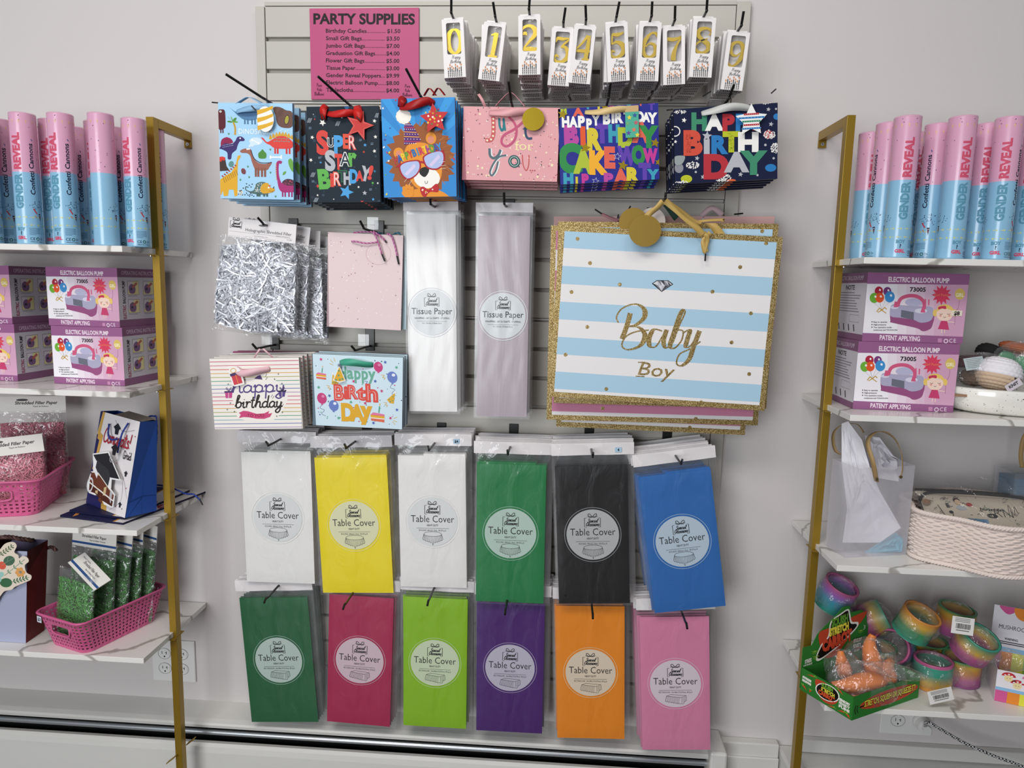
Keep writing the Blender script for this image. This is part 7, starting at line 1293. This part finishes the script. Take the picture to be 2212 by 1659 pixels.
b.ell(*sc_(1130, 1065), .012, .007, 0x5a3038, 1); b.obj('canvas_body', t)
b = MB(); b.tube(smooth([(-w_ / 2 - .004, -.003, h_ / 2 - .02), (-w_ / 2 + .02, -.006, h_ / 2 + .001), (0, -.008, h_ / 2 + .004), (w_ / 2 - .02, -.006, h_ / 2), (w_ / 2, -.003, h_ / 2 - .015)], 8), .0035, mat('zip_tape', 0x1c1715, .6), 8); b.obj('zip', t)
b = MB(); b.grid(lambda u, v: ((u - .5) * w_, .008 + .006 * math.sin(3.14 * u), h_ / 2 + .002 + .022 * v), 16, 3, m_cr); b.tube(smooth([(-w_ / 2, .008, h_ / 2 + .018), (0, .014, h_ / 2 + .025), (w_ / 2, .008, h_ / 2 + .016)], 8), .003, MATS['zip_tape'], 8); b.obj('back_panel', t, mods=(('solid', .001),))
b = MB(); q = random.Random(3); b.grid(lambda u, v: ((u - .5) * (w_ + .03), -.016 - .004 * math.sin(13 * u + 9 * v) * math.sin(11 * v), (v - .5) * (h_ + .07) + .012), 26, 18, m_pouch); b.obj('clear_film', t)

# second clear bag at the frame edge
t = thing('clear_gift_bag', 'blue-filled clear gift bag with a tan strap, at the right frame edge', 'gift bag', TRS((0, 0, 0)))
A0 = P(2178, 1022, .11); zb = ZR[2]; x0 = P(2180, 1100, .10).x
b = MB(); b.box(x0, x0 + .16, -.11, -.05, zb + .001, zb + .155, C(0x3f6c8c)); b.obj('blue_filling', t)
b = MB(); b.box(x0 - .006, x0 + .17, -.115, -.045, zb + .0008, zb + .17, m_fr); b.obj('bag_wall', t)
b = MB(); p = P(2208, 1010, .12); b.ribbon(smooth([p, p + Vector((-.006, 0, .03)), p + Vector((-.003, 0, .07)), p + Vector((.02, 0, .10)), p + Vector((.06, 0, .105)), p + Vector((.10, 0, .08)), p + Vector((.11, 0, .01))], 6), .009, MATS['tan_strap'], (1, -.5, 0)); b.obj('strap_handle', t, mods=(('solid', .0012),))

# speckled tray
mt = bpy.data.materials.new('speckled_ceramic'); mt.use_nodes = True; nt = mt.node_tree; N, L = nt.nodes, nt.links; bs = N['Principled BSDF']; tc = N.new('ShaderNodeTexCoord'); vo = N.new('ShaderNodeTexVoronoi'); vo.inputs['Scale'].default_value = 190; vo.inputs['Randomness'].default_value = 1
ns = N.new('ShaderNodeTexNoise'); ns.inputs['Scale'].default_value = 60; mm = N.new('ShaderNodeMath'); mm.operation = 'MULTIPLY'; cr = N.new('ShaderNodeValToRGB'); e_ = cr.color_ramp.elements; e_[0].position = .055; e_[0].color = rgb(0x26221f); e_[1].position = .075; e_[1].color = rgb(0xeeebe4)
L.new(tc.outputs['Object'], vo.inputs['Vector']); L.new(tc.outputs['Object'], ns.inputs['Vector']); L.new(vo.outputs['Distance'], mm.inputs[0]); L.new(ns.outputs['Fac'], mm.inputs[1]); L.new(mm.outputs[0], cr.inputs[0]); L.new(cr.outputs[0], bs.inputs[0]); bs.inputs['Roughness'].default_value = .15; bs.inputs['Coat Weight'].default_value = .4
t = thing('speckled_tray', 'white oval tray with dark speckles beside the right pump boxes', 'tray', TRS((1.008, -.165, ZR[1] + .0006)))
b = MB(); pr = [(.0, .0), (.80, .0), (.9, .006), (.97, .02), (1.0, .036), (1.0, .05), (.985, .054), (.965, .05), (.95, .03), (.88, .012), (.5, .008), (.0, .008)]
b.grid(lambda u, v: (lambda q_: (.185 * q_[0] * math.cos(2 * math.pi * u), .098 * q_[0] * math.sin(2 * math.pi * u), q_[1]))(pr[round(v * (len(pr) - 1))]), 64, len(pr) - 1, mt, True); b.obj('oval_dish', t)
b = MB(); p = P(2072, 854, .2) - Vector((1.008, -.165, ZR[1])); b.box(p.x - .012, p.x + .010, p.y - .012, p.y + .002, p.z - .002, p.z + .003, C(0x9a7a62)); b.obj('handle_slot', t)
# crochet toys
def crochet(rx, rz, rows, cols, m, m2, split, nm, c, rot, label, face=True):
    t = thing(nm, label, 'crochet toy', Matrix.Translation(c) @ rot); b = MB()
    def f(u, v):
        th = math.pi * v; st = .045 * abs(math.sin(math.pi * rows * v)) * (.5 + .5 * abs(math.cos(math.pi * cols * u + (math.floor(rows * v) % 2) * 1.57))); r = 1 + st; x = rx * r * math.sin(th) ** .75 * math.cos(2 * math.pi * u); y = rx * r * math.sin(th) ** .75 * math.sin(2 * math.pi * u); return (x, y, -rz * math.cos(th) * r)
    n0 = 120; n1 = 96; b.grid(f, n0, n1, m, True); k = len(b.f); i2 = b.mi(m2)
    for q_ in range(k):
        if (q_ // n0) / n1 < split: b.m[q_] = i2
    b.obj('knitted_body', t)
    if face:
        for s_ in (-1, 1): b = MB(); a = -math.pi / 2 + s_ * .17; b.v = []; b.X = Matrix.Translation((rx * 1.0 * math.cos(a), rx * 1.0 * math.sin(a), -.006)); b.lathe([(.0001, -.0028), (.002, -.002), (.0028, 0), (.002, .002), (.0001, .0028)], m_black, 10); b.obj('eye', t)
        b = MB(); b.tube(smooth([(rx * 1.03 * math.cos(-math.pi / 2 + k_ * .07), rx * 1.03 * math.sin(-math.pi / 2 + k_ * .07), -.011 - .003 * math.cos(k_)) for k_ in (-1.5, -.8, 0, .8, 1.5)], 3), .0007, m_black, 5); b.obj('mouth', t)
    return t
yw, ytan, ygr = mat('white_yarn', 0xe9e6ea, .9, spec=.1), mat('tan_yarn', 0xcdb49a, .9, spec=.1), mat('green_yarn', 0x5f9a78, .9, spec=.1)
crochet(.042, .034, 13, 26, yw, ytan, .46, 'crochet_mushroom', P(2156, 808, .2) , Matrix.Rotation(R(24), 4, 'Z') @ Matrix.Rotation(R(14), 4, 'Y'), 'white and tan crochet mushroom with a face on the speckled tray')
crochet(.020, .018, 9, 18, ygr, ygr, .5, 'crochet_ball', P(2210, 788, .16), Matrix.Identity(4), 'green crochet ball toy at the right frame edge on the tray', False)
crochet(.021, .016, 9, 18, ygr, ygr, .5, 'crochet_ball', P(2168, 775, .13), Matrix.Identity(4), 'green crochet ball toy behind the mushroom', False)
crochet(.026, .018, 9, 18, mat('brown_yarn', 0x5f4a38, .9), MATS['brown_yarn'], .5, 'crochet_ball', P(2103, 815, .17), Matrix.Identity(4), 'brown crochet toy under a paper label on the tray', False)
crochet(.028, .02, 9, 18, mat('black_yarn', 0x1b1a1c, .9), MATS['black_yarn'], .5, 'crochet_ball', P(2138, 764, .11), Matrix.Rotation(R(25), 4, 'Y'), 'black crochet toy at the back of the tray', False)
crochet(.036, .012, 9, 22, mat('orange_yarn', 0xb86238, .9), MATS['orange_yarn'], .5, 'crochet_ball', P(2200, 752, .12), Matrix.Rotation(R(12), 4, 'Y'), 'orange crochet toy at the back right of the tray', False)
crochet(.030, .012, 9, 22, mat('maroon_yarn', 0x55222a, .9), MATS['maroon_yarn'], .5, 'crochet_ball', P(2090, 780, .13), Matrix.Rotation(R(-10), 4, 'Y'), 'maroon crochet toy at the back left of the tray', False)
b = MB(); b.box(-.019, .019, 0, .0008, -.013, .013, C(0xb4bfc2)); [b.rect(-.015, .015 - .002 * (k % 3), .009 - .0035 * k, .0103 - .0035 * k, 0x8d979a, 1) for k in range(6)]; o = b.obj('paper_label'); o.matrix_world = Matrix.Translation(P(2105, 785, .2)) @ Matrix.Rotation(R(-10), 4, 'Y') @ Matrix.Rotation(R(-20), 4, 'X'); tag(o, 'pale printed paper label on the brown crochet toy', 'label')
b = MB(); b.box(-.016, .016, 0, .0008, -.008, .008, C(0xd9cfd6)); b.text('KNIT', 0, -.002, .006, 0x3c3a44, 1, bold=.04); o = b.obj('paper_label'); o.matrix_world = Matrix.Translation(P(2190, 832, .245)) @ Matrix.Rotation(R(-35), 4, 'Y') ; tag(o, 'pink tinted swing label below the crochet mushroom', 'label')
def wrap_film(c, rx, ry, rz, seed, label, rot=0, name='plastic_wrap', par=None):
    q = random.Random(seed); b = MB(); ph = [q.uniform(0, 6) for _ in range(6)]
    def f(u, v):
        th = math.pi * v; a = 2 * math.pi * u; k = 1 + .10 * math.sin(3 * a + ph[0] + 4 * v) + .07 * math.sin(7 * a + ph[1]) * math.sin(6 * v + ph[2]) + .05 * math.sin(11 * a + 9 * v + ph[3]); return (rx * k * math.sin(th) * math.cos(a), ry * k * math.sin(th) * math.sin(a), -rz * math.cos(th) * (1 + .08 * math.sin(5 * a + ph[4])))
    b.grid(f, 36, 22, m_pouch, True); o = b.obj(name, par); 
    if par is None: o.matrix_world = Matrix.Translation(c) @ Matrix.Rotation(rot, 4, 'Y'); tag(o, label, 'plastic film')
    else: o.matrix_local = Matrix.Translation(c) @ Matrix.Rotation(rot, 4, 'Y')
    return o
wrap_film(P(2120, 800, .17), .062, .05, .036, 5, 'crumpled clear film around the toys on the left of the speckled tray'); wrap_film(P(2205, 782, .17), .05, .05, .042, 9, 'crumpled clear film around the toys at the right frame edge')

# ---------------------------------------------------------------- rainbow springs
def rainbow(nm, stops):
    m = bpy.data.materials.new(nm); m.use_nodes = True; nt = m.node_tree; N, L = nt.nodes, nt.links; bs = N['Principled BSDF']; tc = N.new('ShaderNodeTexCoord'); sx = N.new('ShaderNodeSeparateXYZ'); cr = N.new('ShaderNodeValToRGB'); e = cr.color_ramp.elements
    for i, (p, c) in enumerate(stops):
        x = e[i] if i < 2 else e.new(p); x.position = p; x.color = rgb(c)
    L.new(tc.outputs['Generated'], sx.inputs[0]); L.new(sx.outputs['Z'], cr.inputs[0]); L.new(cr.outputs[0], bs.inputs[0]); bs.inputs['Roughness'].default_value = .35; return m
TEAL, YEL, ORG, PNK, PUR, GRN, BLU = 0x3c927c, 0xd2a846, 0xd08a44, 0xb85c88, 0x854a76, 0x3f8a5a, 0x4492b0
RB = [rainbow('rainbow_a', ((0, ORG), (.99, PNK), (.3, YEL), (.6, TEAL), (.88, TEAL), (.93, PNK))), rainbow('rainbow_b', ((0, PUR), (1, GRN), (.3, 0xb0568a), (.6, ORG), (.85, YEL))), rainbow('rainbow_c', ((0, TEAL), (1, ORG), (.45, GRN), (.75, YEL))), rainbow('rainbow_d', ((0, PUR), (1, TEAL), (.35, PNK), (.6, YEL))), rainbow('rainbow_e', ((0, TEAL), (1, PNK), (.5, BLU), (.75, 0x9a6ab8)))]
def spring(c, mt_, rx, ry, label, R_=.040, H=.058, seed=1, film_=True, rz=0):
    t = thing('rainbow_spring', label, 'toy spring', Matrix.Translation(c) @ Matrix.Rotation(R(rz), 4, 'Z') @ Matrix.Rotation(R(rx), 4, 'X') @ Matrix.Rotation(R(ry), 4, 'Y')); n = 22; pr = []
    for k in range(n * 2 + 1): pr.append((R_ - (.0007 if k % 2 else 0), -H / 2 + H * k / (2 * n)))
    pr2 = [(R_ - .0058 + (.0007 if k % 2 else 0), H / 2 - H * k / (2 * n)) for k in range(n * 2 + 1)]
    b = MB(); b.lathe(pr + pr2 + [pr[0]], RB[mt_], 40); b.obj('coil', t)
    if film_: wrap_film(Vector((0, 0, 0)), R_ * 1.12, R_ * 1.12, H * .70, seed, '', name='clear_wrapper', par=t)
    return t
def barcode(t, M, w_=.034, h_=.028):
    b = MB(-.0004); b.box(-w_ / 2, w_ / 2, 0, .0006, -h_ / 2, h_ / 2, C(0xe9e6e2)); q = random.Random(2); x = -w_ * .32
    while x < w_ * .32: g = q.choice((.0004, .0007, .0011)); b.rect(x, x + g, -h_ * .18, h_ * .12, 0x1c1c1c, 1); x += g + q.choice((.0005, .0008))
    for k in range(3): b.rect(-w_ * .38, w_ * .3, h_ * (.22 + .09 * k), h_ * (.25 + .09 * k), 0x77726e, 1)
    b.rect(-w_ * .3, w_ * .3, -h_ * .3, -h_ * .26, 0x55504c, 1); o = b.obj('barcode_label', t); o.matrix_basis = t.matrix_basis.inverted() @ M; return o
z0 = ZR[3]
s8 = spring(PZ(2030, 1500, z0) + Vector((0, .038, .032)), 0, 0, 0, 'rainbow spring with a pink top rim and barcode tag, in front', seed=1, H=.062)
spring(PZ(2093, 1490, z0) + Vector((0, .038, .03)), 1, 0, 0, 'yellow and purple rainbow spring under another one, beside the mushroom carton', seed=2, H=.058)
s5 = spring(P(2106, 1392, .205), 3, 24, 12, 'tilted rainbow spring resting on top beside a barcode label', seed=3, H=.055)
spring(P(1980, 1345, .16), 2, 18, 14, 'orange rimmed green rainbow spring resting on top in the middle', seed=4, H=.06)
s4 = spring(P(2062, 1338, .09), 1, 4, 6, 'green and purple rainbow spring at the back under the shelf', seed=5, H=.06)
spring(PZ(2012, 1445, z0) + Vector((0, .02, .032)), 1, 0, 0, 'rainbow spring with a green rim behind the pink rimmed one', seed=6, H=.058)
spring(P(1932, 1398, .115), 4, 62, -38, 'purple rimmed rainbow spring lying tilted behind the carrot display', seed=7, H=.06)
spring(P(1883, 1338, .075), 3, 20, 60, 'teal and yellow rainbow spring on its side beside the carrot sign', seed=8, H=.06)
spring(P(1806, 1284, .075), 4, 18, 16, 'pink and blue rainbow spring behind the gold post', seed=9, H=.066)
spring(PZ(1905, 1462, z0) + Vector((0, .03, .032)), 1, 0, 0, 'rainbow spring mostly hidden behind the carrot display', seed=10, H=.058, film_=False)
spring(PZ(1830, 1440, z0) + Vector((0, .04, .032)), 2, 0, 0, 'rainbow spring hidden behind the back of the carrot sign', seed=11, H=.058, film_=False)
barcode(s8, Matrix.Translation(P(2032, 1503, .265)) @ Matrix.Rotation(R(-18), 4, 'Y'), .05, .03); barcode(s5, Matrix.Translation(P(2080, 1352, .235)) @ Matrix.Rotation(R(6), 4, 'Y') @ Matrix.Rotation(R(-10), 4, 'X'), .046, .036)

# ---------------------------------------------------------------- carrot display
zc = z0 + .0006; GR_, RD_, BK_, YL_ = 0x2f7a30, 0xc0472c, 0x14100e, 0xeadb4a
Lc, Fc, Rc = PZ(1729, 1489, zc), PZ(1839, 1556, zc), PZ(1982, 1506, zc); Fc.z = Lc.z = Rc.z = zc; Bc = Lc + Rc - Fc
t = thing('carrot_display_box', 'green squish stretch carrot counter display box on the lowest right shelf', 'display box', TRS((0, 0, 0))); Hh = .052; up = Vector((0, 0, Hh))
def carrot(A, x, y, s, ro=0, L=3):
    c, d = math.cos(ro), math.sin(ro); T = lambda a, b_: (x + (a * c - b_ * d) * s, y + (a * d + b_ * c) * s); A.poly([T(-.28, -.4), T(.28, -.4), T(.12, .3), T(0, .9), T(-.12, .3)], 0xcf4a2c, L); [A.line([T(0, -.4), T(k_, -1)], s * .12, 0x7fb53a, L + .2) for k_ in (-.35, 0, .35)]
b = MB(); hexa(b, [Lc, Fc, Rc, Bc, Lc + up, Fc + up, Rc + up, Bc + up], C(GR_))
A = QA(b, Lc + up, Fc + up, Fc, Lc); A.rect(0, 0, 100, 100, GR_, 0)
A.blob([(28, 20), (45, 8), (62, 16), (74, 50), (64, 82), (48, 90), (36, 70)], RD_, 1); A.ell(53, 44, 22, 38, 0xf2efe6, 1.6, 18, -.25); A.ell(53, 44, 20, 34, BK_, 2, 18, -.25); A.text('SQUISH', 52, 30, 16, 0x6fae3a, 3, width=22, bold=.05); A.text('STRETCH', 54, 48, 14, YL_, 3.2, width=26, bold=.05); A.text('CARROT', 52, 68, 17, 0xd8562f, 3.4, width=32, bold=.06)
for i, s_ in enumerate(('STRESS', 'RELIEVING')): A.text(s_, 12, 42 + 14 * i, 9, 0xf4f0e8, 4, width=18, bold=.06)
for i, s_ in enumerate(('SENSORY', 'FIDGETY', 'FUN!')): A.text(s_, 86, 46 + 14 * i, 10, 0xf4f0e8, 4, width=20, bold=.06)
for x, y, s_, ro in ((20, 12, 12, 1), (8, 78, 11, -.5), (76, 8, 12, -.6), (82, 86, 12, .8), (20, 80, 9, .1), (94, 88, 11, -.4), (62, 92, 10, 1)): carrot(A, x, y, s_, ro, 3)
A = QA(b, Fc + up, Rc + up, Rc, Fc); A.rect(0, 0, 100, 100, GR_, 0); A.ell(54, 50, 44, 32, RD_, 1, 26); A.line([(10, 54), (18, 52)], 6, BK_, 2); A.text('STRETCH, SQUISH OR SQUEEZE IT!', 55, 60, 26, BK_, 2, width=78, bold=.09); A.text('STRETCH, SQUISH OR SQUEEZE IT!', 55, 59, 25, YL_, 3, width=77, bold=.03); A.line([(4, 40), (3, 60), (5, 80)], 1, BK_, 2); A.line([(7, 42), (6, 60), (8, 76)], 1, BK_, 2)
b.fn = None; b.obj('tray', t, mods=(('solid', .0012),))
ex = (Bc - Lc).normalized(); W3 = (Bc - Lc).length; X3 = lambda u, v: Lc + ex * W3 * u + Vector((0, .004, v)) 
ht = .168; b = MB(); out = [(0, 0), (0, .095), (.13, .095), (.20, .118), (.30, .132), (.45, .150), (.56, ht), (.66, ht), (.69, .150), (.86, .150), (.95, .140), (.97, .115), (1.0, .108), (1.0, 0)]
n = len(out); f0 = [X3(u, v) for u, v in out]; bk_ = Vector((ex.y, -ex.x, 0)) * -.0015; b.add(f0 + [p + bk_ for p in f0], [tuple(range(n)), tuple(range(2 * n - 1, n - 1, -1))] + [(i, n + i, n + (i + 1) % n, (i + 1) % n) for i in range(n)], C(GR_))
A = QA(b, X3(0, ht), X3(1, ht), X3(1, 0), X3(0, 0), .0006); nrm = Vector((ex.y, -ex.x, 0))
A.blob([(22, 28), (40, 24), (90, 14), (92, 22), (70, 45), (52, 66), (34, 66), (26, 50)], RD_, 1, 5)
A.blob([(20, 62), (26, 46), (36, 36), (38, 16), (52, 8), (64, 4), (68, 12), (72, 24), (82, 27), (80, 36), (56, 54), (36, 64), (24, 68)], 0xefece2, 1.6, 4); A.blob([(22, 61), (28, 47), (38, 37), (40, 17), (53, 10), (63, 6), (66, 13), (70, 26), (79, 29), (78, 35), (55, 52), (36, 62), (26, 65)], BK_, 2, 4)
A.text('SQUISH', 53, 23, 11, 0x5f9a34, 3, width=25, bold=.06, rot=.1); A.text('STRETCH', 53, 35, 10, YL_, 3.3, width=30, bold=.07, rot=.12); A.text('CARROT', 52, 53, 15, 0xcf4a30, 3.6, width=46, bold=.08, rot=.14)
for i, s_ in enumerate(('SENSORY', 'FIDGETY', 'FUN!')): A.rect(76, 50 + 8 * i, 92, 56.5 + 8 * i, 0x1c2414, 3); A.text(s_, 84, 56 + 8 * i, 5, 0xe6e2d6, 4, width=(14, 13, 8)[i], bold=.05)
for i, s_ in enumerate(('STRESS', 'RELIEVING')): A.text(s_, 9, 66 + 7 * i, 5, 0xe6e2d6, 4, width=(10, 13)[i], bold=.05, rot=.1)
A.text('3', 93, 40, 6, 0xd6e0d0, 4); A.poly([(0, 80), (40, 74), (60, 72), (100, 60), (100, 74), (60, 86), (0, 92)], RD_, .8)
for x, y in ((18, 52), (20, 60), (30, 76), (88, 40), (46, 80)): [A.line([(x, y), (x + 5 * math.cos(a_), y + 5 * math.sin(a_))], .6, 0x8fbf4a, 2) for a_ in (.2, .8, 1.4, 2, 2.6, 3.2)]
b.fn = None; o = b.obj('header_panel', t)
m_car = mat('orange_rubber', 0xe8823a, .4, spec=.35)
def toy(c, d, L_, r0, label, seed):
    t = thing('squishy_carrot', label, 'toy carrot', Matrix.Translation(c)); d = Vector(d).normalized(); b = MB(); q = random.Random(seed); side = d.cross(Vector((0, 0, 1))).normalized(); pts = [d * L_ * k / 10 + side * .006 * math.sin(k * .6) for k in range(11)]; b.tube(pts, lambda tt: r0 * (math.sin(math.pi * (.12 + .88 * (1 - tt))) ** .5 * (.35 + .65 * (1 - tt))) + .0015, m_car, 16); b.obj('body', t)
    b = MB(); [b.tube([Vector((0, 0, 0)) - d * .001, -d * .012 + side * .004 * k], .0015, mat('carrot_leaf', 0x4f9a3a, .5), 6) for k in (-1, 0, 1)]; b.obj('leaf_tuft', t); wrap_film(d * L_ * .5, L_ * .55, r0 * 1.6, r0 * 1.7, seed, '', name='clear_wrapper', par=t); return t
mid = (Fc + Rc + Lc + Bc) / 4
toy(mid + Vector((.045, -.030, .044)), (-1, -.12, -.02), .125, .029, 'orange squishy carrot lying on top in the display box', 3); toy(mid + Vector((.02, .0, .028)), (.12, .25, 1), .10, .026, 'orange squishy carrot pointing up in the display box', 5)
toy(mid + Vector((-.03, .0, .025)), (-.2, .1, 1), .07, .021, 'smaller squishy carrot tip pointing up at the left of the box', 7); toy(mid + Vector((.045, -.005, .02)), (.35, .1, 1), .062, .026, 'blunt squishy carrot end at the right of the box', 9); toy(mid + Vector((.02, -.045, .018)), (-1, -.05, -.02), .08, .016, 'squishy carrot low at the front of the display box', 11)
wrap_film(P(1935, 1450, .27), .062, .022, .014, 15, 'twisted clear film end hanging over the carrot display edge', rot=R(10))

# mushroom carton
t = thing('mushroom_display_box', 'rainbow striped mushrooms display carton at the right frame edge', 'display box', TRS((0, 0, 0))); A0 = PZ(2147, 1512, zc); dr = Vector((.93, -.36, 0)).normalized(); A0.z = zc; W4 = .13; bk_ = Vector((-dr.y, dr.x, 0)) * .10; B0 = A0 + dr * W4; hw = .072; up = Vector((0, 0, hw))
b = MB(); hexa(b, [A0, B0, B0 + bk_, A0 + bk_, A0 + up, B0 + up, B0 + bk_ + up * 1.1, A0 + bk_ + up * 1.1], C(0xe6e2e6)); A = QA(b, A0 + up, B0 + up, B0, A0); A.rect(0, 0, 100, 100, 0xe9e5ea, 0); SC = (0xd05a92, 0xe58a34, 0xe0dc48, 0x8fc04a, 0x5fb0d8, 0x8a6ac0, 0xd05a92)
for k in range(7): A.rect(17 * k, 64, 17 * k + 17, 100, SC[k], 1)
A.rect(0, 54, 100, 64, 0x8fbce0, 1.5)
def mush(x, y, s, c): A.ell(x, y, s, s * 1.3, c, 3, 16); A.rect(x - s, y, x + s, y + s * 1.5, 0xe9e5ea, 3.3); A.ell(x, y + s * .6, s * .62, s * 1.0, 0xecd9a4, 3.6, 14); [A.ell(x + a_ * s, y - b_ * s, s * .16, s * .2, 0xf6f2ee, 3.8, 8) for a_, b_ in ((-.5, .3), (0, .7), (.45, .3))]; A.ell(x - s * .2, y + s * .6, s * .06, s * .1, 0x2a2020, 4, 6); A.ell(x + s * .2, y + s * .6, s * .06, s * .1, 0x2a2020, 4, 6)
for x, y, c in ((16, 16, 0xc0353c), (44, 14, 0xd87aa0), (29, 34, 0xc0353c), (58, 34, 0x9a6ac0), (76, 14, 0xc0353c), (90, 34, 0xd87aa0)): mush(x, y, 10, c)
b.fn = None; b.obj('tray', t, mods=(('solid', .0012),))
b = MB(); T0, T1 = A0 + bk_ + Vector((0, 0, .178)), B0 + bk_ + Vector((0, 0, .178)); q0, q1 = A0 + bk_, B0 + bk_; b.add([q0, q1, T1, T0, *[p + bk_ * .015 for p in (q0, q1, T1, T0)]], [(0, 1, 2, 3), (7, 6, 5, 4), (0, 3, 7, 4), (1, 5, 6, 2), (3, 2, 6, 7)], C(0xe3dfe6)); A = QA(b, T0, T1, q1, q0); A.rect(0, 0, 100, 100, 0xe3dfe6, 0)
for k in range(7): A.rect(17 * k, 60, 17 * k + 17, 86, SC[k], 1)
A.rect(0, 54, 100, 60, 0x8fbce0, 1.5); A.text('MUSHROOMS', 34, 30, 5.5, 0x1c1a20, 2, width=48, bold=.0); A.text('WARNING:', 30, 44, 3, 0x1c1a20, 2, width=20, bold=.03); [A.rect(12, 46 + 2.5 * k, 56, 47.3 + 2.5 * k, 0x4a464c, 2) for k in range(2)]
A.blob([(8, 0), (30, 0), (30, 6), (22, 10), (14, 7)], 0xd05a92, 1); A.blob([(30, 0), (56, 0), (56, 12), (46, 16), (34, 12)], 0xe58a34, 1.2); b.fn = None; b.obj('header_panel', t)
wrap_film(A0 + bk_ * .5 + dr * .03 + Vector((0, 0, .075)), .035, .03, .022, 21, 'small wrapped toy bulging out of the mushroom carton')
